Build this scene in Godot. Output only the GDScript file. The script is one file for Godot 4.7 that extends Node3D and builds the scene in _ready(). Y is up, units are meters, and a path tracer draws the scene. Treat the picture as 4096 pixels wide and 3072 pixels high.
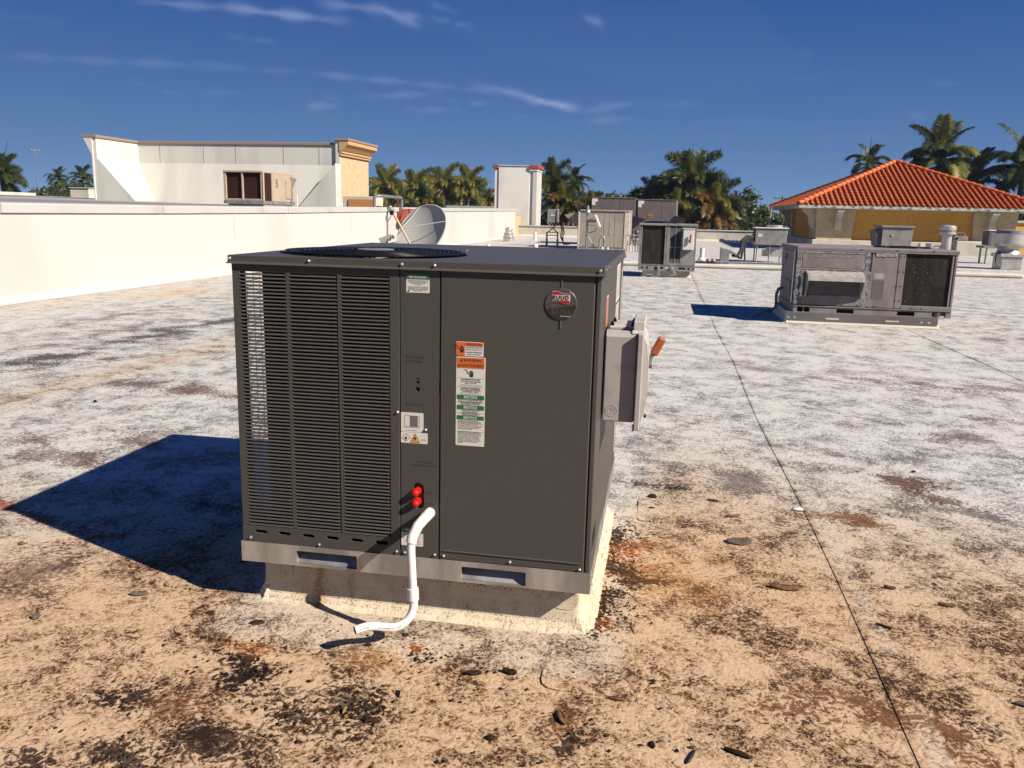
extends Node3D
# A rooftop with a packaged air conditioner. x runs along the unit's front, -z away from the camera, y up, metres.

const SUN_DIR := Vector3(-1.2475, -1.0, -0.532)
var M := {}
var rng := RandomNumberGenerator.new()

# ------------------------------------------------------------------ mesh builder
class B:
	var v := PackedVector3Array()
	var n := PackedVector3Array()
	var t := PackedVector2Array()
	var o := Vector3.ZERO
	var uvs := Vector4(0, 0, 1, 1)      # x0, z0, 1/width, 1/depth of a plan mapping

	func _init(off := Vector3.ZERO):
		o = off

	func tri(a: Vector3, b: Vector3, c: Vector3, na: Vector3, nb: Vector3, nc: Vector3):
		v.append(a - o); v.append(c - o); v.append(b - o)
		n.append(na); n.append(nc); n.append(nb)
		for p in [a, c, b]:
			t.append(Vector2((p.x - uvs.x) * uvs.z, (p.z - uvs.y) * uvs.w))

	func flat(a: Vector3, b: Vector3, c: Vector3):
		var k := (b - a).cross(c - a).normalized()
		tri(a, b, c, k, k, k)

	func quad(a: Vector3, b: Vector3, c: Vector3, d: Vector3):
		flat(a, b, c); flat(a, c, d)

	func quado(a: Vector3, b: Vector3, c: Vector3, d: Vector3, from: Vector3):
		if (b - a).cross(c - a).dot((a + b + c + d) * 0.25 - from) < 0:
			quad(d, c, b, a)
		else:
			quad(a, b, c, d)

	func trio(a: Vector3, b: Vector3, c: Vector3, from: Vector3):
		if (b - a).cross(c - a).dot((a + b + c) / 3.0 - from) < 0:
			flat(c, b, a)
		else:
			flat(a, b, c)

	func box(c: Vector3, s: Vector3, r := 0.0, bs := Basis.IDENTITY):
		var h := s * 0.5
		r = minf(r, minf(h.x, minf(h.y, h.z)) * 0.9)
		var q := {}
		for sx in [-1, 1]:
			for sy in [-1, 1]:
				for sz in [-1, 1]:
					q[[sx, sy, sz, 0]] = c + bs * Vector3(sx * h.x, sy * (h.y - r), sz * (h.z - r))
					q[[sx, sy, sz, 1]] = c + bs * Vector3(sx * (h.x - r), sy * h.y, sz * (h.z - r))
					q[[sx, sy, sz, 2]] = c + bs * Vector3(sx * (h.x - r), sy * (h.y - r), sz * h.z)
					if r > 0.0:
						trio(q[[sx, sy, sz, 0]], q[[sx, sy, sz, 1]], q[[sx, sy, sz, 2]], c)
		for k in [-1, 1]:
			quado(q[[k, -1, -1, 0]], q[[k, 1, -1, 0]], q[[k, 1, 1, 0]], q[[k, -1, 1, 0]], c)
			quado(q[[-1, k, -1, 1]], q[[1, k, -1, 1]], q[[1, k, 1, 1]], q[[-1, k, 1, 1]], c)
			quado(q[[-1, -1, k, 2]], q[[1, -1, k, 2]], q[[1, 1, k, 2]], q[[-1, 1, k, 2]], c)
			if r > 0.0:
				for l in [-1, 1]:
					quado(q[[k, l, -1, 0]], q[[k, l, 1, 0]], q[[k, l, 1, 1]], q[[k, l, -1, 1]], c)
					quado(q[[k, -1, l, 0]], q[[k, 1, l, 0]], q[[k, 1, l, 2]], q[[k, -1, l, 2]], c)
					quado(q[[-1, k, l, 1]], q[[1, k, l, 1]], q[[1, k, l, 2]], q[[-1, k, l, 2]], c)

	func bb(x0: float, x1: float, y0: float, y1: float, z0: float, z1: float, r := 0.0):
		box(Vector3((x0 + x1) / 2, (y0 + y1) / 2, (z0 + z1) / 2), Vector3(absf(x1 - x0), absf(y1 - y0), absf(z1 - z0)), r)

	func tube(path: Array, radii, k := 10, caps := true):
		var m := path.size()
		var up := Vector3.UP
		var d0: Vector3 = (path[1] - path[0]).normalized()
		if absf(d0.dot(up)) > 0.9:
			up = Vector3.RIGHT
		var rings := []
		for i in m:
			var d: Vector3 = (path[mini(i + 1, m - 1)] - path[maxi(i - 1, 0)]).normalized()
			var s := d.cross(up).normalized()
			up = s.cross(d).normalized()
			var r: float = radii[i] if radii is Array else radii
			var ring := []
			for j in k:
				var a := TAU * j / k
				var w := s * cos(a) + up * sin(a)
				ring.append([path[i] + w * r, w])
			rings.append(ring)
		for i in m - 1:
			for j in k:
				var a = rings[i][j]; var b = rings[i][(j + 1) % k]; var c = rings[i + 1][(j + 1) % k]; var d = rings[i + 1][j]
				tri(a[0], c[0], b[0], a[1], c[1], b[1]); tri(a[0], d[0], c[0], a[1], d[1], c[1])
		if caps:
			var de: Vector3 = (path[m - 1] - path[m - 2]).normalized()
			for j in k:
				tri(path[0], rings[0][j][0], rings[0][(j + 1) % k][0], -d0, -d0, -d0)
				tri(path[m - 1], rings[m - 1][(j + 1) % k][0], rings[m - 1][j][0], de, de, de)

	func cyl(a: Vector3, b: Vector3, ra: float, rb := -1.0, k := 16, caps := true):
		tube([a, b], [ra, ra if rb < 0 else rb], k, caps)

	# profile: array of Vector2(radius, height); axis along bs.y
	func lathe(at: Vector3, prof: Array, k := 24, bs := Basis.IDENTITY):
		for i in prof.size() - 1:
			var p: Vector2 = prof[i]; var q: Vector2 = prof[i + 1]
			var g := (q - p).normalized()
			var nn := Vector2(g.y, -g.x)
			for j in k:
				var a0 := TAU * j / k; var a1 := TAU * (j + 1) / k
				var u0 := Vector3(cos(a0), 0, sin(a0)); var u1 := Vector3(cos(a1), 0, sin(a1))
				var A := at + bs * (u0 * p.x + Vector3.UP * p.y); var Bq := at + bs * (u1 * p.x + Vector3.UP * p.y)
				var C := at + bs * (u1 * q.x + Vector3.UP * q.y); var D := at + bs * (u0 * q.x + Vector3.UP * q.y)
				var n0 := bs * (u0 * nn.x + Vector3.UP * nn.y); var n1 := bs * (u1 * nn.x + Vector3.UP * nn.y)
				tri(A, C, Bq, n0, n1, n1); tri(A, D, C, n0, n0, n1)

	# polygon in the xy plane of xf, front at z = 0, back at z = -depth
	func ext(poly: PackedVector2Array, depth: float, xf := Transform3D.IDENTITY, back := true):
		if Geometry2D.is_polygon_clockwise(poly):
			poly = poly.duplicate(); poly.reverse()
		var ids := Geometry2D.triangulate_polygon(poly)
		for i in range(0, ids.size(), 3):
			var a := poly[ids[i]]; var b := poly[ids[i + 1]]; var c := poly[ids[i + 2]]
			if (b - a).cross(c - a) < 0:
				var w := b; b = c; c = w
			flat(xf * Vector3(a.x, a.y, 0), xf * Vector3(b.x, b.y, 0), xf * Vector3(c.x, c.y, 0))
			if back and depth > 0:
				flat(xf * Vector3(a.x, a.y, -depth), xf * Vector3(c.x, c.y, -depth), xf * Vector3(b.x, b.y, -depth))
		if depth > 0:
			for i in poly.size():
				var a := poly[i]; var b := poly[(i + 1) % poly.size()]
				quad(xf * Vector3(a.x, a.y, 0), xf * Vector3(a.x, a.y, -depth), xf * Vector3(b.x, b.y, -depth), xf * Vector3(b.x, b.y, 0))

	# a flat plate (xy plane of xf) from (x0,y0) to (x1,y1) with one hole at c: a circle (a = 0), a slot (half straight a, radius r) or a rectangle (r < 0: half sizes a, -r)
	func holed(x0: float, y0: float, x1: float, y1: float, c: Vector2, a: float, r: float, depth: float, xf := Transform3D.IDENTITY, k := 24):
		var angs := []
		for i in k:
			angs.append(TAU * i / k + 0.001)
		for q in [Vector2(x0, y0), Vector2(x1, y0), Vector2(x1, y1), Vector2(x0, y1)]:
			angs.append(fposmod((q - c).angle(), TAU))
		if r < 0:
			for sx in [-1, 1]:
				for sy in [-1, 1]:
					angs.append(fposmod(Vector2(sx * a, sy * -r).angle(), TAU))
		angs.sort()
		var hp := []; var op := []
		for g in angs:
			var d := Vector2(cos(g), sin(g))
			var ax := absf(d.x) + 1e-9; var ay := absf(d.y) + 1e-9
			var rad := r
			if r < 0:
				rad = minf(a / ax, -r / ay)
			elif a > 0:
				rad = r / ay
				if rad * ax > a:
					rad = a * ax + sqrt(maxf(r * r - a * a * ay * ay, 0.0))
			hp.append(c + d * rad)
			var to := 1e9
			to = minf(to, ((x1 if d.x > 0 else x0) - c.x) / d.x if absf(d.x) > 1e-9 else 1e9)
			to = minf(to, ((y1 if d.y > 0 else y0) - c.y) / d.y if absf(d.y) > 1e-9 else 1e9)
			op.append(c + d * to)
		for i in angs.size():
			var j := (i + 1) % angs.size()
			var h0 := Vector3(hp[i].x, hp[i].y, 0); var h1 := Vector3(hp[j].x, hp[j].y, 0)
			var e0 := Vector3(op[i].x, op[i].y, 0); var e1 := Vector3(op[j].x, op[j].y, 0)
			quad(xf * h0, xf * e0, xf * e1, xf * h1)
			var dz := Vector3(0, 0, -depth)
			quad(xf * h0, xf * h1, xf * (h1 + dz), xf * (h0 + dz))

	func add(arr: Array, xf: Transform3D):
		var av: PackedVector3Array = arr[Mesh.ARRAY_VERTEX]
		var an: PackedVector3Array = arr[Mesh.ARRAY_NORMAL]
		var ix: PackedInt32Array = arr[Mesh.ARRAY_INDEX] if arr[Mesh.ARRAY_INDEX] != null else PackedInt32Array(range(av.size()))
		for i in ix:
			v.append(xf * av[i] - o); n.append((xf.basis * an[i]).normalized()); t.append(Vector2.ZERO)

	func mesh() -> ArrayMesh:
		var arr := []
		arr.resize(Mesh.ARRAY_MAX)
		arr[Mesh.ARRAY_VERTEX] = v; arr[Mesh.ARRAY_NORMAL] = n; arr[Mesh.ARRAY_TEX_UV] = t
		var m := ArrayMesh.new()
		m.add_surface_from_arrays(Mesh.PRIMITIVE_TRIANGLES, arr)
		return m

# ------------------------------------------------------------------ nodes
func part(called: String, b, m: Material, parent: Node, at := Vector3.ZERO) -> MeshInstance3D:
	var o := MeshInstance3D.new()
	o.name = called
	o.mesh = b.mesh() if b is B else b
	o.material_override = m
	o.position = at
	parent.add_child(o, true)
	return o

func tag(o: Node, label: String, category: String, group := ""):
	o.set_meta("label", label)
	o.set_meta("category", category)
	if group:
		o.set_meta("group", group)

func thing(called: String, label: String, category: String, at := Vector3.ZERO, group := "", turn := 0.0) -> Node3D:
	var o := Node3D.new()
	o.name = called
	o.position = at
	o.rotation.y = turn
	add_child(o, true)
	tag(o, label, category, group)
	return o

func single(called: String, b, m: Material, label: String, category: String, at := Vector3.ZERO, group := "") -> MeshInstance3D:
	var o := part(called, b, m, self, at)
	tag(o, label, category, group)
	return o

func struct(called: String, b, m: Material, parent: Node = self) -> MeshInstance3D:
	var o := part(called, b, m, parent)
	if parent == self:
		o.set_meta("kind", "structure")
	return o

# ------------------------------------------------------------------ materials
func lin(r: float, g: float, b: float) -> Color:
	return Color(r, g, b).linear_to_srgb()

func noise(freq: float, octaves := 4, sd := 1, warp := 0.0) -> FastNoiseLite:
	var f := FastNoiseLite.new()
	f.seed = sd
	f.noise_type = FastNoiseLite.TYPE_SIMPLEX_SMOOTH
	f.frequency = freq
	f.fractal_type = FastNoiseLite.FRACTAL_FBM
	f.fractal_octaves = octaves
	if warp > 0.0:
		f.domain_warp_enabled = true
		f.domain_warp_type = FastNoiseLite.DOMAIN_WARP_SIMPLEX
		f.domain_warp_amplitude = warp
		f.domain_warp_frequency = freq * 0.6
		f.domain_warp_fractal_type = FastNoiseLite.DOMAIN_WARP_FRACTAL_PROGRESSIVE
		f.domain_warp_fractal_octaves = 2
	return f

# a tiling grain: colour a with patches of b where the noise is high
func grain(a: Color, b: Color, sd: int, freq := 0.02, lo := 110, hi := 190, size := 256, stretch := 1) -> ImageTexture:
	var im := noise(freq, 5, sd).get_seamless_image(size, size / stretch, false, false, 0.15, false)
	if stretch > 1:
		im.resize(size, size, Image.INTERPOLATE_CUBIC)
	var d := im.get_data()
	var out := PackedByteArray()
	out.resize(size * size * 3)
	for i in size * size:
		var w := clampf(float(d[i] - lo) / float(hi - lo), 0.0, 1.0)
		var c := a.lerp(b, w)
		out[i * 3] = c.r8; out[i * 3 + 1] = c.g8; out[i * 3 + 2] = c.b8
	var r := Image.create_from_data(size, size, false, Image.FORMAT_RGB8, out)
	r.generate_mipmaps()
	return ImageTexture.create_from_image(r)

# exposure 2.3: every surface keeps its colour, all of them a sixth less reflective
func dim(c: Color) -> Color:
	var l := c.srgb_to_linear() * 0.85
	l.a = c.a
	return l.linear_to_srgb()

func mat(key: String, c: Color, rough := 0.6, metal := 0.0, tex: Texture2D = null, scale := 1.0, spec := 0.5) -> StandardMaterial3D:
	var m := StandardMaterial3D.new()
	m.resource_name = key
	m.albedo_color = dim(c)
	m.roughness = rough
	m.metallic = metal
	m.metallic_specular = spec
	if tex:
		m.albedo_texture = tex
		m.uv1_triplanar = true
		m.uv1_scale = Vector3.ONE * scale
	M[key] = m
	return m

func materials():
	mat("charcoal", Color.WHITE, 0.48, 0.0, grain(lin(.052, .049, .0455), lin(.055, .052, .0485), 3, 0.05, 90, 180), 2.0, 0.35)
	mat("charcoal_slat", Color.WHITE, 0.5, 0.0, grain(lin(.054, .051, .047), lin(.060, .057, .053), 4, 0.05), 2.0, 0.35)
	mat("black_gap", lin(.006, .006, .006), 0.9, 0.0, null, 1, 0.1)
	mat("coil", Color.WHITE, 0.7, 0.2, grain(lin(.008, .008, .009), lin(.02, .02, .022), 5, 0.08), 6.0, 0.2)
	mat("gloss_black", lin(.006, .006, .007), 0.3, 0.0, null, 1, 0.25)
	mat("galv", Color.WHITE, 0.38, 0.75, grain(lin(.34, .34, .33), lin(.55, .55, .53), 6, 0.02, 90, 170, 256, 4), 1.6)
	mat("galv_dull", Color.WHITE, 0.5, 0.55, grain(lin(.20, .20, .20), lin(.34, .34, .34), 7, 0.02, 90, 170), 1.2)
	mat("zinc", lin(.55, .55, .53), 0.3, 0.85)
	mat("pvc", Color.WHITE, 0.35, 0.0, grain(lin(.60, .58, .55), lin(.50, .47, .42), 8, 0.02, 130, 200), 4.0)
	mat("pvc_new", lin(.58, .57, .60), 0.3)
	mat("red_cap", lin(.62, .008, .006), 0.25)
	mat("print_white", lin(.50, .49, .46), 0.45)
	mat("print_black", lin(.012, .012, .012), 0.5)
	mat("print_grey", lin(.10, .10, .10), 0.5)
	mat("print_orange", lin(.50, .10, .012), 0.45)
	mat("print_green", lin(.012, .10, .032), 0.45)
	mat("print_red", lin(.28, .008, .01), 0.4)
	mat("print_yellow", lin(.55, .25, .01), 0.45)
	mat("print_gold", lin(.11, .075, .028), 0.35, 0.3)
	mat("badge_grey", lin(.055, .052, .052), 0.35)
	mat("box_grey", Color.WHITE, 0.42, 0.0, grain(lin(.29, .28, .27), lin(.22, .21, .20), 9, 0.012, 130, 200), 2.0)
	mat("box_grey_pale", Color.WHITE, 0.42, 0.0, grain(lin(.40, .39, .37), lin(.30, .29, .28), 10, 0.02, 130, 200, 256, 4), 2.0)
	mat("orange_grip", Color.WHITE, 0.6, 0.0, grain(lin(.30, .075, .008), lin(.18, .042, .006), 11, 0.12, 100, 170), 6.0)
	mat("membrane", Color.WHITE, 0.65, 0.0, grain(lin(.47, .45, .40), lin(.40, .37, .31), 12, 0.012, 120, 190), 0.35, 0.3)
	mat("membrane_wall", Color.WHITE, 0.6, 0.0, grain(lin(.43, .43, .42), lin(.385, .385, .37), 13, 0.01, 120, 190, 256, 2), 0.12, 0.3)
	mat("pier_white", Color.WHITE, 0.6, 0.0, grain(lin(.62, .61, .58), lin(.55, .54, .51), 41, 0.012, 120, 190, 256, 2), 0.2, 0.3)
	mat("coping", Color.WHITE, 0.5, 0.0, grain(lin(.37, .37, .37), lin(.31, .31, .31), 14, 0.012, 120, 190), 0.25, 0.4)
	mat("membrane_grey", Color.WHITE, 0.75, 0.0, grain(lin(.30, .29, .28), lin(.14, .135, .13), 15, 0.01, 100, 180, 256, 4), 0.05, 0.3)
	mat("screen_wall", Color.WHITE, 0.6, 0.0, grain(lin(.50, .50, .47), lin(.42, .415, .385), 16, 0.016, 110, 190, 256, 4), 0.16, 0.3)
	mat("stucco_tan", Color.WHITE, 0.85, 0.0, grain(lin(.47, .34, .215), lin(.40, .28, .17), 17, 0.03, 110, 190), 0.4, 0.2)
	mat("cornice_orange", lin(.42, .25, .12), 0.8)
	mat("coping_brown", lin(.22, .165, .13), 0.6)
	mat("stucco_orange", lin(.40, .17, .055), 0.85)
	mat("stucco_yellow", Color.WHITE, 0.85, 0.0, grain(lin(.58, .315, .078), lin(.52, .27, .064), 18, 0.03, 110, 190), 0.4, 0.2)
	mat("stucco_cream", Color.WHITE, 0.85, 0.0, grain(lin(.52, .42, .265), lin(.42, .34, .22), 19, 0.02, 120, 190), 0.5, 0.2)
	mat("bracket_cream", Color.WHITE, 0.8, 0.0, grain(lin(.47, .43, .35), lin(.36, .31, .25), 20, 0.03, 120, 190), 0.6, 0.2)
	mat("gutter", Color.WHITE, 0.5, 0.0, grain(lin(.40, .40, .37), lin(.10, .095, .085), 21, 0.02, 130, 190, 256, 1), 0.6, 0.3)
	mat("tile", Color.WHITE, 0.7, 0.0, grain(lin(.43, .108, .030), lin(.33, .074, .021), 22, 0.03, 110, 190), 0.6, 0.3)
	mat("tile_hip", Color.WHITE, 0.6, 0.0, grain(lin(.46, .115, .042), lin(.37, .08, .026), 23, 0.03, 110, 190), 0.6, 0.3)
	mat("tile_pan", Color.WHITE, 0.8, 0.0, grain(lin(.42, .105, .03), lin(.32, .07, .02), 24, 0.03, 110, 190), 0.6, 0.3)
	mat("old_unit", Color.WHITE, 0.6, 0.0, grain(lin(.185, .165, .165), lin(.14, .122, .118), 25, 0.014, 110, 190, 256, 2), 0.8, 0.3)
	mat("old_unit_pale", Color.WHITE, 0.55, 0.0, grain(lin(.30, .285, .27), lin(.19, .175, .165), 26, 0.03, 110, 190), 1.0, 0.3)
	mat("foil_tape", Color.WHITE, 0.35, 0.7, grain(lin(.55, .54, .52), lin(.28, .27, .26), 27, 0.06, 100, 170), 1.5)
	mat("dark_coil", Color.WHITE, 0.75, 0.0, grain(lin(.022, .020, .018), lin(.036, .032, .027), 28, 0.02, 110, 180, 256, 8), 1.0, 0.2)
	mat("brown_coil", lin(.030, .012, .012), 0.8, 0.0, null, 1, 0.2)
	mat("unit_grey", Color.WHITE, 0.5, 0.0, grain(lin(.20, .20, .20), lin(.15, .15, .148), 29, 0.015, 110, 190), 0.8, 0.35)
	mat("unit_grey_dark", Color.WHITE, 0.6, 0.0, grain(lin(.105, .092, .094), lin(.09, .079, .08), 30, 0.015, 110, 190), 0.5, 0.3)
	mat("unit_tan", Color.WHITE, 0.6, 0.0, grain(lin(.27, .245, .215), lin(.22, .205, .18), 31, 0.01, 110, 190), 0.4, 0.3)
	mat("unit_tan_pale", Color.WHITE, 0.6, 0.0, grain(lin(.48, .42, .37), lin(.38, .32, .27), 32, 0.02, 110, 190), 1.0, 0.3)
	mat("unit_beige", Color.WHITE, 0.6, 0.0, grain(lin(.34, .275, .215), lin(.30, .245, .19), 33, 0.015, 110, 190), 0.5, 0.3)
	mat("dish_grey", Color.WHITE, 0.55, 0.0, grain(lin(.33, .33, .315), lin(.29, .29, .275), 34, 0.01, 120, 190), 0.8, 0.3)
	mat("aluminium", Color.WHITE, 0.35, 0.6, grain(lin(.52, .51, .49), lin(.40, .39, .38), 35, 0.015, 110, 190), 0.8)
	mat("white_metal", lin(.52, .52, .50), 0.4)
	mat("cable", lin(.012, .012, .012), 0.45)
	mat("rubber", lin(.015, .015, .016), 0.8)
	mat("red_paint", lin(.26, .045, .028), 0.6)
	mat("red_handle", lin(.22, .012, .008), 0.45)
	mat("conduit", lin(.17, .17, .18), 0.45, 0.3)
	mat("tan_tape", lin(.40, .26, .12), 0.6)
	mat("paper", lin(.55, .55, .56), 0.7)
	mat("leaf_brown", Color.WHITE, 0.7, 0.0, grain(lin(.15, .085, .035), lin(.07, .04, .02), 36, 0.05, 100, 180), 6.0, 0.3)
	mat("leaf_grey", Color.WHITE, 0.75, 0.0, grain(lin(.11, .085, .075), lin(.06, .045, .04), 37, 0.05, 100, 180), 6.0, 0.3)
	mat("crud", Color.WHITE, 0.9, 0.0, grain(lin(.016, .011, .008), lin(.05, .03, .018), 38, 0.08, 110, 180), 8.0, 0.2)
	mat("twig", lin(.018, .013, .011), 0.7)
	mat("straw", lin(.22, .13, .05), 0.7)
	mat("terrain", Color.WHITE, 0.9, 0.0, grain(lin(.06, .075, .03), lin(.13, .12, .09), 39, 0.02, 110, 180), 0.02, 0.2)
	mat("bark", Color.WHITE, 0.9, 0.0, grain(lin(.16, .135, .11), lin(.08, .065, .05), 40, 0.03, 100, 180, 256, 2), 0.5, 0.2)
	mat("crownshaft", lin(.09, .14, .035), 0.5)
	for g in [["palm_green", .034, .050, .010, .3], ["palm_dark", .018, .028, .009, .25], ["palm_yellow", .135, .125, .014, .4], ["palm_brown", .12, .062, .016, .3], ["leaf_tree", .022, .034, .008, .25], ["leaf_tree_pale", .042, .055, .010, .3]]:
		var m := mat(g[0], lin(g[1], g[2], g[3]), 0.5, 0.0, null, 1, 0.35)
		m.backlight_enabled = true
		m.backlight = Color(g[4], g[4], g[4] * 0.5)
		m.cull_mode = BaseMaterial3D.CULL_DISABLED

# ------------------------------------------------------------------ lettering
var _tm := {}
func letters(b: B, text: String, x: float, y: float, h: float, w := 0.0, z := 0.0, serif := false, depth := 0.0):
	var key := [text, serif, depth > 0]
	if not _tm.has(key):
		var tm := TextMesh.new()
		var f := SystemFont.new()
		f.font_names = PackedStringArray(["Droid Serif" if serif else "Droid Sans"])
		f.font_weight = 700
		tm.font = f
		tm.font_size = 32
		tm.pixel_size = 0.01
		tm.curve_step = 3.0 if h < 0.006 else 1.0
		tm.depth = 0.05 if depth > 0 else 0.0
		tm.text = text
		_tm[key] = tm.get_mesh_arrays()
	var arr = _tm[key]
	var lo := Vector3.ONE * 1e9; var hi := -lo
	for p in arr[Mesh.ARRAY_VERTEX]:
		lo = lo.min(p); hi = hi.max(p)
	var sy := h / maxf(hi.y - lo.y, 1e-6)
	var sx := sy if w <= 0 else w / maxf(hi.x - lo.x, 1e-6)
	var sz := depth / 0.05 if depth > 0 else 1.0
	var bs := Basis.from_scale(Vector3(sx, sy, sz))
	b.add(arr, Transform3D(bs, Vector3(x - (lo.x + hi.x) / 2 * sx, y - (lo.y + hi.y) / 2 * sy, z - (0.0 if depth > 0 else lo.z))))

func plate(x0: float, x1: float, y0: float, y1: float, r := 0.003) -> PackedVector2Array:
	var p := PackedVector2Array()
	for q in [[x1 - r, y1 - r, 0.0], [x0 + r, y1 - r, 0.25], [x0 + r, y0 + r, 0.5], [x1 - r, y0 + r, 0.75]]:
		for i in 4:
			var a: float = TAU * (q[2] + 0.25 * i / 3.0)
			p.append(Vector2(q[0] + cos(a) * r, q[1] + sin(a) * r))
	return p

func at(x: float, y: float, z: float) -> Transform3D:
	return Transform3D(Basis.IDENTITY, Vector3(x, y, z))

# ------------------------------------------------------------------ camera, sky, sun
func stage():
	var cam := Camera3D.new()
	cam.name = "camera"
	cam.fov = rad_to_deg(2.0 * atan(1536.0 / 3343.0))
	cam.near = 0.05
	cam.far = 2000.0
	cam.basis = Basis(Vector3.UP, 0.1721) * Basis(Vector3.RIGHT, -0.2005) * Basis(Vector3.BACK, 0.0232)
	cam.position = Vector3(0, 1.373, 0)
	add_child(cam)
	var sun := DirectionalLight3D.new()
	sun.name = "sun"
	sun.light_energy = 1.6
	sun.light_color = Color(1.0, 0.952, 0.88)
	sun.light_angular_distance = 0.5
	sun.shadow_enabled = true
	sun.look_at_from_position(Vector3.ZERO, SUN_DIR)
	add_child(sun)
	var env := Environment.new()
	env.background_mode = Environment.BG_SKY
	env.tonemap_mode = Environment.TONE_MAPPER_LINEAR
	env.tonemap_exposure = 2.3
	env.sdfgi_enabled = true
	env.ssao_enabled = true
	env.ssil_enabled = true
	env.fog_enabled = true
	env.fog_density = 0.0002
	env.fog_light_color = Color(0.72, 0.80, 0.90)
	var sky := ProceduralSkyMaterial.new()
	sky.sky_top_color = lin(.002, .026, .125)
	sky.sky_horizon_color = lin(.072, .131, .224)
	sky.sky_curve = 0.095
	sky.ground_bottom_color = lin(.05, .05, .05)
	sky.ground_horizon_color = lin(.09, .12, .16)
	sky.sun_angle_max = 6.0
	sky.sun_curve = 0.05
	sky.energy_multiplier = 1.0
	sky.sky_cover = cirrus()
	sky.sky_cover_modulate = Color(1, 1, 1, 1)
	var s := Sky.new()
	s.sky_material = sky
	env.sky = s
	var we := WorldEnvironment.new()
	we.name = "world_environment"
	we.environment = env
	add_child(we)

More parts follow.
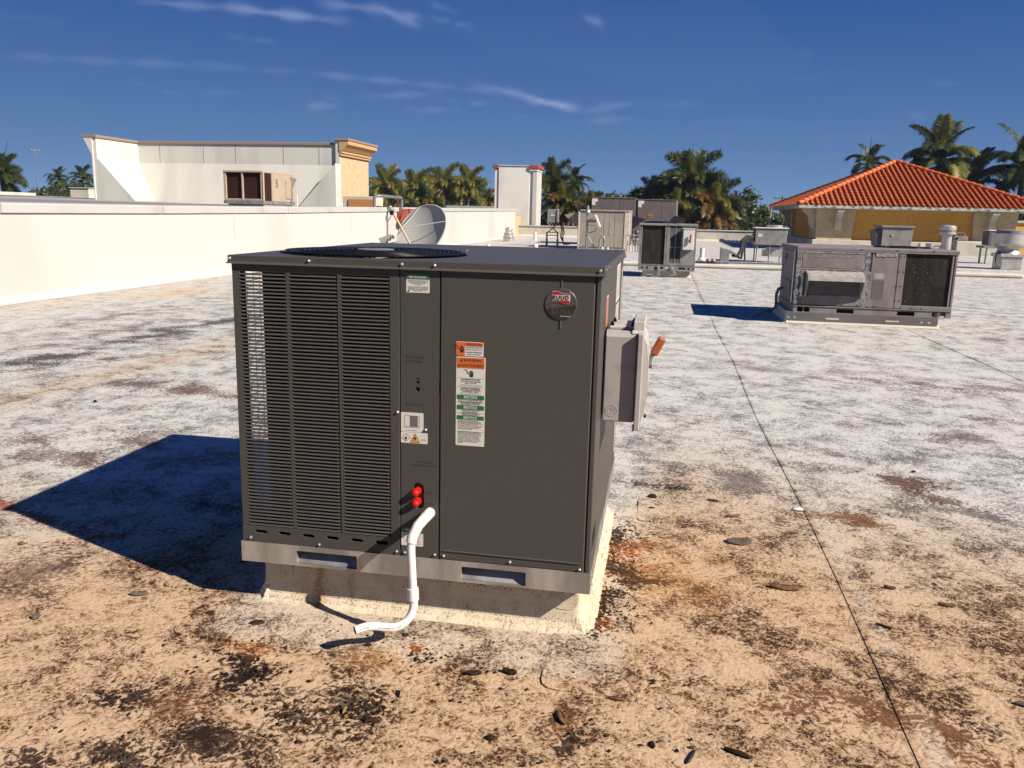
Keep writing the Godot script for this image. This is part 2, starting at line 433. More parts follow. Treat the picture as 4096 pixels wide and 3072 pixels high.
# thin cirrus over the whole sky; the longest streaks lie where the photograph has them (azimuth and height in degrees)
func cirrus() -> ImageTexture:
	var W := 2048; var H := 1024
	var rows := 440
	var wisps := noise(0.010, 5, 71, 18.0).get_seamless_image(W / 4, rows, false, false, 0.1, false)
	wisps.resize(W, rows, Image.INTERPOLATE_CUBIC)
	var big := noise(0.012, 3, 72).get_seamless_image(W / 4, rows / 2, false, false, 0.1, false)
	big.resize(W, rows, Image.INTERPOLATE_CUBIC)
	var wd := wisps.get_data(); var bd := big.get_data()
	var amp := PackedFloat32Array(); amp.resize(W * rows)
	for i in W * rows:
		var e := (float(wd[i]) + float(bd[i]) * 0.9 - 262.0) / 120.0
		amp[i] = clampf(e, 0.0, 1.0) * 0.02
	# azimuth left of -z is negative, height, half length, half thickness, tilt (deg up per deg right), strength
	var streaks := [[-35.0, 8.25, 5.66, 0.18, 0.039, 0.10], [-26.8, 8.45, 2.89, 0.13, -0.006, 0.05], [-19.7, 8.26, 3.38, 0.13, -0.048, 0.09], [-13.5, 7.92, 3.16, 0.15, -0.063, 0.10], [-9.3, 7.50, 3.20, 0.15, -0.226, 0.20], [-7.7, 7.11, 1.68, 0.18, -0.135, 0.22], [-17.5, 7.39, 2.34, 0.15, 0.090, 0.10], [-13.3, 7.05, 1.27, 0.10, -0.041, 0.18], [-14.7, 6.56, 1.11, 0.13, 0.005, 0.17], [-16.2, 6.51, 1.26, 0.13, -0.037, 0.06], [-9.6, 6.27, 0.72, 0.10, -0.042, 0.10], [-22.5, 6.50, 1.14, 0.18, 0.048, 0.10], [-22.0, 7.03, 0.46, 0.10, -0.080, 0.07], [-32.4, 6.93, 1.47, 0.10, -0.208, 0.08], [-28.7, 6.95, 1.28, 0.13, 0.042, 0.05], [-4.0, 6.98, 1.48, 0.18, 0.170, 0.18], [-4.0, 6.15, 1.50, 0.15, 0.072, 0.18], [0.0, 7.11, 1.54, 0.15, 0.039, 0.06], [9.3, 5.16, 1.42, 0.18, 0.043, 0.09], [12.0, 5.23, 0.97, 0.13, -0.100, 0.09], [8.6, 8.66, 1.96, 0.10, 0.115, 0.07], [8.0, 9.98, 0.29, 0.20, -0.405, 0.05], [16.0, 8.07, 0.89, 0.10, 0.016, 0.09], [5.3, 6.09, 1.78, 0.15, -0.006, 0.05], [14.6, 6.27, 0.54, 0.13, -0.279, 0.05], [4.2, 5.14, 1.50, 0.15, 0.000, 0.05], [9.5, 4.68, 0.64, 0.10, -0.005, 0.07], [-30.7, 11.72, 2.44, 0.15, 0.029, 0.16], [-25.0, 11.72, 3.48, 0.18, -0.041, 0.20], [-20.5, 12.42, 2.10, 0.20, -0.037, 0.13], [-17.6, 11.96, 1.30, 0.18, -0.346, 0.16], [-16.8, 12.09, 0.62, 0.10, -0.180, 0.14], [-14.4, 11.82, 1.24, 0.10, -0.166, 0.12], [-14.8, 12.61, 0.85, 0.20, -0.237, 0.09], [-5.3, 12.12, 0.66, 0.15, -0.292, 0.11], [-38.5, 10.19, 1.80, 0.23, 0.001, 0.05], [-26.9, 10.19, 1.29, 0.10, -0.063, 0.05]]
	for s in streaks:
		var az: float = s[0]; var el: float = s[1]; var L: float = s[2]; var T: float = s[3]
		for r in rows:
			var h := 75.0 - r * (180.0 / H)
			if absf(h - el) > 4.0:
				continue
			for c in range(int((az - L * 2.2 + 180.0) / 360.0 * W), int((az + L * 2.2 + 180.0) / 360.0 * W)):
				var a := c * 360.0 / W - 180.0 - az
				var i := r * W + posmod(c, W)
				var y: float = (h - el - s[4] * a) / (T * (1.0 + 0.5 * sin(a * 2.0 + az)))
				var g := exp(-y * y) * exp(-pow(a / L, 4.0))
				var x := float(wd[(r * W + posmod(c * 3, W))]) / 255.0
				amp[i] += g * s[5] * clampf(0.25 + 2.6 * (x - 0.36), 0.05, 1.3)
	var out := PackedByteArray(); out.resize(W * H * 4)
	out.fill(0)
	var top := int((90.0 - 75.0) / 180.0 * H)
	for r in rows:
		var fade := clampf(minf(r / 60.0, (rows - r) / 12.0), 0.0, 1.0)
		for c in W:
			var i := r * W + c
			var k := ((r + top) * W + posmod(c - W / 2, W)) * 4
			out[k] = 235; out[k + 1] = 240; out[k + 2] = 250
			out[k + 3] = int(clampf(amp[i] * 0.36 * fade, 0.0, 1.0) * 255.0)
	return ImageTexture.create_from_image(Image.create_from_data(W, H, false, Image.FORMAT_RGBA8, out))

func _ready():
	rng.seed = 20
	stage()
	materials()
	ground()
	parapets()
	facade_screen()
	tile_building()
	curb_and_unit()
	disconnect_box()
	old_unit()
	grey_unit()
	back_units()
	small_gear()
	litter()
	trees()

# ------------------------------------------------------------------ the roof deck
# dirt colours of the membrane, one map per zone; all fields are functions of the place on the roof
func field(w: int, h: int, x0: float, z0: float, s: float, period: float, sd: int, oct: int, warp := 0.0) -> PackedByteArray:
	var f := noise(s / period, oct, sd, warp / s)
	f.offset = Vector3(x0 / s, z0 / s, 0)
	return f.get_image(w, h, false, false, false).get_data()

func tan_at(x: float, z: float) -> float:
	var near := smoothstep(-5.3, -2.5, z + 0.25 * sin(x * 2.1 + 1.0) + 0.18 * sin(x * 5.3))
	if x < -1.4:
		near = smoothstep(-4.0, -2.3, z + 0.2 * sin(x * 3.0))
	var strip := 0.42 * exp(-pow((x + 4.42 + 0.05 * sin(z)) / 0.2, 2.0)) * smoothstep(-9.5, -7.5, z)
	var right := 0.25 * smoothstep(0.9, 2.2, x)
	var wall := 0.22 * smoothstep(-7.2, -8.7, x)
	var pale := 0.45 * smoothstep(.8, .6, absf(x + .75)) * smoothstep(-2.24, -2.36, z)
	return clampf(maxf(near - right - pale, strip) + wall + 0.06, 0.0, 1.0)

func dirt_at(x: float, z: float) -> float:
	var d := 20.0 + 14.0 * smoothstep(-5.5, -2.6, z)
	d -= 45.0 * smoothstep(-6.2, -8.2, x)                                  # washed clean beside the parapet
	d += 26.0 * exp(-pow((x + 5.35) / 0.55, 2.0)) * smoothstep(-10.0, -8.0, z)   # scoured grey band left
	d += 16.0 * exp(-pow((x + 4.0) / 0.4, 2.0) - pow((z + 5.6) / 0.6, 2.0))
	d -= 24.0 * exp(-pow((x - 1.5) / 3.5, 2.0) - pow((z + 9.8) / 1.8, 2.0))
	d += 14.0 * exp(-pow((x - 1.6) / 0.7, 2.0) - pow((z + 4.6) / 0.5, 2.0))
	d -= 26.0 * smoothstep(-13.0, -24.0, z)
	d -= 12.0 * exp(-pow((x + 2.4) / 0.6, 2.0) - pow((z + 2.1) / 0.45, 2.0))
	d += 12.0 * exp(-pow((x + 0.9) / 0.5, 2.0) - pow((z + 1.95) / 0.25, 2.0))
	d -= 22.0 * smoothstep(.75, .55, absf(x + .75)) * smoothstep(-2.28, -2.36, z) * smoothstep(-3.0, -2.6, z)
	return d

func coarse(w: int, h: int, x0: float, z0: float, s: float, which: int) -> PackedByteArray:
	var k := 16
	var cw := w / k; var ch := h / k
	var d := PackedByteArray(); d.resize(cw * ch)
	for j in ch:
		for i in cw:
			var x := x0 + (i + 0.5) * s * k; var z := z0 + (j + 0.5) * s * k
			d[j * cw + i] = int(clampf(tan_at(x, z) * 255.0 if which == 0 else dirt_at(x, z) + 60.0, 0.0, 255.0))
	var im := Image.create_from_data(cw, ch, false, Image.FORMAT_L8, d)
	im.resize(w, h, Image.INTERPOLATE_CUBIC)
	return im.get_data()

# [x, z, half length, half width, turn, colour, strength, edge]: stains with outlines of their own
func stains() -> Array:
	var grey := Color(.36, .33, .325); var brown := Color(.36, .24, .155); var soot := Color(.09, .06, .05); var rust := Color(.46, .235, .09); var maroon := Color(.29, .195, .175); var ochre := Color(.80, .58, .28)
	return [
		[.50, -4.40, .21, .20, 0.2, grey, .62, .5], [.90, -3.98, .20, .09, -.1, brown, .75, .8], [1.02, -3.90, .16, .05, .0, brown, .6, .8], [1.35, -4.62, .20, .10, .6, maroon, .75, .9], [1.50, -4.36, .20, .07, .5, maroon, .6, .9], [1.55, -4.18, .22, .06, .3, grey, .7, .8], [1.75, -4.3, .2, .1, .2, grey, .5, .9],
		[.47, -2.27, .12, .07, .3, brown, .8, .9], [.62, -2.36, .13, .035, .2, brown, .7, 1.1], [.72, -2.29, .09, .06, -.2, brown, .8, .9], [.84, -2.26, .13, .045, .5, brown, .8, .9], [.85, -2.14, .10, .03, .1, brown, .8, .9], [.93, -2.09, .10, .04, .4, brown, .7, .9], [.98, -2.28, .06, .05, 0., soot, .55, 1.2], [.47, -2.23, .035, .025, .4, soot, .6, 1.2],
		[-.74, -2.01, .045, .10, .0, soot, .62, 1.3], [-.80, -2.07, .09, .06, .3, soot, .5, 1.4], [-1.18, -2.17, .10, .05, .5, soot, .8, 1.3], [-1.15, -2.11, .06, .05, -.3, soot, .85, 1.3], [-1.21, -2.25, .08, .03, .2, rust, .5, 1.2], [-1.40, -1.93, .07, .05, .6, soot, .75, 1.2], [-1.46, -1.91, .05, .025, .5, soot, .8, 1.2], [-1.30, -1.92, .08, .05, .2, brown, .6, 1.2], [-1.50, -1.64, .06, .04, .4, soot, .7, 1.2], [-1.28, -1.69, .12, .05, .3, soot, .65, 1.3], [-1.06, -1.80, .11, .06, .2, soot, .55, 1.4], [-.93, -1.95, .12, .06, .3, soot, .6, 1.4], [-.98, -2.05, .1, .05, -.2, soot, .5, 1.4], [-.20, -2.08, .03, .07, .3, brown, .6, 1.0], [-.17, -1.98, .02, .05, .3, soot, .6, 1.0],
		[-.70, -2.36, .035, .03, .4, rust, .95, 1.1], [-.68, -2.31, .04, .022, .2, soot, .8, 1.3], [-.78, -2.29, .10, .055, .1, Color(.60, .42, .24), .45, 1.2],
		[-.155, -2.90, .04, .22, .0, ochre, .6, .9], [-.16, -3.35, .05, .4, .0, ochre, .6, .9], [-.13, -3.45, .06, .16, .1, soot, .9, 1.5], [-.13, -3.55, .1, .06, .0, soot, .8, 1.5], [-.10, -3.25, .08, .18, .1, rust, .75, 1.4], [-.05, -3.30, .10, .03, .0, rust, .8, 1.2], [-.17, -3.18, .05, .06, .2, soot, .95, 1.4], [-.10, -3.12, .07, .035, .2, soot, .9, 1.4], [-.14, -2.88, .05, .05, .3, soot, .95, 1.4], [-.10, -2.92, .06, .02, .1, soot, .8, 1.4], [-.165, -2.77, .03, .045, .2, soot, .95, 1.3], [-.15, -2.68, .025, .09, .0, soot, .85, 1.5], [-.13, -2.66, .03, .05, .0, rust, .7, 1.3], [-.07, -3.02, .05, .025, .0, soot, .85, 1.5], [.02, -3.05, .06, .02, .0, soot, .8, 1.4], [-.05, -2.98, .05, .02, .0, soot, .6, 1.4], [.10, -3.15, .18, .22, .0, Color(.60, .41, .23), .35, 1.4],
		[-3.30, -4.00, .45, .12, .5, maroon, .45, 1.3], [-3.15, -4.35, .30, .10, .2, maroon, .40, 1.3], [-2.75, -3.15, .5, .04, .35, Color(.42, .17, .09), .6, 1.2], [-2.2, -3.0, .40, .05, -.45, Color(.42, .17, .09), .55, 1.3], [-2.3, -2.62, .2, .15, .0, Color(.34, .27, .24), .5, 1.2], [.0, -4.25, .14, .03, .1, soot, .6, 1.5], [-.05, -4.7, .3, .06, .1, grey, .4, 1.4],
		[-5.35, -6.6, .30, .45, .2, Color(.27, .25, .24), .9, 1.6], [-5.3, -8.2, .25, .5, .0, Color(.27, .25, .24), .9, 1.6], [-5.25, -9.4, .18, .45, .0, Color(.27, .25, .24), .9, 1.6], [-3.9, -5.75, .35, .18, .3, Color(.32, .27, .26), .7, 1.3], [-3.3, -5.7, .4, .12, .1, Color(.36, .29, .27), .75, 1.2], [-5.9, -8.6, .2, .6, .1, Color(.35, .33, .32), .55, 1.4], [-6.75, -9.5, .10, .8, .0, Color(.30, .29, .29), .5, 1.3],
		[2.6, -7.6, .8, .16, .1, Color(.34, .29, .28), .6, 1.4], [2.1, -5.7, .6, .10, .2, Color(.33, .28, .27), .55, 1.4], [3.0, -6.4, .5, .2, .0, Color(.32, .27, .27), .6, 1.4], [-7.6, -12.5, .35, .9, .2, Color(.70, .58, .40), .5, 1.2], [4.6, -11.0, .5, .22, .2, Color(.36, .30, .29), .6, 1.3], [1.2, -8.0, .8, .2, .0, Color(.45, .43, .42), .5, 1.4], [6.5, -14.0, 1.0, .3, .0, Color(.40, .33, .31), .5, 1.4]]

const LAPS := [0.735, -3.60, -4.93, -6.62, 3.25]

func deck_map(w: int, h: int, x0: float, z0: float, s: float, relief: bool) -> Array:
	var F := field(w, h, x0, z0, s, 0.024, 101, 4, 0.045)
	var G := field(w, h, x0, z0, s, 0.11, 103, 3, 0.16)
	var Q := field(w, h, x0, z0, s, 0.42, 102, 4, 0.20)
	var H := field(w, h, x0, z0, s, 0.0105 if relief else 0.022, 104, 2, 0.010)
	var T := coarse(w, h, x0, z0, s, 0)
	var D := coarse(w, h, x0, z0, s, 1)
	# colour by tan share (32 steps) and dirt (512 steps)
	var lut := PackedByteArray(); lut.resize(32 * 512 * 3)
	var white := Color(.658, .660, .653); var tan := Color(.640, .548, .452)
	for a in 32:
		var ta := a / 31.0
		var base := white.lerp(tan, ta)
		var film := Color(.54, .535, .525).lerp(Color(.535, .425, .315), ta)
		var dark := Color(.38, .36, .35).lerp(Color(.22, .15, .105), ta)
		for d in 512:
			var c := base * (1.06 - 0.13 * smoothstep(80.0, 165.0, d))
			c = c.lerp(film, smoothstep(120.0, 210.0, d) * 0.85)
			c = c.lerp(dark, smoothstep(195.0, 262.0, d))
			var k := (a * 512 + d) * 3
			lut[k] = c.r8; lut[k + 1] = c.g8; lut[k + 2] = c.b8
	var total := w * h
	var out := PackedByteArray(); out.resize(total * 3)
	var hgt := PackedByteArray()
	if relief:
		hgt.resize(total)
	for i in total:
		var d: int = ((F[i] * 11 + G[i] * 6 + Q[i] * 8 - 3200) >> 3) + D[i] + 52
		var fl: int = H[i] + ((Q[i] + G[i] - 256) >> 2) - 158
		if fl > 0:
			d += fl * (3 if relief else 1)
		if d < 0:
			d = 0
		elif d > 511:
			d = 511
		var k := ((T[i] >> 3) * 512 + d) * 3
		var j := i * 3
		out[j] = lut[k]; out[j + 1] = lut[k + 1]; out[j + 2] = lut[k + 2]
		if relief:
			hgt[i] = 255 - F[i] if d < 300 else 0
	for st in stains():
		var cx: float = (st[0] - x0) / s; var cz: float = (st[1] - z0) / s
		var R: float = maxf(st[2], st[3]) * 1.7 / s
		var ca := cos(st[4]); var sa := sin(st[4])
		var rx: float = st[2] / s; var rz: float = st[3] / s
		if cx + R < 0 or cz + R < 0 or cx - R > w or cz - R > h or rz < 0.7:
			continue
		var col: Color = st[5]; var edge: float = st[7]
		var cr := col.r * 255.0; var cg := col.g * 255.0; var cb := col.b * 255.0
		for y in range(maxi(int(cz - R), 0), mini(int(cz + R), h)):
			for x in range(maxi(int(cx - R), 0), mini(int(cx + R), w)):
				var u: float = ((x - cx) * ca + (y - cz) * sa) / rx
				var q: float = (-(x - cx) * sa + (y - cz) * ca) / rz
				var rr := sqrt(u * u + q * q)
				if rr > 1.7:
					continue
				var i := y * w + x
				var e := 1.0 - rr + ((Q[i] - 128) * 0.010 + (F[i] - 128) * 0.012) * edge
				if e <= 0.0:
					continue
				var al: float = minf(e * 4.5, 1.0) * st[6]
				var j := i * 3
				out[j] = int(lerpf(out[j], cr, al)); out[j + 1] = int(lerpf(out[j + 1], cg, al)); out[j + 2] = int(lerpf(out[j + 2], cb, al))
	# dirt lines that collect along the laps of the sheets
	for lx in LAPS:
		var cxl: float = (lx - x0) / s
		for y in h:
			var z := z0 + y * s
			var c := cxl + (0.012 * sin(z * 1.3)) / s
			var g := clampf((Q[y * w + clampi(int(c), 0, w - 1)] - 100) / 60.0, 0.15, 1.0)
			for x in range(maxi(int(c - 0.03 / s) - 1, 0), mini(int(c + 0.03 / s) + 2, w)):
				var al := exp(-pow((x - c) * s / maxf(0.010, s * 0.5), 2.0)) * g * 0.28
				var j := (y * w + x) * 3
				out[j] = int(out[j] * (1.0 - al)); out[j + 1] = int(out[j + 1] * (1.0 - al)); out[j + 2] = int(out[j + 2] * (1.0 - al))
			for x in range(maxi(int(c + 0.03 / s), 0), mini(int(c + 0.09 / s) + 1, w)):
				var al := (1.1 - g) * 0.30
				var j := (y * w + x) * 3
				out[j] = int(lerpf(out[j], 172.0, al)); out[j + 1] = int(lerpf(out[j + 1], 169.0, al)); out[j + 2] = int(lerpf(out[j + 2], 163.0, al))
	var im := Image.create_from_data(w, h, false, Image.FORMAT_RGB8, out)
	var m := StandardMaterial3D.new()
	m.albedo_texture = ImageTexture.create_from_image(im)
	m.albedo_color = dim(Color.WHITE)
	m.roughness = 0.75
	m.metallic_specular = 0.25
	m.texture_repeat = false
	if relief:
		m.heightmap_enabled = true
		m.heightmap_scale = 0.35
		m.heightmap_texture = ImageTexture.create_from_image(Image.create_from_data(w, h, false, Image.FORMAT_L8, hgt))
	return [m, Vector4(x0, z0, 1.0 / (w * s), 1.0 / (h * s))]

func sheet(b: B, x0: float, x1: float, z0: float, z1: float, y := 0.0):
	b.quad(Vector3(x0, y, z1), Vector3(x1, y, z1), Vector3(x1, y, z0), Vector3(x0, y, z0))

func ground():
	var near := deck_map(2048, 1792, -3.2, -6.2, 0.00265, true)
	var mid := deck_map(2048, 2048, -10.0, -19.5, 18.0 / 2048, false)
	var far := deck_map(1024, 1024, -12.0, -55.0, 36.0 / 1024, false)
	var nx1 := -3.2 + 2048 * 0.00265; var nz1 := -6.2 + 1792 * 0.00265
	var deck := Node3D.new()
	deck.name = "roof_deck"
	deck.set_meta("kind", "structure")
	add_child(deck)
	var b := B.new(); b.uvs = near[1]
	sheet(b, -3.2, nx1, -6.2, nz1)
	part("membrane_sheet", b, near[0], deck)
	b = B.new(); b.uvs = mid[1]
	sheet(b, -10.0, 8.0, -19.5, -6.2); sheet(b, -10.0, -3.2, -6.2, nz1); sheet(b, nx1, 8.0, -6.2, nz1); sheet(b, -10.0, 8.0, nz1, 0.0)
	part("membrane_sheet", b, mid[0], deck)
	b = B.new(); b.uvs = far[1]
	sheet(b, -10.0, 24.0, -55.0, -19.5); sheet(b, 8.0, 24.0, -19.5, 0.0)
	part("membrane_sheet", b, far[0], deck)
	b = B.new()
	sheet(b, -10.0, 24.0, 0.0, 9.0)
	part("membrane_sheet", b, M.membrane_grey, deck)
	# lapped sheet edges: thin wedges that stand 4 mm proud on one side
	for lx in LAPS:
		for zone in [[near, -6.2, nz1], [mid, -19.5, -6.2], [mid, -6.2, nz1]]:
			if (zone[0] == near) != (lx > -3.2 and lx < nx1) and zone[1] > -10.0:
				continue
			b = B.new(); b.uvs = zone[0][1]
			var z0: float = zone[1]
			while z0 < zone[2] - 0.01:
				var z1: float = minf(z0 + 0.4, zone[2])
				var j0: float = lx + 0.012 * sin(z0 * 1.3); var j1: float = lx + 0.012 * sin(z1 * 1.3)
				b.quad(Vector3(j0, 0.0028, z0), Vector3(j1, 0.0028, z1), Vector3(j1 + 0.14, 0.0006, z1), Vector3(j0 + 0.14, 0.0006, z0))
				b.quad(Vector3(j0, 0.0, z0), Vector3(j1, 0.0, z1), Vector3(j1, 0.0028, z1), Vector3(j0, 0.0028, z0))
				z0 = z1
			part("membrane_lap", b, zone[0][0], deck)
	# welded flashing patches round the foot of the curb
	for p in [[-1.52, -1.215, -2.62, -2.285, .05], [-.285, .015, -2.70, -2.225, .05], [-1.23, -.27, -2.60, -2.325, .01], [-.24, -.045, -3.9, -2.585, .01], [-.045, .13, -4.0, -3.70, .03], [-1.75, -1.30, -4.3, -2.60, .04], [-2.15, -1.80, -3.9, -3.45, .05]]:
		b = B.new(); b.uvs = near[1]
		var y: float = 0.0055 if p[4] > 0.02 else 0.0042
		b.ext(plate(p[0], p[1], -p[3], -p[2], p[4]), 0.0055, Transform3D(Basis(Vector3.RIGHT, Vector3.FORWARD, Vector3.UP), Vector3(0, y, 0)), false)
		part("flashing_patch", b, near[0], deck)
	# the building below the deck and the land round it
	b = B.new()
	b.bb(-9.2, 24, -6.0, -0.03, -54.9, 9.0); b.bb(-27.2, -9.2, -6.0, 1.25, -54.9, 9.0)
	struct("building_block", b, M.stucco_tan)
	b = B.new()
	sheet(b, -900, 900, -1200, 300, -6.0)
	struct("ground", b, M.terrain)

# ------------------------------------------------------------------ parapets and upper roof
func parapets():
	var P := [[9.0, 1.355], [-8.0, 1.362], [-16.5, 1.385], [-26.9, 1.50], [-35.0, 1.557], [-51.0, 1.70]]
	var top := func(z: float) -> float:
		for i in P.size() - 1:
			if z <= P[i][0] and z >= P[i + 1][0]:
				return lerpf(P[i][1], P[i + 1][1], (z - P[i][0]) / (P[i + 1][0] - P[i][0]))
		return 1.7
	var w := thing("parapet_wall", "long white parapet wall running along the left side of the roof", "wall", Vector3(-9.05, 0, -20))
	var b := B.new(w.position)
	var poly := PackedVector2Array()
	for p in P:
		poly.append(Vector2(p[0], p[1] - 0.12))
	poly.append(Vector2(-51, -0.02)); poly.append(Vector2(9, -0.02))
	b.ext(poly, 0.28, Transform3D(Basis(Vector3(0, 0, 1), Vector3.UP, Vector3.LEFT), Vector3(-9.18, 0, 0)))
	part("wall", b, M.membrane_wall, w)
	b = B.new(w.position)
	# lower flashing sheet, lapped over the wall below the seam, with a soft cove at the foot
	var zs := [9.0, -8.0, -16.5, -26.9, -35.0, -51.0]
	for i in 5:
		var z0: float = zs[i]; var z1: float = zs[i + 1]
		var s0: float = 0.70 - 0.006 * (z0 + 10) ; var s1: float = 0.70 - 0.006 * (z1 + 10)
		var pr := [[-8.886, 0.0], [-8.886, 0.10], [-8.872, 0.05], [-8.83, 0.018], [-8.72, 0.004]]
		b.quad(Vector3(-8.894, s0, z0), Vector3(-8.894, 0.10, z0), Vector3(-8.894, 0.10, z1), Vector3(-8.894, s1, z1))
		b.quad(Vector3(-8.90, s0, z0), Vector3(-8.894, s0, z0), Vector3(-8.894, s1, z1), Vector3(-8.90, s1, z1))
		for k in 3:
			b.quad(Vector3(pr[k + 1][0] - (.008 if k == 0 else 0.0), pr[k + 1][1], z0), Vector3(pr[k + 2][0], pr[k + 2][1], z0), Vector3(pr[k + 2][0], pr[k + 2][1], z1), Vector3(pr[k + 1][0] - (.008 if k == 0 else 0.0), pr[k + 1][1], z1))
	part("wall_flashing", b, M.membrane_wall, w)
	for z in [-5.5, -16.6, -23.4, -27.0, -33.0]:
		b = B.new(w.position)
		b.bb(-8.9, -8.889, .1, top.call(z) - .13, z - .05, z)
		part("lap_strip", b, M.membrane_wall, w)
	# coping in lengths with open joints between them
	var z := 8.9
	for joint in [2.5, -3.9, -10.2, -14.0, -19.2, -25.0, -31.0, -37.0, -44.0, -51.0]:
		b = B.new(w.position)
		var y0: float = top.call(z); var y1: float = top.call(joint)
		var za := z; var zb: float = joint + 0.018
		var sec := [[-8.868, -.135], [-8.868, -.02], [-8.88, 0.0], [-9.21, 0.01], [-9.21, -.12]]
		for k in sec.size():
			var p = sec[k]; var q = sec[(k + 1) % sec.size()]
			b.quad(Vector3(p[0], y0 + p[1], za), Vector3(p[0], y1 + p[1], zb), Vector3(q[0], y1 + q[1], zb), Vector3(q[0], y0 + q[1], za))
		for e in [[za, y0], [zb, y1]]:
			for k in range(1, 4):
				b.trio(Vector3(sec[0][0], e[1] + sec[0][1], e[0]), Vector3(sec[k][0], e[1] + sec[k][1], e[0]), Vector3(sec[k + 1][0], e[1] + sec[k + 1][1], e[0]), Vector3(-9.04, e[1], (za + zb) / 2))
		part("coping", b, M.coping, w)
		z = joint
	# upper roof behind it
	b = B.new()
	b.quad(Vector3(-9.2, 1.33, 9), Vector3(-9.2, 1.38, -54), Vector3(-27, 1.70, -54), Vector3(-27, 1.66, 9))
	struct("upper_roof", b, M.membrane_grey)
	w = thing("parapet_wall_001", "low white parapet edging the upper roof at the far left", "wall", Vector3(-27, 1.6, -20))
	b = B.new(w.position)
	b.bb(-27.2, -26.9, 1.5, 1.80, -33.0, 5.0, 0.02)
	part("wall", b, M.membrane, w)
	w = thing("roof_block", "white block standing on the upper roof beside the tall white screen wall", "block", Vector3(-24.6, 1.6, -33.2))
	b = B.new(w.position)
	b.bb(-25.1, -24.2, 1.55, 2.03, -33.6, -32.8, 0.02)
	part("block", b, M.membrane, w)
	b = B.new(w.position)
	b.bb(-25.14, -24.16, 2.03, 2.07, -33.64, -32.76, 0.01)
	part("cap", b, M.coping, w)
	w = thing("parapet_wall_002", "low cream parapet along the far edge of the roof", "wall", Vector3(-1, 0, -54))
	b = B.new(w.position)
	b.bb(-11.3, 7.5, -0.02, 0.62, -54.3, -54.0)
	part("wall", b, M.membrane, w)
	b = B.new(w.position)
	b.bb(-11.3, 7.5, 0.62, 0.70, -54.35, -53.95, 0.012)
	part("coping", b, M.coping, w)
	b = B.new(w.position)
	b.quad(Vector3(-11.3, 0.0035, -53.7), Vector3(7.5, 0.0035, -53.7), Vector3(7.5, 0.12, -53.99), Vector3(-11.3, 0.12, -53.99))
	part("cant_strip", b, M.membrane, w)
	# white column with a red cap
	w = thing("white_pier", "tall white pier with a red cap at the end of the parapet", "pier", Vector3(-9.7, 0.7, -55.3))
	b = B.new(w.position)
	b.bb(-10.75, -8.72, -0.02, 4.42, -56.0, -55.02)
	part("wall", b, M.pier_white, w)
	b = B.new(w.position)
	b.bb(-11.02, -10.75, 1.6, 4.15, -56.0, -55.08); b.bb(-8.72, -8.50, -0.02, 4.15, -56.0, -55.08)
	part("return_panel", b, M.pier_white, w)
	b = B.new(w.position)
	b.bb(-8.50, -8.24, 0.0, 4.15, -57.2, -55.0)
	part("side_wall", b, M.membrane_wall, w)
	b = B.new(w.position)
	b.bb(-10.75, -8.72, 4.42, 4.49, -57.2, -54.97, 0.01)
	part("flashing", b, M.coping, w)
	for q in [[-11.15, -10.75], [-8.72, -8.12]]:
		b = B.new(w.position)
		b.bb(q[0], q[1], 4.27, 4.50, -57.3, -54.9, 0.02)
		part("red_cap", b, M.red_paint, w)
	b = B.new(w.position)
	b.bb(-8.72, -8.2, 4.13, 4.27, -57.2, -54.95, 0.01)
	part("moulding", b, M.white_metal, w)

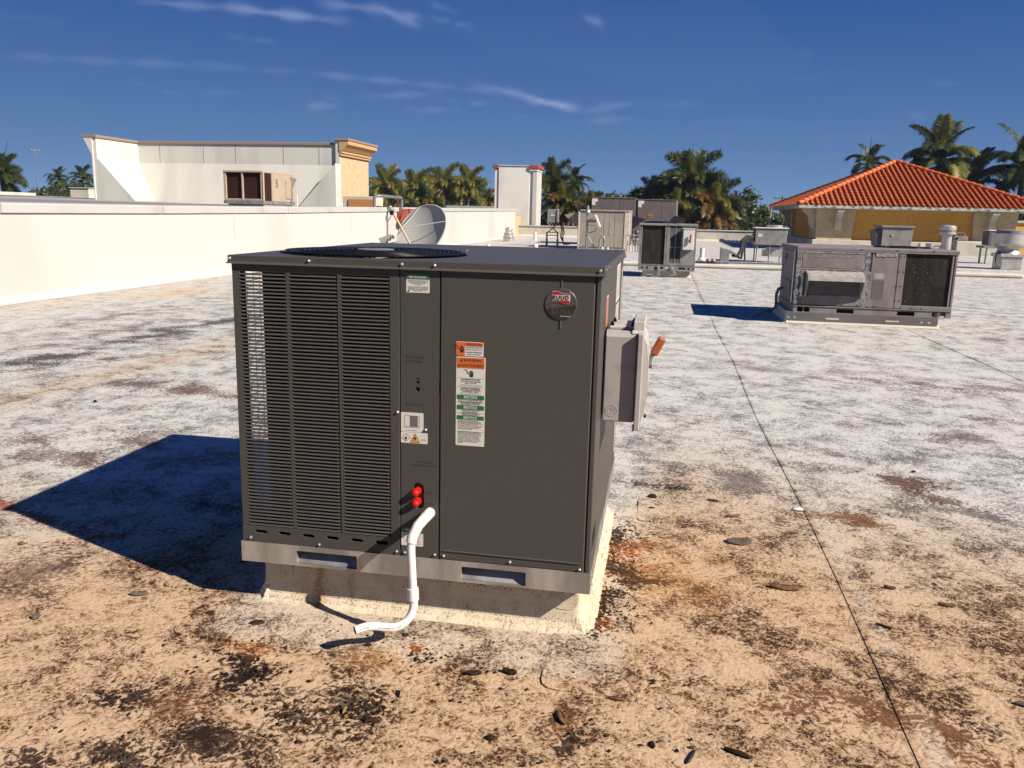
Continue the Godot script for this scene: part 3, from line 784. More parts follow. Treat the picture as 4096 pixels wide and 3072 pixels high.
# ------------------------------------------------------------------ the tall screen wall on the upper roof
func facade_screen():
	var w := thing("screen_wall", "tall white three sided screen wall with sloped braces and brown coping", "wall", Vector3(-15.5, 1.5, -30))
	var T := 3.68
	var b := B.new(w.position)
	b.bb(-20.02, -11.92, 1.3, T, -33.0, -30.0)                 # back wall
	part("back_wall", b, M.screen_wall, w)
	b = B.new(w.position)
	b.bb(-19.9, -20.02, 1.3, T, -30.0, -27.55)
	part("wing_wall", b, M.screen_wall, w)
	b = B.new(w.position)
	b.bb(-11.92, -11.78, 1.3, T + 0.17, -33.0, -29.98)
	part("wing_wall", b, M.stucco_tan, w)
	b = B.new(w.position)
	b.bb(-11.93, -11.775, 1.3, T + 0.17, -29.98, -29.92)
	part("end_panel", b, M.screen_wall, w)
	# sloped braces covered with membrane
	b = B.new(w.position)
	b.quad(Vector3(-19.0, 1.35, -29.58), Vector3(-13.2, 1.35, -29.58), Vector3(-11.93, 2.98, -29.99), Vector3(-19.89, 2.98, -29.99))
	part("brace_slope", b, M.screen_wall, w)
	b = B.new(w.position)
	b.quad(Vector3(-18.35, 1.35, -27.56), Vector3(-19.0, 1.35, -29.58), Vector3(-19.89, 2.98, -29.99), Vector3(-19.89, 2.98, -27.56))
	b.flat(Vector3(-19.89, 1.35, -27.555), Vector3(-18.35, 1.35, -27.555), Vector3(-19.89, 2.98, -27.555))
	part("brace_slope", b, M.screen_wall, w)
	b = B.new(w.position)
	b.quad(Vector3(-13.3, 1.35, -29.98), Vector3(-13.3, 1.35, -29.45), Vector3(-11.76, 3.02, -29.45), Vector3(-11.76, 3.02, -29.98))
	b.flat(Vector3(-13.3, 1.35, -29.45), Vector3(-11.76, 1.35, -29.45), Vector3(-11.76, 3.02, -29.45))
	b.quad(Vector3(-11.76, 1.35, -29.45), Vector3(-11.76, 1.35, -29.98), Vector3(-11.76, 3.02, -29.98), Vector3(-11.76, 3.02, -29.45))
	part("brace_slope", b, M.screen_wall, w)
	# seams of the membrane on the back wall
	for x in [-19.0, -17.2, -15.9, -14.0, -12.6]:
		b = B.new(w.position)
		b.bb(x, x + 0.03, 2.98, T - 0.02, -30.0, -29.992)
		part("seam", b, M.coping, w)
	# brown coping
	for c in [[-20.1, -11.93, -33.1, -29.95, T], [-20.40, -19.85, -29.95, -27.5, T]]:
		b = B.new(w.position)
		b.bb(c[0], c[1], c[4], c[4] + 0.10, c[2], c[3], 0.01)
		part("coping", b, M.coping_brown, w)
	# left wing end profile: a stepped moulding that leans out to the left
	b = B.new(w.position)
	b.ext(PackedVector2Array([Vector2(-20.07, 1.3), Vector2(-20.07, 3.12), Vector2(-20.36, T - .01), Vector2(-20.025, T - .01), Vector2(-20.025, 1.3)]), 2.4, at(0, 0, -27.5))
	part("moulding", b, M.white_metal, w)
	# right wing cornice: three stepped bands under a brown top
	var y := 3.32
	for c in [[.05, .07], [.09, .07], [.42, .12]]:
		b = B.new(w.position)
		if c[0] > 0.3:
			b.ext(PackedVector2Array([Vector2(-11.78, y), Vector2(-11.67, y + .01), Vector2(-11.47, y + .22), Vector2(-11.43, y + .23), Vector2(-11.43, y + .36), Vector2(-11.78, y + .36)]), 3.16, at(0, 0, -29.89))
		else:
			b.bb(-11.78, -11.78 + c[0] + .03, y, y + c[1], -33.04, -29.90, 0.01)
			y += c[1] + 0.012
		part("cornice", b, M.cornice_orange, w)
	b = B.new(w.position)
	b.bb(-11.97, -11.40, T + 0.165, T + 0.25, -33.1, -29.86, 0.01)
	part("coping", b, M.coping_brown, w)
	b = B.new(w.position)
	b.bb(-11.78, -11.69, 1.3, 1.62, -33.01, -29.91, 0.02)
	part("base_band", b, M.white_metal, w)
	# low orange wall beside it
	w = thing("orange_wall", "low orange wall with a white frame right of the tall screen wall", "wall", Vector3(-9.9, 1.4, -26.5))
	b = B.new(w.position)
	b.bb(-10.35, -9.25, 1.3, 1.83, -27.3, -26.5, 0.01)
	part("frame", b, M.membrane, w)
	b = B.new(w.position)
	b.bb(-10.15, -9.28, 1.42, 1.73, -26.5, -26.47)
	part("panel", b, M.stucco_orange, w)
	# beige unit with the figure 5
	var u := thing("packaged_unit", "beige rooftop unit numbered 5 in front of the tall screen wall", "air conditioner", Vector3(-13.0, 1.45, -25.5))
	b = B.new(u.position)
	b.bb(-13.72, -12.37, 1.50, 1.60, -27.3, -25.0, 0.005)
	part("base_rail", b, M.galv_dull, u)
	b = B.new(u.position)
	b.bb(-13.62, -12.42, 1.36, 1.50, -27.2, -25.1)
	part("curb", b, M.membrane, u)
	b = B.new(u.position)
	b.bb(-13.66, -12.41, 1.60, 2.46, -27.25, -25.06)
	part("body", b, M.brown_coil, u)
	for q in [[-13.70, -13.62], [-13.10, -13.05], [-12.46, -12.38]]:
		b = B.new(u.position); b.bb(q[0], q[1], 1.6, 2.46, -25.1, -25.0, 0.005); part("post", b, M.unit_beige, u)
	b = B.new(u.position); b.bb(-13.70, -12.38, 2.46, 2.52, -27.3, -24.98, 0.008); part("lid", b, M.unit_beige, u)
	b = B.new(u.position); b.bb(-13.70, -12.38, 1.6, 1.66, -25.1, -25.005, 0.005); part("sill", b, M.unit_beige, u)
	b = B.new(u.position); b.bb(-12.41, -12.37, 1.6, 2.46, -25.10, -25.0, 0.005); b.bb(-12.41, -12.372, 1.6, 2.46, -27.25, -25.62, 0.005); part("side_panel", b, M.unit_beige, u)
	b = B.new(u.position); b.ext(PackedVector2Array([Vector2(0, 1.62), Vector2(0, 2.42), Vector2(.22, 2.36), Vector2(.05, 2.0), Vector2(.10, 1.95), Vector2(.08, 1.62)]), 0.06, Transform3D(Basis(Vector3(1, 0, 0), Vector3.UP, Vector3(0, 0, 1)), Vector3(-12.37, 0, -26.95))); b.bb(-12.372, -12.34, 1.7, 2.3, -26.95, -26.6, 0.01); part("hood", b, M.unit_beige, u)
	b = B.new(u.position)
	var b2 := B.new()
	letters(b2, "5", 0, 0, 0.26, 0.14)
	for i in b2.v.size():
		b.v.append(Vector3(-12.365, 2.17 + b2.v[i].y, -25.95 - b2.v[i].x) - u.position); b.n.append(Vector3.RIGHT); b.t.append(Vector2.ZERO)
	part("numeral", b, M.print_grey, u)
	b = B.new(u.position); b.cyl(Vector3(-12.25, 1.5, -27.2), Vector3(-12.25, 1.85, -27.2), .02); part("vent_pipe", b, M.pvc, u)

# ------------------------------------------------------------------ yellow building with a tiled roof
func tile_building():
	var w := thing("yellow_building", "yellow stucco building with an orange barrel tile hip roof", "building", Vector3(11.6, 0, -47.4))
	var E := [Vector3(6.2, 2.12, -42), Vector3(17.0, 2.12, -42), Vector3(17.0, 2.12, -52.8), Vector3(6.2, 2.12, -52.8)]
	var apex := Vector3(11.6, 4.43, -47.4)
	var b := B.new(w.position)
	b.bb(7.35, 15.85, -0.5, 1.95, -52.0, -42.85)
	part("wall", b, M.stucco_yellow, w)
	b = B.new(w.position)
	b.bb(7.33, 15.87, 1.36, 1.95, -52.02, -42.80)
	part("wall_band", b, M.stucco_yellow, w)
	b = B.new(w.position)
	b.bb(7.05, 16.1, -0.02, 0.52, -52.2, -42.55, 0.02)
	part("base_curb", b, M.membrane, w)
	# corner piers in three courses
	for c in [[7.22, 8.85, -42.70, -44.6], [14.2, 15.95, -42.70, -44.4], [7.22, 8.0, -50.6, -52.1]]:
		for k in 3:
			b = B.new(w.position)
			var g: float = [0.0, 0.035, 0.07][k]
			b.bb(c[0] - g, c[1] + g, [0.52, 0.93, 1.36][k], [0.93, 1.36, 1.95][k], c[3] - g, c[2] + g, 0.012)
			part("pier_course", b, M.stucco_cream, w)
	# scrolled brackets under the eave
	var prof := PackedVector2Array([Vector2(0, 1.95), Vector2(.62, 1.95), Vector2(.62, 1.84), Vector2(.50, 1.76), Vector2(.36, 1.66), Vector2(.30, 1.52), Vector2(.28, 1.36), Vector2(.22, 1.20), Vector2(.12, 1.06), Vector2(0, 1.0)])
	for c in [[8.0, 1], [14.72, 1]]:
		b = B.new(w.position)
		b.ext(prof, 0.30, Transform3D(Basis(Vector3(0, 0, 1), Vector3.UP, Vector3(-1, 0, 0)), Vector3(c[0], 0, -42.64)))
		part("bracket", b, M.bracket_cream, w)
	for z in [-43.2, -51.4]:
		b = B.new(w.position)
		b.ext(prof, 0.30, Transform3D(Basis(Vector3(-1, 0, 0), Vector3.UP, Vector3(0, 0, -1)), Vector3(7.16, 0, z)))
		part("bracket", b, M.bracket_cream, w)
	# soffit, fascia and gutter
	b = B.new(w.position)
	b.bb(6.3, 16.9, 1.95, 1.99, -52.7, -42.1)
	part("soffit", b, M.bracket_cream, w)
	for k in 4:
		var p: Vector3 = E[k]; var q: Vector3 = E[(k + 1) % 4]
		b = B.new(w.position)
		var d := (q - p).normalized()
		var out := d.cross(Vector3.UP)
		b.box((p + q) / 2 + Vector3(0, -0.07, 0) - out * 0.03, Vector3((q - p).length() + 0.06, 0.17, 0.14), 0.02, Basis(d, Vector3.UP, -out) if false else Basis(d, Vector3.UP, d.cross(Vector3.UP)))
		part("gutter", b, M.gutter, w)
		# roof plane with pan tiles
		b = B.new(w.position)
		b.flat(p, q, apex)
		part("roof_plane", b, M.tile_pan, w)
		# barrel tiles in courses, cut by the hips
		b = B.new(w.position)
		var L := (q - p).length()
		var mid := (p + q) / 2
		var upv := (apex - mid)
		var run := upv.length()
		upv = upv.normalized()
		var nrm := d.cross(upv).normalized()
		if nrm.y < 0:
			nrm = -nrm
		var pitch := 0.245
		var cols := int(L / pitch)
		for i in cols:
			var s := (i + 0.5) * pitch + (L - cols * pitch) / 2
			var reach := run * (1.0 - absf(s - L / 2) / (L / 2)) - 0.08
			var t0 := -0.05
			while t0 < reach:
				var t1 := minf(t0 + 0.37, reach + 0.05)
				var jig := rng.randf_range(-0.006, 0.006)
				var A := p + d * (s + jig) + upv * t0 + nrm * 0.035
				var C := p + d * (s + jig) + upv * (t1 + 0.05) + nrm * 0.012
				for j in 5:
					var a0 := PI * j / 5.0; var a1 := PI * (j + 1) / 5.0
					var u0 := d * cos(a0) + nrm * sin(a0); var u1 := d * cos(a1) + nrm * sin(a1)
					b.tri(A + u0 * .077, C + u0 * .066, C + u1 * .066, u0, u0, u1)
					b.tri(A + u0 * .077, C + u1 * .066, A + u1 * .077, u0, u1, u1)
					b.flat(A, A + u0 * .077, A + u1 * .077)
				t0 += 0.37
		part("barrel_tiles", b, M.tile, w).set_meta("kind", "stuff")
	# hip tiles
	for k in 4:
		var p: Vector3 = E[k]
		var d := (apex - p).normalized()
		var L := (apex - p).length()
		var s := d.cross(Vector3.UP).normalized()
		var u := s.cross(d).normalized()
		var c := 0.0
		var hip := B.new()
		for j in 7:
			var a0 := PI * (j / 7.0 * 1.3 - 0.15); var a1 := PI * ((j + 1) / 7.0 * 1.3 - 0.15)
			var u0 := s * cos(a0) + u * sin(a0); var u1 := s * cos(a1) + u * sin(a1)
			hip.tri(u0 * .125, d * .40 + u0 * .105 - u * .02, d * .40 + u1 * .105 - u * .02, u0, u0, u1)
			hip.tri(u0 * .125, d * .40 + u1 * .105 - u * .02, u1 * .125, u0, u1, u1)
			hip.flat(Vector3.ZERO, u0 * .125, u1 * .125)
		var hm := hip.mesh()
		while c < L - 0.2:
			part("hip_tile", hm, M.tile_hip, w, p + d * c + u * 0.075 + Vector3(0, rng.randf_range(-.006, .006), 0) - w.position)
			c += 0.365
	# a flat roofed wing to the right
	w = thing("side_wing", "brown wall with a white edge at the right of the yellow building", "wall", Vector3(19, 0, -46))
	b = B.new(w.position); b.bb(16.1, 24, -0.02, 1.5, -50, -45.5); part("wall", b, M.stucco_yellow, w)
	b = B.new(w.position); b.bb(16.1, 24, 1.5, 1.62, -50, -45.4, 0.02); part("coping", b, M.coping, w)
# ------------------------------------------------------------------ the main unit
const XL := -1.3716
const ZF := -2.5245

func curb_texture() -> ImageTexture:
	var W := 512; var H := 256
	var ia := noise(0.03, 5, 61).get_image(W, 68, false, false, false)
	ia.resize(W, H, Image.INTERPOLATE_CUBIC)
	var a := ia.get_data()
	var jf := noise(0.30, 3, 62).get_image(W, 68, false, false, false)
	jf.resize(W, H, Image.INTERPOLATE_CUBIC)
	var f := jf.get_data()
	var out := PackedByteArray(); out.resize(W * H * 3)
	var clean := Color(.74, .70, .625); var stain := Color(.67, .60, .50); var spot := Color(.30, .24, .18); var rust := Color(.50, .32, .15)
	for y in H:
		var low := smoothstep(150.0, 256.0, y)
		for x in W:
			var i := y * W + x
			var c := clean.lerp(stain, clampf((a[i] - 100) / 70.0, 0.0, 1.0) * 0.4)
			c = c.lerp(spot, smoothstep(172.0 - low * 34.0, 200.0 - low * 30.0, f[i] + (a[i] - 128) * 0.3) * (0.45 + 0.4 * low))
			# rust that ran down from the pockets of the base rail
			for s in [[389, 5.0, .75], [430, 3.0, .25], [372, 10.0, .25]]:
				c = c.lerp(rust, exp(-pow((x - s[0] + sin(y * 0.05) * 2.0) / s[1], 2.0)) * s[2] * clampf((f[i] - 70) / 60.0, 0.2, 1.0))
			# black mildew under the second pocket
			c = c.lerp(Color(.16, .13, .12), smoothstep(150.0, 185.0, f[i] + 34.0 * exp(-pow((y - 62 - (x - 60) * .2) / 22.0, 2.0) - pow((x - 62) / 70.0, 2.0))) * exp(-pow((y - 62 - (x - 60) * .2) / 30.0, 2.0) - pow((x - 62) / 75.0, 2.0)))
			out[i * 3] = c.r8; out[i * 3 + 1] = c.g8; out[i * 3 + 2] = c.b8
	return ImageTexture.create_from_image(Image.create_from_data(W, H, false, Image.FORMAT_RGB8, out))

func curb(called: String, label: String, x0: float, x1: float, z0: float, z1: float, top: float, m: Material, spread := 1.0) -> Node3D:
	var w := thing(called, label, "roof curb", Vector3((x0 + x1) / 2, 0, (z0 + z1) / 2))
	var b := B.new(w.position)
	var prof := [[0.0, top], [0.0, .085], [.003, .055], [.011, .030], [.020, .012], [.032, .006], [.046, .0036]]
	var loops := []
	for p in prof:
		var loop := []
		var r: float = 0.028 + p[0] * spread * 0.9
		for q in [[x1, z1, 0.0], [x0, z1, 0.25], [x0, z0, 0.5], [x1, z0, 0.75]]:
			var cx: float = q[0] + (p[0] * spread - r) * (1 if q[0] == x1 else -1)
			var cz: float = q[1] + (p[0] * spread - r) * (1 if q[1] == z1 else -1)
			for i in 6:
				var g: float = TAU * (q[2] + 0.25 * i / 5.0)
				var wob: float = 0.0 if p[0] < 0.01 else 0.006 * sin(g * 7.0 + p[0] * 60.0)
				loop.append(Vector3(cx + cos(g) * (r + wob), p[1], cz + sin(g) * (r + wob)))
		loops.append(loop)
	var mid := Vector3((x0 + x1) / 2, -1.0, (z0 + z1) / 2)
	for i in loops.size() - 1:
		for j in loops[i].size():
			var k: int = (j + 1) % loops[i].size()
			b.quado(loops[i][j], loops[i][k], loops[i + 1][k], loops[i + 1][j], mid)
	part("curb_flashing", b, m, w)
	b = B.new(w.position)
	b.bb(x0 + .03, x1 - .03, top - .01, top - .004, z0 + .03, z1 - .03)
	part("curb_top", b, M.membrane, w)
	return w

func curb_and_unit():
	var tex := curb_texture()
	var m := mat("curb", Color.WHITE, 0.6, 0.0, tex, 1.0, 0.3)
	m.uv1_scale = Vector3(.667, 5.0, .667)
	var c := curb("roof_curb", "cream membrane covered curb under the dark grey unit in the foreground", -1.34, -.195, -3.80, -2.60, .176, m)
	var b := B.new(c.position)
	b.bb(-.812, -.806, .09, .172, -2.601, -2.598)
	part("curb_seam", b, M.membrane, c)
	for x in [[-1.325, -1.225], [-.30, -.21]]:
		b = B.new(c.position)
		b.ext(plate(x[0], x[1], .075, .155, .03), 0.0025, at(0, 0, -2.597))
		part("corner_patch", b, m, c)

	var u := thing("packaged_unit_001", "dark grey rooftop air conditioner with louvred front and warning labels in the foreground", "air conditioner", Vector3(XL, .176, ZF))
	var O := u.position
	var F := at(XL, 0, ZF)
	# --- base rail
	b = B.new(O)
	var R := at(XL, 0, ZF + .003)
	var cuts := [[-.004, .165, 0], [.165, .45, .3065], [.45, .74, 0], [.74, 1.03, .8855], [1.03, 1.204, 0]]
	for q in cuts:
		if q[2] > 0:
			b.holed(q[0], .176, q[1], .2435, Vector2(q[2], .2045), .108, -.0235, .003, R)
		else:
			b.bb(XL + q[0], XL + q[1], .176, .2435, ZF - .003, ZF + .003)
	b.bb(XL - .004, XL + 1.204, .2435, .2455, ZF - .05, ZF + .003)
	b.bb(XL - .004, XL + .002, .176, .2435, ZF - 1.361, ZF - .004)
	b.bb(XL + 1.198, XL + 1.204, .176, .2435, ZF - 1.361, ZF - .004)
	b.bb(XL, XL + 1.2, .176, .2435, ZF - 1.364, ZF - 1.358)
	b.bb(XL - .004, XL + 1.204, .1735, .176, ZF - .03, ZF + .003)
	part("base_rail", b, M.galv, u)
	for q in [.3065, .8855]:
		b = B.new(O)
		b.bb(XL + q - .112, XL + q - .109, .179, .2285, ZF - .35, ZF - .004)
		b.bb(XL + q + .109, XL + q + .112, .179, .2285, ZF - .35, ZF - .004)
		b.bb(XL + q - .109, XL + q + .109, .1785, .1805, ZF - .35, ZF - .004)
		b.quad(Vector3(XL + q - .109, .181, ZF - .008), Vector3(XL + q + .109, .181, ZF - .008), Vector3(XL + q + .109, .2285, ZF - .045), Vector3(XL + q - .109, .2285, ZF - .045))
		part("fork_pocket", b, M.galv_dull, u)
	# --- inside
	b = B.new(O)
	b.bb(XL + .135, XL + .56, .25, 1.19, ZF - .10, ZF - .075)
	b.bb(XL + .006, XL + .045, .25, 1.19, ZF - 1.3, ZF - .205)
	b.bb(XL + .06, XL + 1.15, .25, 1.19, ZF - 1.32, ZF - 1.28)
	part("condenser_coil", b, M.coil, u)
	b = B.new(O)
	b.bb(XL + .565, XL + 1.19, .247, 1.19, ZF - .06, ZF - .011)
	b.bb(XL + .01, XL + 1.19, .235, .247, ZF - 1.35, ZF - .03)
	part("inner_pan", b, M.charcoal, u)
	# --- louvred panel
	b = B.new(O)
	b.bb(XL + .003, XL + .567, 1.1725, 1.2, ZF - .012, ZF)
	for q in [[.003, .030], [.187, .2015], [.361, .3755], [.534, .567]]:
		b.bb(XL + q[0], XL + q[1], .3065, 1.1725, ZF - .012, ZF, .0015)
	b.bb(XL + .003, XL + .567, .247, .268, ZF - .012, ZF)
	var edges := [.003, .114, .199, .285, .3715, .458, .567]
	for k in 6:
		b.holed(edges[k], .268, edges[k + 1], .3065, Vector2([.0706, .1559, .2418, .3283, .4148, .5012][k], .2845), .018, .0062, .008, F, 16)
	var lp := part("louvre_panel", b, M.charcoal, u)
	var sp := PackedVector2Array([Vector2(-.006, .0008), Vector2(0, -.0002), Vector2(.0020, -.0034), Vector2(.0010, -.0056), Vector2(.0001, -.0056), Vector2(-.0012, -.0024)])
	b = B.new()
	b.ext(sp, .1575, Transform3D(Basis(Vector3(0, 0, 1), Vector3.UP, Vector3.LEFT), Vector3.ZERO))
	var slat := b.mesh()
	var P := (1.1725 - .3065) / 72.0
	for col in [.0297, .2012, .3752]:
		for k in 72:
			var y := 1.1725 - k * P - .0062
			part("slat", slat, M.charcoal_slat, lp, Vector3(XL + col, y, ZF) - O + Vector3(0, rng.randf_range(-.0002, .0002), 0))
	# --- control panel with its holes
	b = B.new(O)
	for q in [[.247, .405], [.515, .80], [.857, 1.2]]:
		b.bb(XL + .571, XL + .698, q[0], q[1], ZF - .010, ZF)
	b.holed(.571, .80, .698, .831, Vector2(.6277, .8175), 0.0, .0078, .008, F, 20)
	b.holed(.571, .831, .698, .848, Vector2(.6277, .8405), 0.0, .0053, .008, F, 20)
	b.holed(.571, .848, .698, .857, Vector2(.6277, .8520), .0062, -.0018, .008, F, 8)
	b.holed(.405, -.698, .515, -.571, Vector2(.460, -.6305), .027, .0185, .016, Transform3D(Basis(Vector3.UP, Vector3.LEFT, Vector3.BACK), Vector3(XL, 0, ZF)), 32)
	var cp := part("control_panel", b, M.charcoal, u)
	b = B.new(O)
	letters(b, "LINE VOLTAGE", XL + .6165, .9218, .0078, .062, ZF, false, .0012)
	letters(b, "ULNOX ONLY", XL + .6165, .9080, .0078, .055, ZF, false, .0012)
	letters(b, "LINE VOLTAGE", XL + .6170, .7670, .0078, .062, ZF, false, .0012)
	letters(b, "24V WIRING", XL + .6480, .5768, .0062, .052, ZF, false, .0012)
	letters(b, "FROM THERMOSTAT", XL + .6480, .5648, .0062, .085, ZF, false, .0012)
	letters(b, "HIGH", XL + .6666, .4738, .0068, .021, ZF, false, .0012)
	letters(b, "LOW", XL + .6664, .4360, .0068, .021, ZF, false, .0012)
	part("embossed_lettering", b, M.charcoal, cp)
	for q in [[.6723, .9128, .0137], [.6727, .7638, .0137], [.6717, .5376, .0114]]:
		b = B.new(O)
		var ring := []
		for i in 33:
			ring.append(Vector3(XL + q[0] + cos(TAU * i / 32) * q[2], q[1] + sin(TAU * i / 32) * q[2], ZF))
		b.tube(ring, .0009, 6, false)
		part("knockout", b, M.charcoal, cp)
	for y in [.4751, .4393]:
		b = B.new(O)
		b.lathe(Vector3(XL + .6285, y + .002, ZF - .02), [Vector2(.0125, 0), Vector2(.0125, .034), Vector2(.0112, .040), Vector2(.0075, .044), Vector2(0, .0455)], 20, Basis(Vector3.RIGHT, Vector3(-.12, -.08, 1).normalized(), Vector3(0, -1, -.08).normalized()))
		part("valve_cap", b, M.red_cap, u)
	b = B.new(O)
	b.bb(XL + .605, XL + .655, .41, .51, ZF - .02, ZF - .017)
	part("valve_recess", b, mat("recess_brown", lin(.03, .008, .006), 0.4), u)
	# --- access panel
	b = B.new(O)
	b.bb(XL + .7015, XL + 1.1805, .246, 1.2, ZF - .014, ZF + .001, .003)
	b.tube([Vector3(XL + .7105, .2775, ZF + .0005), Vector3(XL + .716, .2775, ZF + .001), Vector3(XL + 1.165, .2750, ZF + .001), Vector3(XL + 1.171, .2750, ZF + .0005)], [.001, .0036, .0036, .001], 10)
	var ap := part("access_panel", b, M.charcoal, u)
	b = B.new(O)
	for q in [[1.158, 1.181], [1.034, 1.060]]:
		b.tube([Vector3(XL + 1.0785, q[0], ZF + .001), Vector3(XL + 1.0785, q[1], ZF + .001)], .0026, 8)
	part("panel_rib", b, M.charcoal, ap)
	b = B.new(O)
	b.bb(XL + 1.1845, XL + 1.2, .246, 1.2, ZF - .27, ZF, .0025)
	part("corner_post", b, M.charcoal, u)
	# --- sides and back
	b = B.new(O)
	b.bb(XL + 1.18, XL + 1.1985, .246, 1.2, ZF - 1.215, ZF - .275)
	var side := part("side_panel", b, M.charcoal, u)
	b = B.new(O)
	b.bb(XL + 1.18, XL + 1.2005, .246, 1.2, ZF - 1.361, ZF - 1.22, .002)
	part("rear_post", b, M.charcoal, u)
	b = B.new(O)
	b.bb(XL + 1.1985, XL + 1.2025, .30, 1.15, ZF - 1.275, ZF - 1.245)
	part("trim_strip", b, M.box_grey_pale, side)
	b = B.new(O)
	b.bb(XL + .0, XL + 1.19, .246, 1.2, ZF - 1.361, ZF - 1.34)
	part("back_panel", b, M.charcoal, u)
	b = B.new(O)
	b.bb(XL, XL + .010, .246, 1.2, ZF - .078, ZF - .0125)
	b.bb(XL, XL + .008, .246, .30, ZF - 1.34, ZF - .078)
	b.bb(XL, XL + .008, 1.175, 1.2, ZF - 1.34, ZF - .078)
	for k in 4:
		b.bb(XL, XL + .008, .30, 1.175, ZF - .215 - k * .36, ZF - .24 - k * .36)
	var ls := part("left_guard", b, M.charcoal, u)
	b = B.new(O)
	for k in 40:
		b.tube([Vector3(XL + .004, .305 + k * .0218, ZF - .078), Vector3(XL + .004, .305 + k * .0218, ZF - 1.34)], .0011, 5)
	for k in 5:
		b.tube([Vector3(XL + .0025, .30, ZF - .10 - k * .045), Vector3(XL + .0025, 1.175, ZF - .10 - k * .045)], .0009, 5)
	part("guard_wire", b, M.gloss_black, ls)
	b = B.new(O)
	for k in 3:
		b.bb(XL + 1.198, XL + 1.2008, .30, .36, ZF - .05 - k * .05, ZF - .075 - k * .05)  # dark boxes painted on for the shade inside open slots
	part("vent_slot_shade", b, M.coil, side)
	# --- lid
	b = B.new(O)
	var LX := Transform3D(Basis(Vector3.RIGHT, Vector3.FORWARD, Vector3.UP), Vector3(XL, 1.224, ZF))
	b.holed(-.004, -.004, 1.204, 1.365, Vector2(.3646, .3655), 0.0, .328, .03, LX, 64)
	for q in [[-.0065, -.003, .006, -1.367], [1.203, 1.2065, .006, -1.367]]:
		b.bb(XL + q[0], XL + q[1], 1.2045, 1.2225, ZF + q[2], ZF + q[3])
	b.bb(XL - .0065, XL + 1.2065, 1.2045, 1.2225, ZF + .003, ZF + .006)
	b.bb(XL - .0065, XL + 1.2065, 1.1985, 1.2225, ZF - 1.367, ZF - 1.364)
	var e := [Vector3(-.0065, 0, .006), Vector3(1.2065, 0, .006), Vector3(1.2065, 0, -1.367), Vector3(-.0065, 0, -1.367)]
	var mid := Vector3(XL + .6, 1.1, ZF - .68)
	for k in 4:
		var p: Vector3 = e[k]; var q: Vector3 = e[(k + 1) % 4]
		var cp2 := Vector3(.6, 0, -.68)
		var op := Vector3(signf(p.x - cp2.x), 0, signf(p.z - cp2.z)); var oq := Vector3(signf(q.x - cp2.x), 0, signf(q.z - cp2.z))
		var base := Vector3(XL, 0, ZF)
		b.quado(base + p + Vector3(0, 1.2225, 0), base + q + Vector3(0, 1.2225, 0), base + q - oq * .0025 + Vector3(0, 1.224, 0), base + p - op * .0025 + Vector3(0, 1.224, 0), mid)
		b.quado(base + p + Vector3(0, 1.2045, 0), base + q + Vector3(0, 1.2045, 0), base + q + oq * .0065 + Vector3(0, 1.197, 0), base + p + op * .0065 + Vector3(0, 1.197, 0), mid)
		b.quado(base + p + op * .0065 + Vector3(0, 1.197, 0), base + q + oq * .0065 + Vector3(0, 1.197, 0), base + q - oq * .004 + Vector3(0, 1.1965, 0), base + p - op * .004 + Vector3(0, 1.1965, 0), mid + Vector3.UP)
	part("lid", b, M.charcoal, u)
	# --- fan under its wire guard
	var fc := Vector3(XL + .3646, 1.224, ZF - .3655)
	b = B.new(O)
	b.lathe(fc, [Vector2(.326, -.0), Vector2(.315, -.02), Vector2(.312, -.16), Vector2(.318, -.20)], 48)
	part("fan_shroud", b, M.gloss_black, u)
	b = B.new(O)
	b.cyl(fc + Vector3(0, -.21, 0), fc + Vector3(0, -.205, 0), .32, .32, 40)
	part("fan_well", b, M.charcoal, u)
	for k in 15:
		var r := .312 - k * .0162
		b = B.new(O)
		var ring := []
		for i in 65:
			ring.append(fc + Vector3(cos(TAU * i / 64) * r, .007 + .007 * (1.0 - pow(r / .312, 2.0)), sin(TAU * i / 64) * r))
		b.tube(ring, .0022 if k else .004, 6, false)
		part("guard_ring", b, M.gloss_black, u)
	for k in 8:
		b = B.new(O)
		var d := Vector3(cos(TAU * k / 8 + .25), 0, sin(TAU * k / 8 + .25))
		b.tube([fc + d * .322 + Vector3(0, .003, 0), fc + d * .312 + Vector3(0, .0045, 0), fc + d * .2 + Vector3(0, .0085, 0), fc + d * .06 + Vector3(0, .0115, 0)], .0024, 6)
		part("guard_spoke", b, M.gloss_black, u)
		b = B.new(O)
		b.box(fc + d * .322 + Vector3(0, .003, 0), Vector3(.022, .006, .014), .001, Basis(Vector3.UP, -TAU * k / 8 - .25))
		part("guard_clip", b, M.gloss_black, u)
	b = B.new(O)
	b.lathe(fc, [Vector2(.066, -.10), Vector2(.066, .014), Vector2(.062, .0165), Vector2(0, .0172)], 28)
	part("fan_motor", b, M.galv_dull, u)
	for k in 3:
		b = B.new(O)
		var a := TAU * k / 3 + .4
		var bs := Basis(Vector3.UP, a)
		for i in 6:
			var r0 := .07 + i * .039; var r1 := .07 + (i + 1) * .039
			b.quad(fc + bs * Vector3(r0, -.13, .06 + r0 * .15), fc + bs * Vector3(r1, -.13, .06 + r1 * .15), fc + bs * Vector3(r1, -.075, -.05 - r1 * .2), fc + bs * Vector3(r0, -.075, -.05 - r0 * .2))
		part("fan_blade", b, M.galv_dull, u)
	# --- screws
	b = B.new()
	b.lathe(Vector3.ZERO, [Vector2(.0056, 0), Vector2(.0055, .0014), Vector2(.0038, .0018), Vector2(.0038, .0052), Vector2(.003, .006), Vector2(0, .006)], 12, Basis(Vector3.RIGHT, Vector3.BACK, Vector3.DOWN))
	var screw := b.mesh()
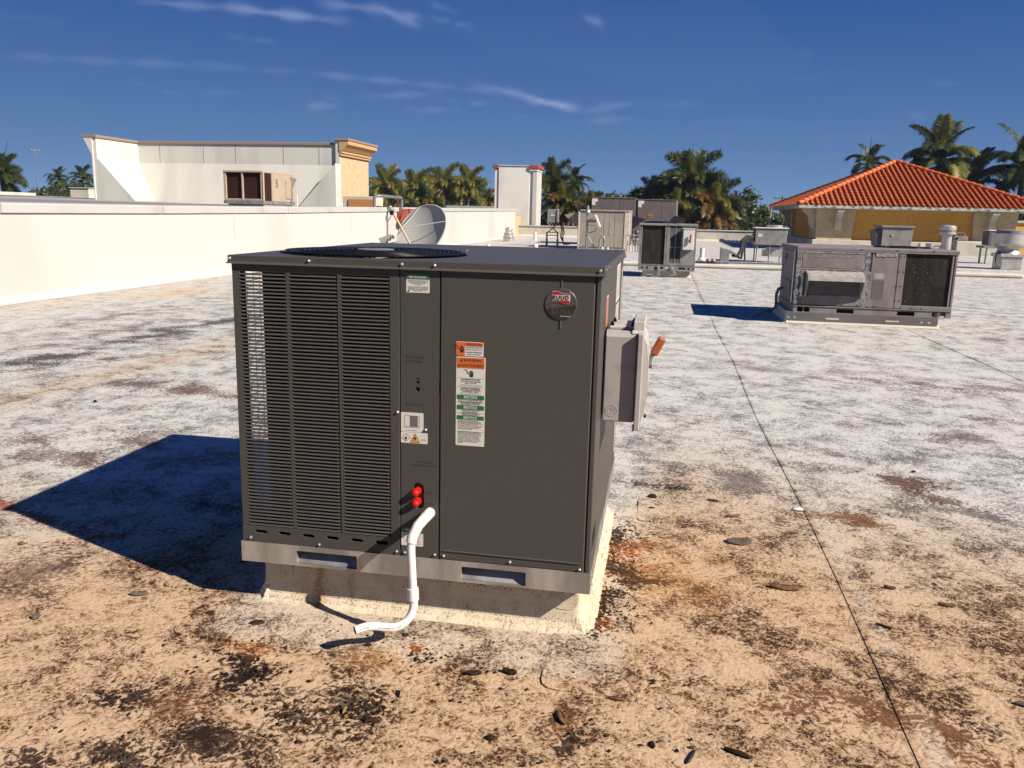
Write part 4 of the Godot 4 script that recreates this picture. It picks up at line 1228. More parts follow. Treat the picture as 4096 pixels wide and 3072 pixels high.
	for q in [[.0015, 1.2135, .006], [.2723, 1.2133, .006], [.5787, 1.213, .006], [.6836, 1.2125, .006], [1.1936, 1.2133, .006], [.0311, .2608, 0], [.5547, .2591, 0], [.5832, .2584, 0], [.6859, .2598, 0], [.7168, .2594, .001], [.9398, .2593, .001], [1.1678, .2560, .001], [.5605, .7383, 0], [.6544, .6859, 0], [.2809, .2572, 0]]:
		part("screw", screw, M.zinc, u, Vector3(q[0], q[1] - .176, q[2]))
	for q in [[1.2065, 1.214, -.03], [1.2065, 1.214, -.17], [1.2065, 1.214, -.95], [1.2065, 1.214, -1.30], [1.2005, .90, -.262], [1.2042, .225, -.03], [1.2042, .195, -.03]]:
		var sc := part("screw", screw, M.zinc, u, Vector3(q[0], q[1] - .176, q[2]))
		sc.rotation.y = PI / 2
	var ts := part("screw", screw, M.zinc, u, Vector3(-.769 - XL, 1.224 - .176, -3.30 - ZF))
	ts.rotation.x = -PI / 2
	unit_labels(u)
	# --- drain pipe
	var path := []
	var pts := [Vector3(-.703, .405, -2.53), Vector3(-.706, .405, -2.46), Vector3(-.718, .392, -2.428), Vector3(-.727, .365, -2.412), Vector3(-.731, .33, -2.405), Vector3(-.725, .22, -2.40), Vector3(-.721, .16, -2.398), Vector3(-.720, .135, -2.396), Vector3(-.726, .108, -2.388), Vector3(-.743, .086, -2.372), Vector3(-.768, .078, -2.352), Vector3(-.795, .086, -2.33), Vector3(-.818, .098, -2.308), Vector3(-.842, .1045, -2.285), Vector3(-.868, .1015, -2.262)]
	var cv := Curve3D.new()
	for i in pts.size():
		var tg: Vector3 = (pts[mini(i + 1, pts.size() - 1)] - pts[maxi(i - 1, 0)]) / 6.0
		cv.add_point(pts[i], -tg, tg)
	cv.bake_interval = 0.008
	for p in cv.get_baked_points():
		path.append(p)
	b = B.new(O)
	b.tube(path, .0134, 18, false)
	b.tube(path, .0112, 14, false)
	var dp := part("drain_pipe", b, M.pvc, u)
	var endp: Vector3 = path[path.size() - 1]
	var endd: Vector3 = (endp - path[path.size() - 2]).normalized()
	b = B.new(O)
	b.lathe(endp, [Vector2(.0112, -.0004), Vector2(.0134, 0)], 18, Basis(endd.cross(Vector3.UP).normalized(), endd, endd.cross(endd.cross(Vector3.UP)).normalized()))
	part("pipe_end", b, M.pvc, dp)
	b = B.new(O)
	b.tube([Vector3(-.703, .405, -2.53), Vector3(-.7055, .4045, -2.482)], .0182, 18)
	b.tube([Vector3(-.7035, .405, -2.485), Vector3(-.707, .404, -2.458), Vector3(-.7165, .393, -2.432), Vector3(-.7275, .366, -2.412), Vector3(-.731, .345, -2.4065)], [.0162, .0172, .0172, .0172, .0174], 18)
	part("elbow", b, M.pvc, dp)
	b = B.new(O)
	b.tube([Vector3(-.7236, .195, -2.399), Vector3(-.7215, .155, -2.3978)], .0182, 20)
	part("coupling", b, M.pvc_new, dp)
	b = B.new(O)
	var words := "SCH. 40 MADE IN CHINA"
	for k in 2:
		var tb := B.new()
		letters(tb, words if k == 0 else "N CHINA", 0, 0, .0052, .085 if k == 0 else .03)
		var L: float = 0.0
		for i in path.size() - 1:
			L += path[i].distance_to(path[i + 1])
		for i in tb.v.size():
			var s: float = L - (.115 if k == 0 else .026) + tb.v[i].x * -1.0
			# walk the path back from its end; lettering runs along the side that faces the camera
			var j := path.size() - 2
			var acc := 0.0
			while j > 0 and acc + path[j].distance_to(path[j + 1]) < L - s:
				acc += path[j].distance_to(path[j + 1]); j -= 1
			var d: Vector3 = (path[j] - path[j + 1]).normalized()
			var pt: Vector3 = path[j + 1] + d * (L - s - acc)
			var out: Vector3 = (Vector3(.3, .25, 1.0) - d * Vector3(.3, .25, 1.0).dot(d)).normalized()
			var up: Vector3 = out.cross(d).normalized()
			var ang: float = tb.v[i].y / .0138
			b.v.append(pt + (out * cos(ang) + up * sin(ang)) * .0138 - O); b.n.append(out); b.t.append(Vector2.ZERO)
	part("pipe_print", b, M.print_black, dp)

func sticker(u: Node, called: String, label: String, x0: float, x1: float, y0: float, y1: float, m: Material, z := 0.001) -> MeshInstance3D:
	var b := B.new(u.position)
	b.ext(plate(XL + x0, XL + x1, y0, y1), 0.0006, at(0, 0, ZF + z + .0006), false)
	var o := part(called, b, m, u)
	if label:
		o.set_meta("label", label)
	return o

func band(u: Node, p: Node, called: String, x0: float, x1: float, y0: float, y1: float, m: Material, z: float):
	var b := B.new(u.position)
	b.bb(XL + x0, XL + x1, y0, y1, ZF + z - .0002, ZF + z + .0004)
	part(called, b, m, p)

func hand(b: B, x: float, y: float, s: float, z: float):
	var o := Vector2(XL + x, y)
	var bits := [[Vector2(-.30, -.5), Vector2(.26, -.5), Vector2(.34, -.1), Vector2(.36, .08), Vector2(-.34, .08), Vector2(-.32, -.2)],
		[Vector2(-.34, .14), Vector2(-.20, .14), Vector2(-.21, .48), Vector2(-.27, .53), Vector2(-.33, .48)], [Vector2(-.15, .14), Vector2(-.01, .14), Vector2(-.02, .62), Vector2(-.08, .68), Vector2(-.14, .62)],
		[Vector2(.04, .14), Vector2(.18, .14), Vector2(.17, .56), Vector2(.11, .62), Vector2(.05, .56)], [Vector2(.23, .14), Vector2(.36, .14), Vector2(.36, .36), Vector2(.30, .42), Vector2(.24, .36)],
		[Vector2(-.36, -.12), Vector2(-.62, .14), Vector2(-.66, .24), Vector2(-.56, .22), Vector2(-.34, .02)],
		[Vector2(-1.25, .72), Vector2(-1.05, .66), Vector2(-.72, .38), Vector2(-.86, .30), Vector2(-.70, .06), Vector2(-.60, .12), Vector2(-.74, .30), Vector2(-.58, .38), Vector2(-.98, .78), Vector2(-1.22, .80)]]
	for q in bits:
		var poly := PackedVector2Array()
		for p in q:
			poly.append(o + p * s)
		b.ext(poly, 0.0, at(0, 0, z))

func unit_labels(u: Node):
	var O: Vector3 = u.position
	var z1 := .0020; var Z := ZF + .0030
	# notice / avis
	var l := sticker(u, "notice_label", "small green and white notice label at the top of the control panel", .590, .6655, 1.1255, 1.1845, M.print_white, 0.0)
	band(u, l, "header_band", .5895, .666, 1.168, 1.1850, M.print_green, .0010)
	var b := B.new(O)
	letters(b, "NOTICE/AVIS", XL + .6275, 1.1753, .0075, .056, ZF + .0016)
	part("header_print", b, M.print_white, l)
	b = B.new(O)
	var lines := ["THE WIRING DIAGRAM IS LOCATED ON THE INSIDE OF THE", "UNIT PANEL. REFER TO IT BEFORE ANY WORK IS DONE.", "WHEN THE UNIT IS INSTALLED AS A SINGLE", "PACKAGE, OPEN THE ACCESS PANEL AND", "CHECK ALL WIRES", "", "LE SCHEMA DE CABLAGE EST PLACE A L INTERIEUR DU", "PANNEAU. CONSULTER AVANT TOUT TRAVAIL DE SERVICE.", "RESSERREZ TOUTES LES VIS AVANT LE DEMARRAGE DE L", "UNITE ET VERIFIEZ LES FILS AVANT LA MISE EN", "MARCHE DE L APPAREIL"]
	for i in lines.size():
		if lines[i]:
			letters(b, lines[i], XL + .628, 1.1635 - i * .00325, .0021, minf(.066, .0014 * lines[i].length()), ZF + .0009)
	b.bb(XL + .5945, XL + .6005, 1.1275, 1.1325, ZF + .0007, ZF + .0009)
	part("print", b, M.print_black, l)
	# precaucion
	l = sticker(u, "caution_label", "orange and white caution label in Spanish", .752, .8405, .9335, .9785, M.print_white)
	band(u, l, "orange_panel", .7535, .781, .935, .977, M.print_orange, .0020)
	band(u, l, "orange_panel", .781, .839, .9655, .977, M.print_orange, .0020)
	b = B.new(O)
	hand(b, .7715, .9540, .0185, ZF + .0026)
	letters(b, "! PRECAUCION !", XL + .810, .9712, .0070, .052, ZF + .0026)
	for i in 4:
		letters(b, ["Antes de tener acceso a los", "dispositivos terminales, todos", "los circuitos de alimentacion", "deben ser interrumpidos."][i], XL + .8095, .9612 - i * .0074, .0046, [.050, .054, .052, .046][i], ZF + .0019)
	part("print", b, M.print_black, l)
	# warning column
	l = sticker(u, "warning_label", "tall orange, white and green warning label", .7535, .8475, .6425, .9310, M.print_white)
	band(u, l, "orange_panel", .7565, .8445, .9125, .9285, M.print_orange, .0020)
	band(u, l, "orange_panel", .7565, .8445, .8955, .9120, M.print_orange, .0020)
	for y in [[.7955, .8085], [.7615, .7755], [.7290, .7415]]:
		band(u, l, "green_band", .7575, .8450, y[0], y[1], M.print_green, .0020)
	b = B.new(O)
	letters(b, "WARNING", XL + .8065, .9205, .0088, .060, Z - .0004)
	letters(b, "AVERTISSEMENT", XL + .8060, .9037, .0088, .075, Z - .0004)
	for q in [[.7700, .9205], [.7625, .9037]]:
		b.ext(PackedVector2Array([Vector2(XL + q[0] - .0052, q[1] - .0045), Vector2(XL + q[0] + .0052, q[1] - .0045), Vector2(XL + q[0], q[1] + .0048)]), 0.0, at(0, 0, Z - .0004))
	hand(b, .803, .8765, .0185, ZF + .0021)
	var rows := [["HAZARDOUS VOLTAGE", .8585, .0046, .060], ["CAN CAUSE SEVERE PERSONAL", .8520, .0037, .066], ["INJURY OR DEATH", .8465, .0037, .038], ["Turn off electrical power before servicing this unit.", .8417, .0024, .070], ["Service must be performed by a qualified person.", .8382, .0024, .074],
		["COURANT DANGEREUX", .8300, .0046, .062], ["PEUT CAUSER DES BLESSURES", .8245, .0037, .066], ["OU ENTRAINER LA MORT", .8195, .0037, .052], ["Debrancher le courant avant d ouvrir le panneau.", .8147, .0024, .066], ["L entretien doit etre fait par une personne qualifiee.", .8112, .0024, .070],
		["THIS UNIT MAY CONTAIN INTERNAL FUSES", .7922, .0033, .078], ["WHICH ARE LOCATED BEHIND THIS PANEL.", .7873, .0033, .078], ["CETTE UNITE PEUT CONTENIR LES", .7822, .0033, .062], ["FUSIBLES INTERNES QUI SONT SITUES", .7782, .0030, .070], ["THIS PANEL MUST BE IN PLACE", .7577, .0033, .058], ["EXCEPT WHEN SERVICING.", .7532, .0033, .050], ["CE PANNEAU DOIT ETRE EN PLACE", .7475, .0033, .064], ["EXCEPTE EN ENTRETENANT.", .7435, .0030, .052]]
	for r in rows:
		letters(b, r[0], XL + .8005, r[1], r[2], r[3], ZF + .0020)
	var para := ["YOU MUST FOLLOW THE INSTALLATION AND", "OPERATING INSTRUCTIONS PROVIDED WITH THIS", "UNIT. FAILURE TO DO SO MAY RESULT IN IMPROPER", "INSTALLATION, ADJUSTMENT, SERVICE OR", "MAINTENANCE, POSSIBLY CAUSING FIRE, ELECTRIC", "SHOCK, PERSONAL INJURY OR PROPERTY DAMAGE.", "FOR SERVICE AND MAINTENANCE, CONSULT A", "QUALIFIED SERVICE COMPANY.", "", "VOUS DEVEZ SUIVRE L INSTALLATION ET LES", "CONSIGNES D UTILISATION FOURNIES DE CETTE", "UNITE. LE MANQUE DE FAIRE AINSI PEUT AVOIR", "COMME CONSEQUENCE L INSTALLATION INEXACTE,", "LE REGLAGE, LE SERVICE OU L ENTRETIEN,", "CAUSANT PROBABLEMENT LE FEU, LA DECHARGE", "ELECTRIQUE, LES BLESSURES OU LES DEGATS", "MATERIELS. POUR LE SERVICE ET L ENTRETIEN,", "CONSULTEZ UNE COMPAGNIE DE SERVICES", "QUALIFIES."]
	for i in para.size():
		if para[i]:
			var wd: float = .00182 * para[i].length()
			letters(b, para[i], XL + .7605 + wd / 2, .7250 - i * .00405, .0029, wd, ZF + .0020)
	for y in [.8955, .8625, .8340, .7847, .7502, .6885]:
		b.bb(XL + .7575, XL + .8445, y, y + .0005, ZF + .0016, ZF + .0020)
	part("print", b, M.print_black, l)
	for y in [.8020, .7685, .7353]:
		b = B.new(O)
		letters(b, "NOTICE", XL + .8010, y, .0088, .043, ZF + .0027)
		part("header_print", b, M.print_white, l)
	# drawing of the unit
	l = sticker(u, "diagram_label", "white label with a line drawing of the unit", .5715, .6465, .6745, .7395, M.print_white, 0.0)
	b = B.new(O)
	for k in 4:
		b.bb(XL + .6025 + k * .0066, XL + .6082 + k * .0066, .6935, .7280, ZF + .0006, ZF + .0010)
	for q in [[.583, .6335, .7285, .7293], [.583, .6335, .6925, .6933], [.578, .633, .6895, .6902], [.590, .625, .6795, .6806]]:
		b.bb(XL + q[0], XL + q[1], q[2], q[3], ZF + .0006, ZF + .0010)
	for x in [.583, .6015, .6327]:
		b.bb(XL + x, XL + x + .0008, .6925, .7293, ZF + .0006, ZF + .00105)
	part("drawing", b, M.print_grey, l)
	# flame signs
	l = sticker(u, "flame_label", "white label with a red flame diamond and a yellow flame triangle", .5710, .6605, .6375, .6735, M.print_white, 0.0)
	b = B.new(O)
	b.ext(PackedVector2Array([Vector2(XL + .5880, .6695), Vector2(XL + .5735, .6555), Vector2(XL + .5880, .6415), Vector2(XL + .6025, .6555)]), 0.0, at(0, 0, ZF + .0010))
	part("diamond_border", b, M.print_red, l)
	b = B.new(O)
	b.ext(PackedVector2Array([Vector2(XL + .5880, .6675), Vector2(XL + .5755, .6555), Vector2(XL + .5880, .6435), Vector2(XL + .6005, .6555)]), 0.0, at(0, 0, ZF + .0014))
	part("diamond", b, M.print_white, l)
	b = B.new(O)
	b.ext(PackedVector2Array([Vector2(XL + .6185, .6712), Vector2(XL + .6020, .6400), Vector2(XL + .6350, .6400)]), 0.0, at(0, 0, ZF + .0010))
	for x in [.5880, .6185]:
		var fl := PackedVector2Array()
		for p in [[-.003, -.004], [.003, -.004], [.0042, 0.0], [.0026, .004], [.0018, .0015], [.0006, .0070], [-.0014, .0020], [-.0024, .0040], [-.0042, 0.0]]:
			fl.append(Vector2(XL + x + p[0], .6545 + p[1]))
		b.ext(fl, 0.0, at(0, 0, ZF + .0018))
		b.bb(XL + x - .0035, XL + x + .0035, .6475, .6483, ZF + .0014, ZF + .0018)
	letters(b, "Read manual before use", XL + .6480, .6520, .0020, .018, ZF + .0009)
	letters(b, "Flammable refrigerant", XL + .6480, .6487, .0020, .018, ZF + .0009)
	part("print", b, M.print_black, l)
	b = B.new(O)
	b.ext(PackedVector2Array([Vector2(XL + .6185, .6680), Vector2(XL + .6048, .6416), Vector2(XL + .6322, .6416)]), 0.0, at(0, 0, ZF + .0014))
	part("triangle", b, M.print_yellow, l)
	# green label behind the pipe
	l = sticker(u, "trap_label", "green and white label behind the drain pipe", .5710, .6460, .2835, .3475, M.print_white, 0.0)
	band(u, l, "header_band", .5705, .6465, .3300, .3480, M.print_green, .0010)
	b = B.new(O)
	letters(b, "NOTICE", XL + .6085, .3390, .0085, .046, ZF + .0016)
	part("header_print", b, M.print_white, l)
	b = B.new(O)
	letters(b, "INSTALL CONDENSATE TRAP", XL + .6085, .3245, .0028, .06, ZF + .0009)
	for q in [[.600, .640, .300, .3006], [.600, .640, .316, .3166], [.612, .613, .292, .316], [.628, .629, .296, .310], [.604, .638, .292, .2926]]:
		b.bb(XL + q[0], XL + q[1], q[2], q[3], ZF + .0006, ZF + .0010)
	part("print", b, M.print_black, l)
	# maker's badge
	var c := Vector2(XL + 1.0785, 1.1090)
	b = B.new(O)
	b.lathe(Vector3(c.x, c.y, ZF), [Vector2(.0490, 0), Vector2(.0490, .0030), Vector2(.0475, .0040), Vector2(0, .0040)], 48, Basis(Vector3.RIGHT, Vector3.BACK, Vector3.DOWN))
	l = part("badge", b, M.badge_grey, u)
	l.set_meta("label", "round grey and black maker's badge")
	b = B.new(O)
	var seg := PackedVector2Array()
	for i in 25:
		var a := lerpf(deg_to_rad(-157.0), deg_to_rad(-1.0), i / 24.0)
		seg.append(c + Vector2(cos(a), sin(a)) * .0470)
	b.ext(seg, .0004, at(0, 0, ZF + .0045), false)
	for line in [[[-.0475, -.005], [-.032, .0005], [-.012, .0026], [.006, .0002], [.020, -.0052]], [[-.038, -.0145], [-.012, -.008], [.018, .002], [.0475, .0105]]]:
		for i in line.size() - 1:
			var p := c + Vector2(line[i][0], line[i][1]); var q := c + Vector2(line[i + 1][0], line[i + 1][1])
			b.tube([Vector3(p.x, p.y, ZF + .0042), Vector3(q.x, q.y, ZF + .0042)], .0006, 5)
	letters(b, "RUUD", c.x - .001, c.y + .0195, .0135, .049, ZF + .0056)
	part("black_print", b, M.print_black, l)
	var flag := func(b2: B, g: float, y0: float, y1: float, zz: float):
		var poly := PackedVector2Array()
		for i in 13:
			var s := i / 12.0
			poly.append(c + Vector2(-.0265 - g + (.053 + 2 * g) * s, .0345 + g + .0040 * sin(TAU * (s * .95 + .06)) if y1 > .9 else y1 + g))
		for i in 13:
			var s := 1.0 - i / 12.0
			poly.append(c + Vector2(-.0265 - g + (.053 + 2 * g) * s, .0055 - g + .0040 * sin(TAU * (s * .95 + .06)) if y0 < -.9 else y0 - g))
		b2.ext(poly, 0.0, at(0, 0, zz))
	b = B.new(O)
	flag.call(b, .0009, -1.0, 1.0, ZF + .0046)
	part("flag_border", b, M.print_white, l)
	b = B.new(O)
	letters(b, "Series", c.x + .0155, c.y - .0365, .0034, .032, ZF + .0052)
	part("white_print", b, M.print_white, l)
	b = B.new(O)
	flag.call(b, 0.0, .0278, 1.0, ZF + .0050)
	flag.call(b, 0.0, -1.0, .0112, ZF + .0050)
	part("red_flag", b, M.print_red, l)
	b = B.new(O)
	letters(b, "U", c.x - .0215, c.y - .0210, .0200, .0165, ZF + .0052, true)
	letters(b, "LTRA", c.x + .0085, c.y - .0240, .0140, .0420, ZF + .0052, true)
	part("gold_print", b, M.print_gold, l)
	# labels on the right hand side
	for q in [["warning_strip", -.29, -.36, .70, 1.11], ["rating_label", -.88, -1.12, 1.03, 1.18], ["rating_label", -.90, -1.11, .88, 1.015]]:
		b = B.new(O)
		b.bb(XL + 1.1985, XL + 1.1997, q[3], q[4], ZF + q[1], ZF + q[2])
		l = part(q[0], b, M.print_white, u)
		b = B.new(O)
		if q[0] == "warning_strip":
			b.bb(XL + 1.1994, XL + 1.2002, 1.0, 1.105, ZF - .294, ZF - .356)
			part("orange_panel", b, M.print_orange, l)
		else:
			var y: float = q[4] - .012
			while y > q[3] + .01:
				b.bb(XL + 1.1994, XL + 1.2002, y, y + .003, ZF + q[1] - .02, ZF + q[2] + .02)
				y -= .011
			part("print", b, M.print_black, l)

# ------------------------------------------------------------------ disconnect switch on the unit's right side
func disconnect_box():
	var w := thing("disconnect_switch", "pale grey disconnect switch box with orange grip on the dark grey unit's right side", "switch box", Vector3(-.168, .704, -2.84))
	var O := w.position
	var b := B.new(O)
	var z0 := -2.72; var z1 := -2.98
	b.bb(-.166, -.062, .704, .993, z1, z0, .004)
	b.quad(Vector3(-.164, .993, z0 - .004), Vector3(-.064, .993, z0 - .004), Vector3(-.064, 1.007, z0 - .03), Vector3(-.164, 1.007, z0 - .03))
	b.bb(-.164, -.064, .993, 1.006, z1, z0 - .03)
	part("enclosure", b, M.box_grey, w)
	b = B.new(O)
	b.bb(-.158, -.072, 1.006, 1.016, z1 + .02, z0 - .06, .002)
	part("hub_plate", b, M.box_grey_pale, w)
	for q in [[-.150, -2.80], [-.147, -2.90], [-.082, -2.80], [-.082, -2.90]]:
		b = B.new(O)
		b.cyl(Vector3(q[0], 1.016, q[1]), Vector3(q[0], 1.025, q[1]), .007, .007, 6)
		b.cyl(Vector3(q[0], 1.025, q[1]), Vector3(q[0], 1.031, q[1]), .0035, .0035, 8)
		part("bolt", b, M.gloss_black, w)
	# cover: a shallow tray with a raised outer dome
	b = B.new(O)
	b.bb(-.061, -.042, .683, 1.004, z1 - .03, z0 + .023, .003)
	part("cover", b, M.box_grey, w)
	b = B.new(O)
	var d := PackedVector2Array([Vector2(-.042, .70), Vector2(-.036, .72), Vector2(-.0245, .775), Vector2(-.022, .83), Vector2(-.023, .91), Vector2(-.030, .965), Vector2(-.042, .99)])
	b.ext(d, .26, at(0, 0, z0 + .0))
	part("cover_dome", b, M.box_grey_pale, w)
	b = B.new(O)
	b.bb(-.078, -.040, 1.006, 1.040, z1, z0 - .02, .003)
	b.quad(Vector3(-.080, 1.0, z0 - .01), Vector3(-.040, 1.0, z0 - .01), Vector3(-.040, 1.010, z0 - .02), Vector3(-.080, 1.010, z0 - .02))
	part("drip_hood", b, M.box_grey_pale, w)
	b = B.new(O)
	b.bb(-.0655, -.060, .678, .700, z0 + .003, z0 + .02)
	part("cover_latch", b, M.galv_dull, w)
	# concentric knockouts
	for r in [.0085, .0145, .0200]:
		b = B.new(O)
		var ring := []
		for i in 29:
			ring.append(Vector3(-.139 + (.0145 - r) * -.25 + cos(TAU * i / 28) * r, .742 + sin(TAU * i / 28) * r, z0))
		b.tube(ring, .0012, 6, false)
		part("knockout", b, M.box_grey, w)
	# handle: a grey lever that leans outward with an orange grip
	var bs := Basis(Vector3.BACK, -.44)
	b = B.new(O)
	b.box(Vector3(-.022, .897, -2.83), Vector3(.012, .06, .022), .002, bs)
	b.cyl(Vector3(-.03, .885, -2.83), Vector3(-.012, .885, -2.83), .014, .014, 16)
	var lever := part("handle", b, M.conduit, w)
	b = B.new(O)
	b.box(Vector3(.0045, .948, -2.83), Vector3(.027, .066, .030), .006, bs)
	part("grip", b, M.orange_grip, lever)
	b = B.new(O)
	b.cyl(Vector3(-.03, .735, -2.70), Vector3(-.021, .735, -2.70), .006, .006, 10)
	part("cover_screw", b, M.rubber, w)
# ------------------------------------------------------------------ second unit: the old taped one on the right
func old_unit():
	curb("roof_curb_001", "white roof curb under the old taped rooftop unit at right", 1.72, 3.68, -13.2, -11.92, .16, M.membrane, 0.8)
	var X0 := 1.80; var X1 := 3.80; var Zf := -11.85; var Zb := -13.40
	var u := thing("packaged_unit_002", "old faded grey rooftop unit patched with foil tape and a fresh air hood", "air conditioner", Vector3(X0, .15, Zf))
	var O := u.position
	var F := at(0, 0, Zf)
	var b := B.new(O)
	var cells := [[1.80, 1.93, 1.888, .042], [1.93, 2.10, 1.973, .042], [2.10, 2.70, 2.47, -.11], [2.70, 3.45, 3.24, -.11], [3.45, 3.655, 3.604, .042], [3.655, 3.80, 3.698, .042]]
	for c in cells:
		if c[3] > 0:
			b.holed(c[0], .15, c[1], .245, Vector2(c[2], .196), 0, c[3], .02, F, 20)
		else:
			b.holed(c[0], .15, c[1], .245, Vector2(c[2], .188), .11, -.031, .02, F, 8)
	b.bb(X0, X1, .238, .252, Zf - .06, Zf + .012)
	b.bb(X0, X0 + .01, .15, .245, Zb, Zf - .001); b.bb(X1 - .01, X1, .15, .245, Zb, Zf - .001); b.bb(X0, X1, .15, .245, Zb, Zb + .01)
	part("base_rail", b, M.old_unit, u)
	b = B.new(O)
	b.bb(X0 + .02, X1 - .02, .155, .24, Zb + .02, Zf - .25)
	part("inner_pan", b, M.old_unit, u)
	b = B.new(O)
	b.bb(X0 + .01, X1 - .01, .252, .985, Zb + .01, Zf - .02)
	part("body", b, M.old_unit, u)
	# upper door, middle door, narrow panel
	b = B.new(O); b.bb(1.835, 2.672, .735, .975, Zf - .02, Zf - .002, .006); var door := part("upper_panel", b, M.old_unit_pale, u)
	b = B.new(O); b.bb(1.862, 2.645, .758, .945, Zf - .004, Zf + .003, .004); part("door_face", b, M.old_unit, door)
	b = B.new(O); b.bb(1.93, 2.53, .895, .950, Zf + .003, Zf + .004); part("faded_sticker", b, mat("faded_blue", lin(.13, .12, .125), .5), door)
	b = B.new(O)
	letters(b, "Weathermaster", 2.30, .922, .045, .36, Zf + .0055)
	var ring := []
	for i in 25:
		ring.append(Vector3(2.075 + cos(TAU * i / 24) * .052, .922 + sin(TAU * i / 24) * .021, Zf + .005))
	b.tube(ring, .003, 5, false)
	for k in 3:
		b.tube([Vector3(2.05 + k * .02, .912, Zf + .005), Vector3(2.06 + k * .02, .932, Zf + .005)], .0025, 4)
	letters(b, "3MAWPHFTC", 2.27, .789, .022, .14, Zf + .0045)
	b.bb(2.55, 2.68, .818, .822, Zf + .003, Zf + .0045)
	part("worn_lettering", b, M.old_unit_pale, door)
	b = B.new(O); b.bb(2.745, 3.075, .256, .975, Zf - .02, Zf + .001, .005); var mp := part("middle_panel", b, M.old_unit, u)
	b = B.new(O); b.bb(2.79, 2.92, .64, .712, Zf + .001, Zf + .003); part("worn_sticker", b, M.old_unit_pale, mp)
	b = B.new(O); b.bb(2.78, 2.925, .37, .622, Zf + .001, Zf + .003); part("faded_sticker", b, M.unit_grey_dark, mp)
	b = B.new(O); b.bb(3.079, 3.165, .256, .985, Zf - .02, Zf + .004, .005); part("narrow_panel", b, M.old_unit, u)
	b = B.new(O); b.bb(3.165, 3.795, .252, .30, Zf - .02, Zf + .006, .004); part("sill", b, M.old_unit, u)
	# condenser face, set back, with horizontal fin lines
	b = B.new(O)
	b.bb(3.17, 3.735, .29, .985, Zf - .05, Zf - .019)
	var coil := part("condenser_coil", b, M.dark_coil, u)
	for k in 34:
		b = B.new(O); b.bb(3.175, 3.70, .30 + k * .0202, .306 + k * .0202, Zf - .019, Zf - .0165); part("coil_row", b, M.dark_coil, coil)
	b = B.new(O)
	for k in 46:
		var x := rng.randf_range(3.2, 3.68); var y := rng.randf_range(.33, .92); var l := rng.randf_range(.006, .022)
		b.tube([Vector3(x, y, Zf - .015), Vector3(x + l * .25, y + l, Zf - .014)], .0022, 4)
	part("bent_fins", b, M.galv, coil).set_meta("kind", "stuff")
	for q in [[3.735, 3.757], [3.772, 3.80]]:
		b = B.new(O); b.bb(q[0], q[1], .256, .985, Zf - .06, Zf + .002, .004); part("post", b, M.old_unit, u)
	b = B.new(O); b.bb(1.80, 1.828, .256, .985, Zf - .04, Zf + .002, .004); part("post", b, M.old_unit, u)
	b = B.new(O); b.bb(2.675, 2.74, .256, .975, Zf - .025, Zf - .006, .004); part("post", b, M.unit_grey_dark, u)  # fills the gap between panels, its darker grey paints the shade there
	# lid
	b = B.new(O)
	b.bb(X0 - .012, X1 + .014, 1.0, 1.036, Zb - .01, Zf + .014, .006)
	b.bb(X0 - .012, X1 + .014, .982, 1.0, Zb - .01, Zf + .012)
	part("lid", b, M.old_unit, u)
	b = B.new(O)
	var r2 := []
	for i in 33:
		r2.append(Vector3(3.30 + cos(TAU * i / 32) * .36, 1.042, -12.62 + sin(TAU * i / 32) * .36))
	b.tube(r2, .012, 6, false)
	part("fan_ring", b, M.gloss_black, u)
	# fresh air hood over an opening whose shade is painted as a darker sheet
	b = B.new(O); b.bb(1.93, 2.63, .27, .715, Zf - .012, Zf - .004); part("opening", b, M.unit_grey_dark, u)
	b = B.new(O); b.bb(1.89, 2.73, .262, .40, Zf - .02, Zf + .001, .004); part("lower_panel", b, M.old_unit, u)
	b = B.new(O); b.bb(2.24, 2.262, .40, .50, Zf - .004, Zf + .003); part("divider", b, M.unit_grey_dark, u)
	var hs := PackedVector2Array([Vector2(0, .72), Vector2(.18, .665), Vector2(.20, .60), Vector2(.185, .60), Vector2(.168, .652), Vector2(0, .706)])
	b = B.new(O)
	b.ext(hs, .72, Transform3D(Basis(Vector3(0, 0, 1), Vector3.UP, Vector3.LEFT), Vector3(1.925, 0, Zf)))
	part("hood_top", b, M.old_unit_pale, u)
	for x in [1.925, 2.633]:
		b = B.new(O)
		b.ext(PackedVector2Array([Vector2(0, .70), Vector2(.185, .645), Vector2(.195, .60), Vector2(.03, .37), Vector2(0, .37)]), .012, Transform3D(Basis(Vector3(0, 0, 1), Vector3.UP, Vector3.LEFT), Vector3(x, 0, Zf)))
		part("hood_side", b, M.old_unit_pale, u)
	# loose foil tape down the joints
	for q in [[1.815, .26, .98, .022], [2.690, .25, .98, .028], [2.735, .27, .72, .020], [1.875, .37, .72, .016]]:
		b = B.new(O)
		var y: float = q[1]
		var px := 0.0; var pw: float = q[3]
		while y < q[2]:
			var y1: float = minf(y + rng.randf_range(.02, .06), q[2])
			var nx := rng.randf_range(-.008, .008); var nw: float = q[3] * rng.randf_range(.5, 1.5); var dz := rng.randf_range(.004, .022)
			b.quad(Vector3(q[0] + px - pw, y, Zf + .004), Vector3(q[0] + px + pw, y, Zf + .012), Vector3(q[0] + nx + nw, y1, Zf + dz), Vector3(q[0] + nx - nw, y1, Zf + .004))
			px = nx; pw = nw; y = y1
		part("foil_tape", b, M.foil_tape, u)
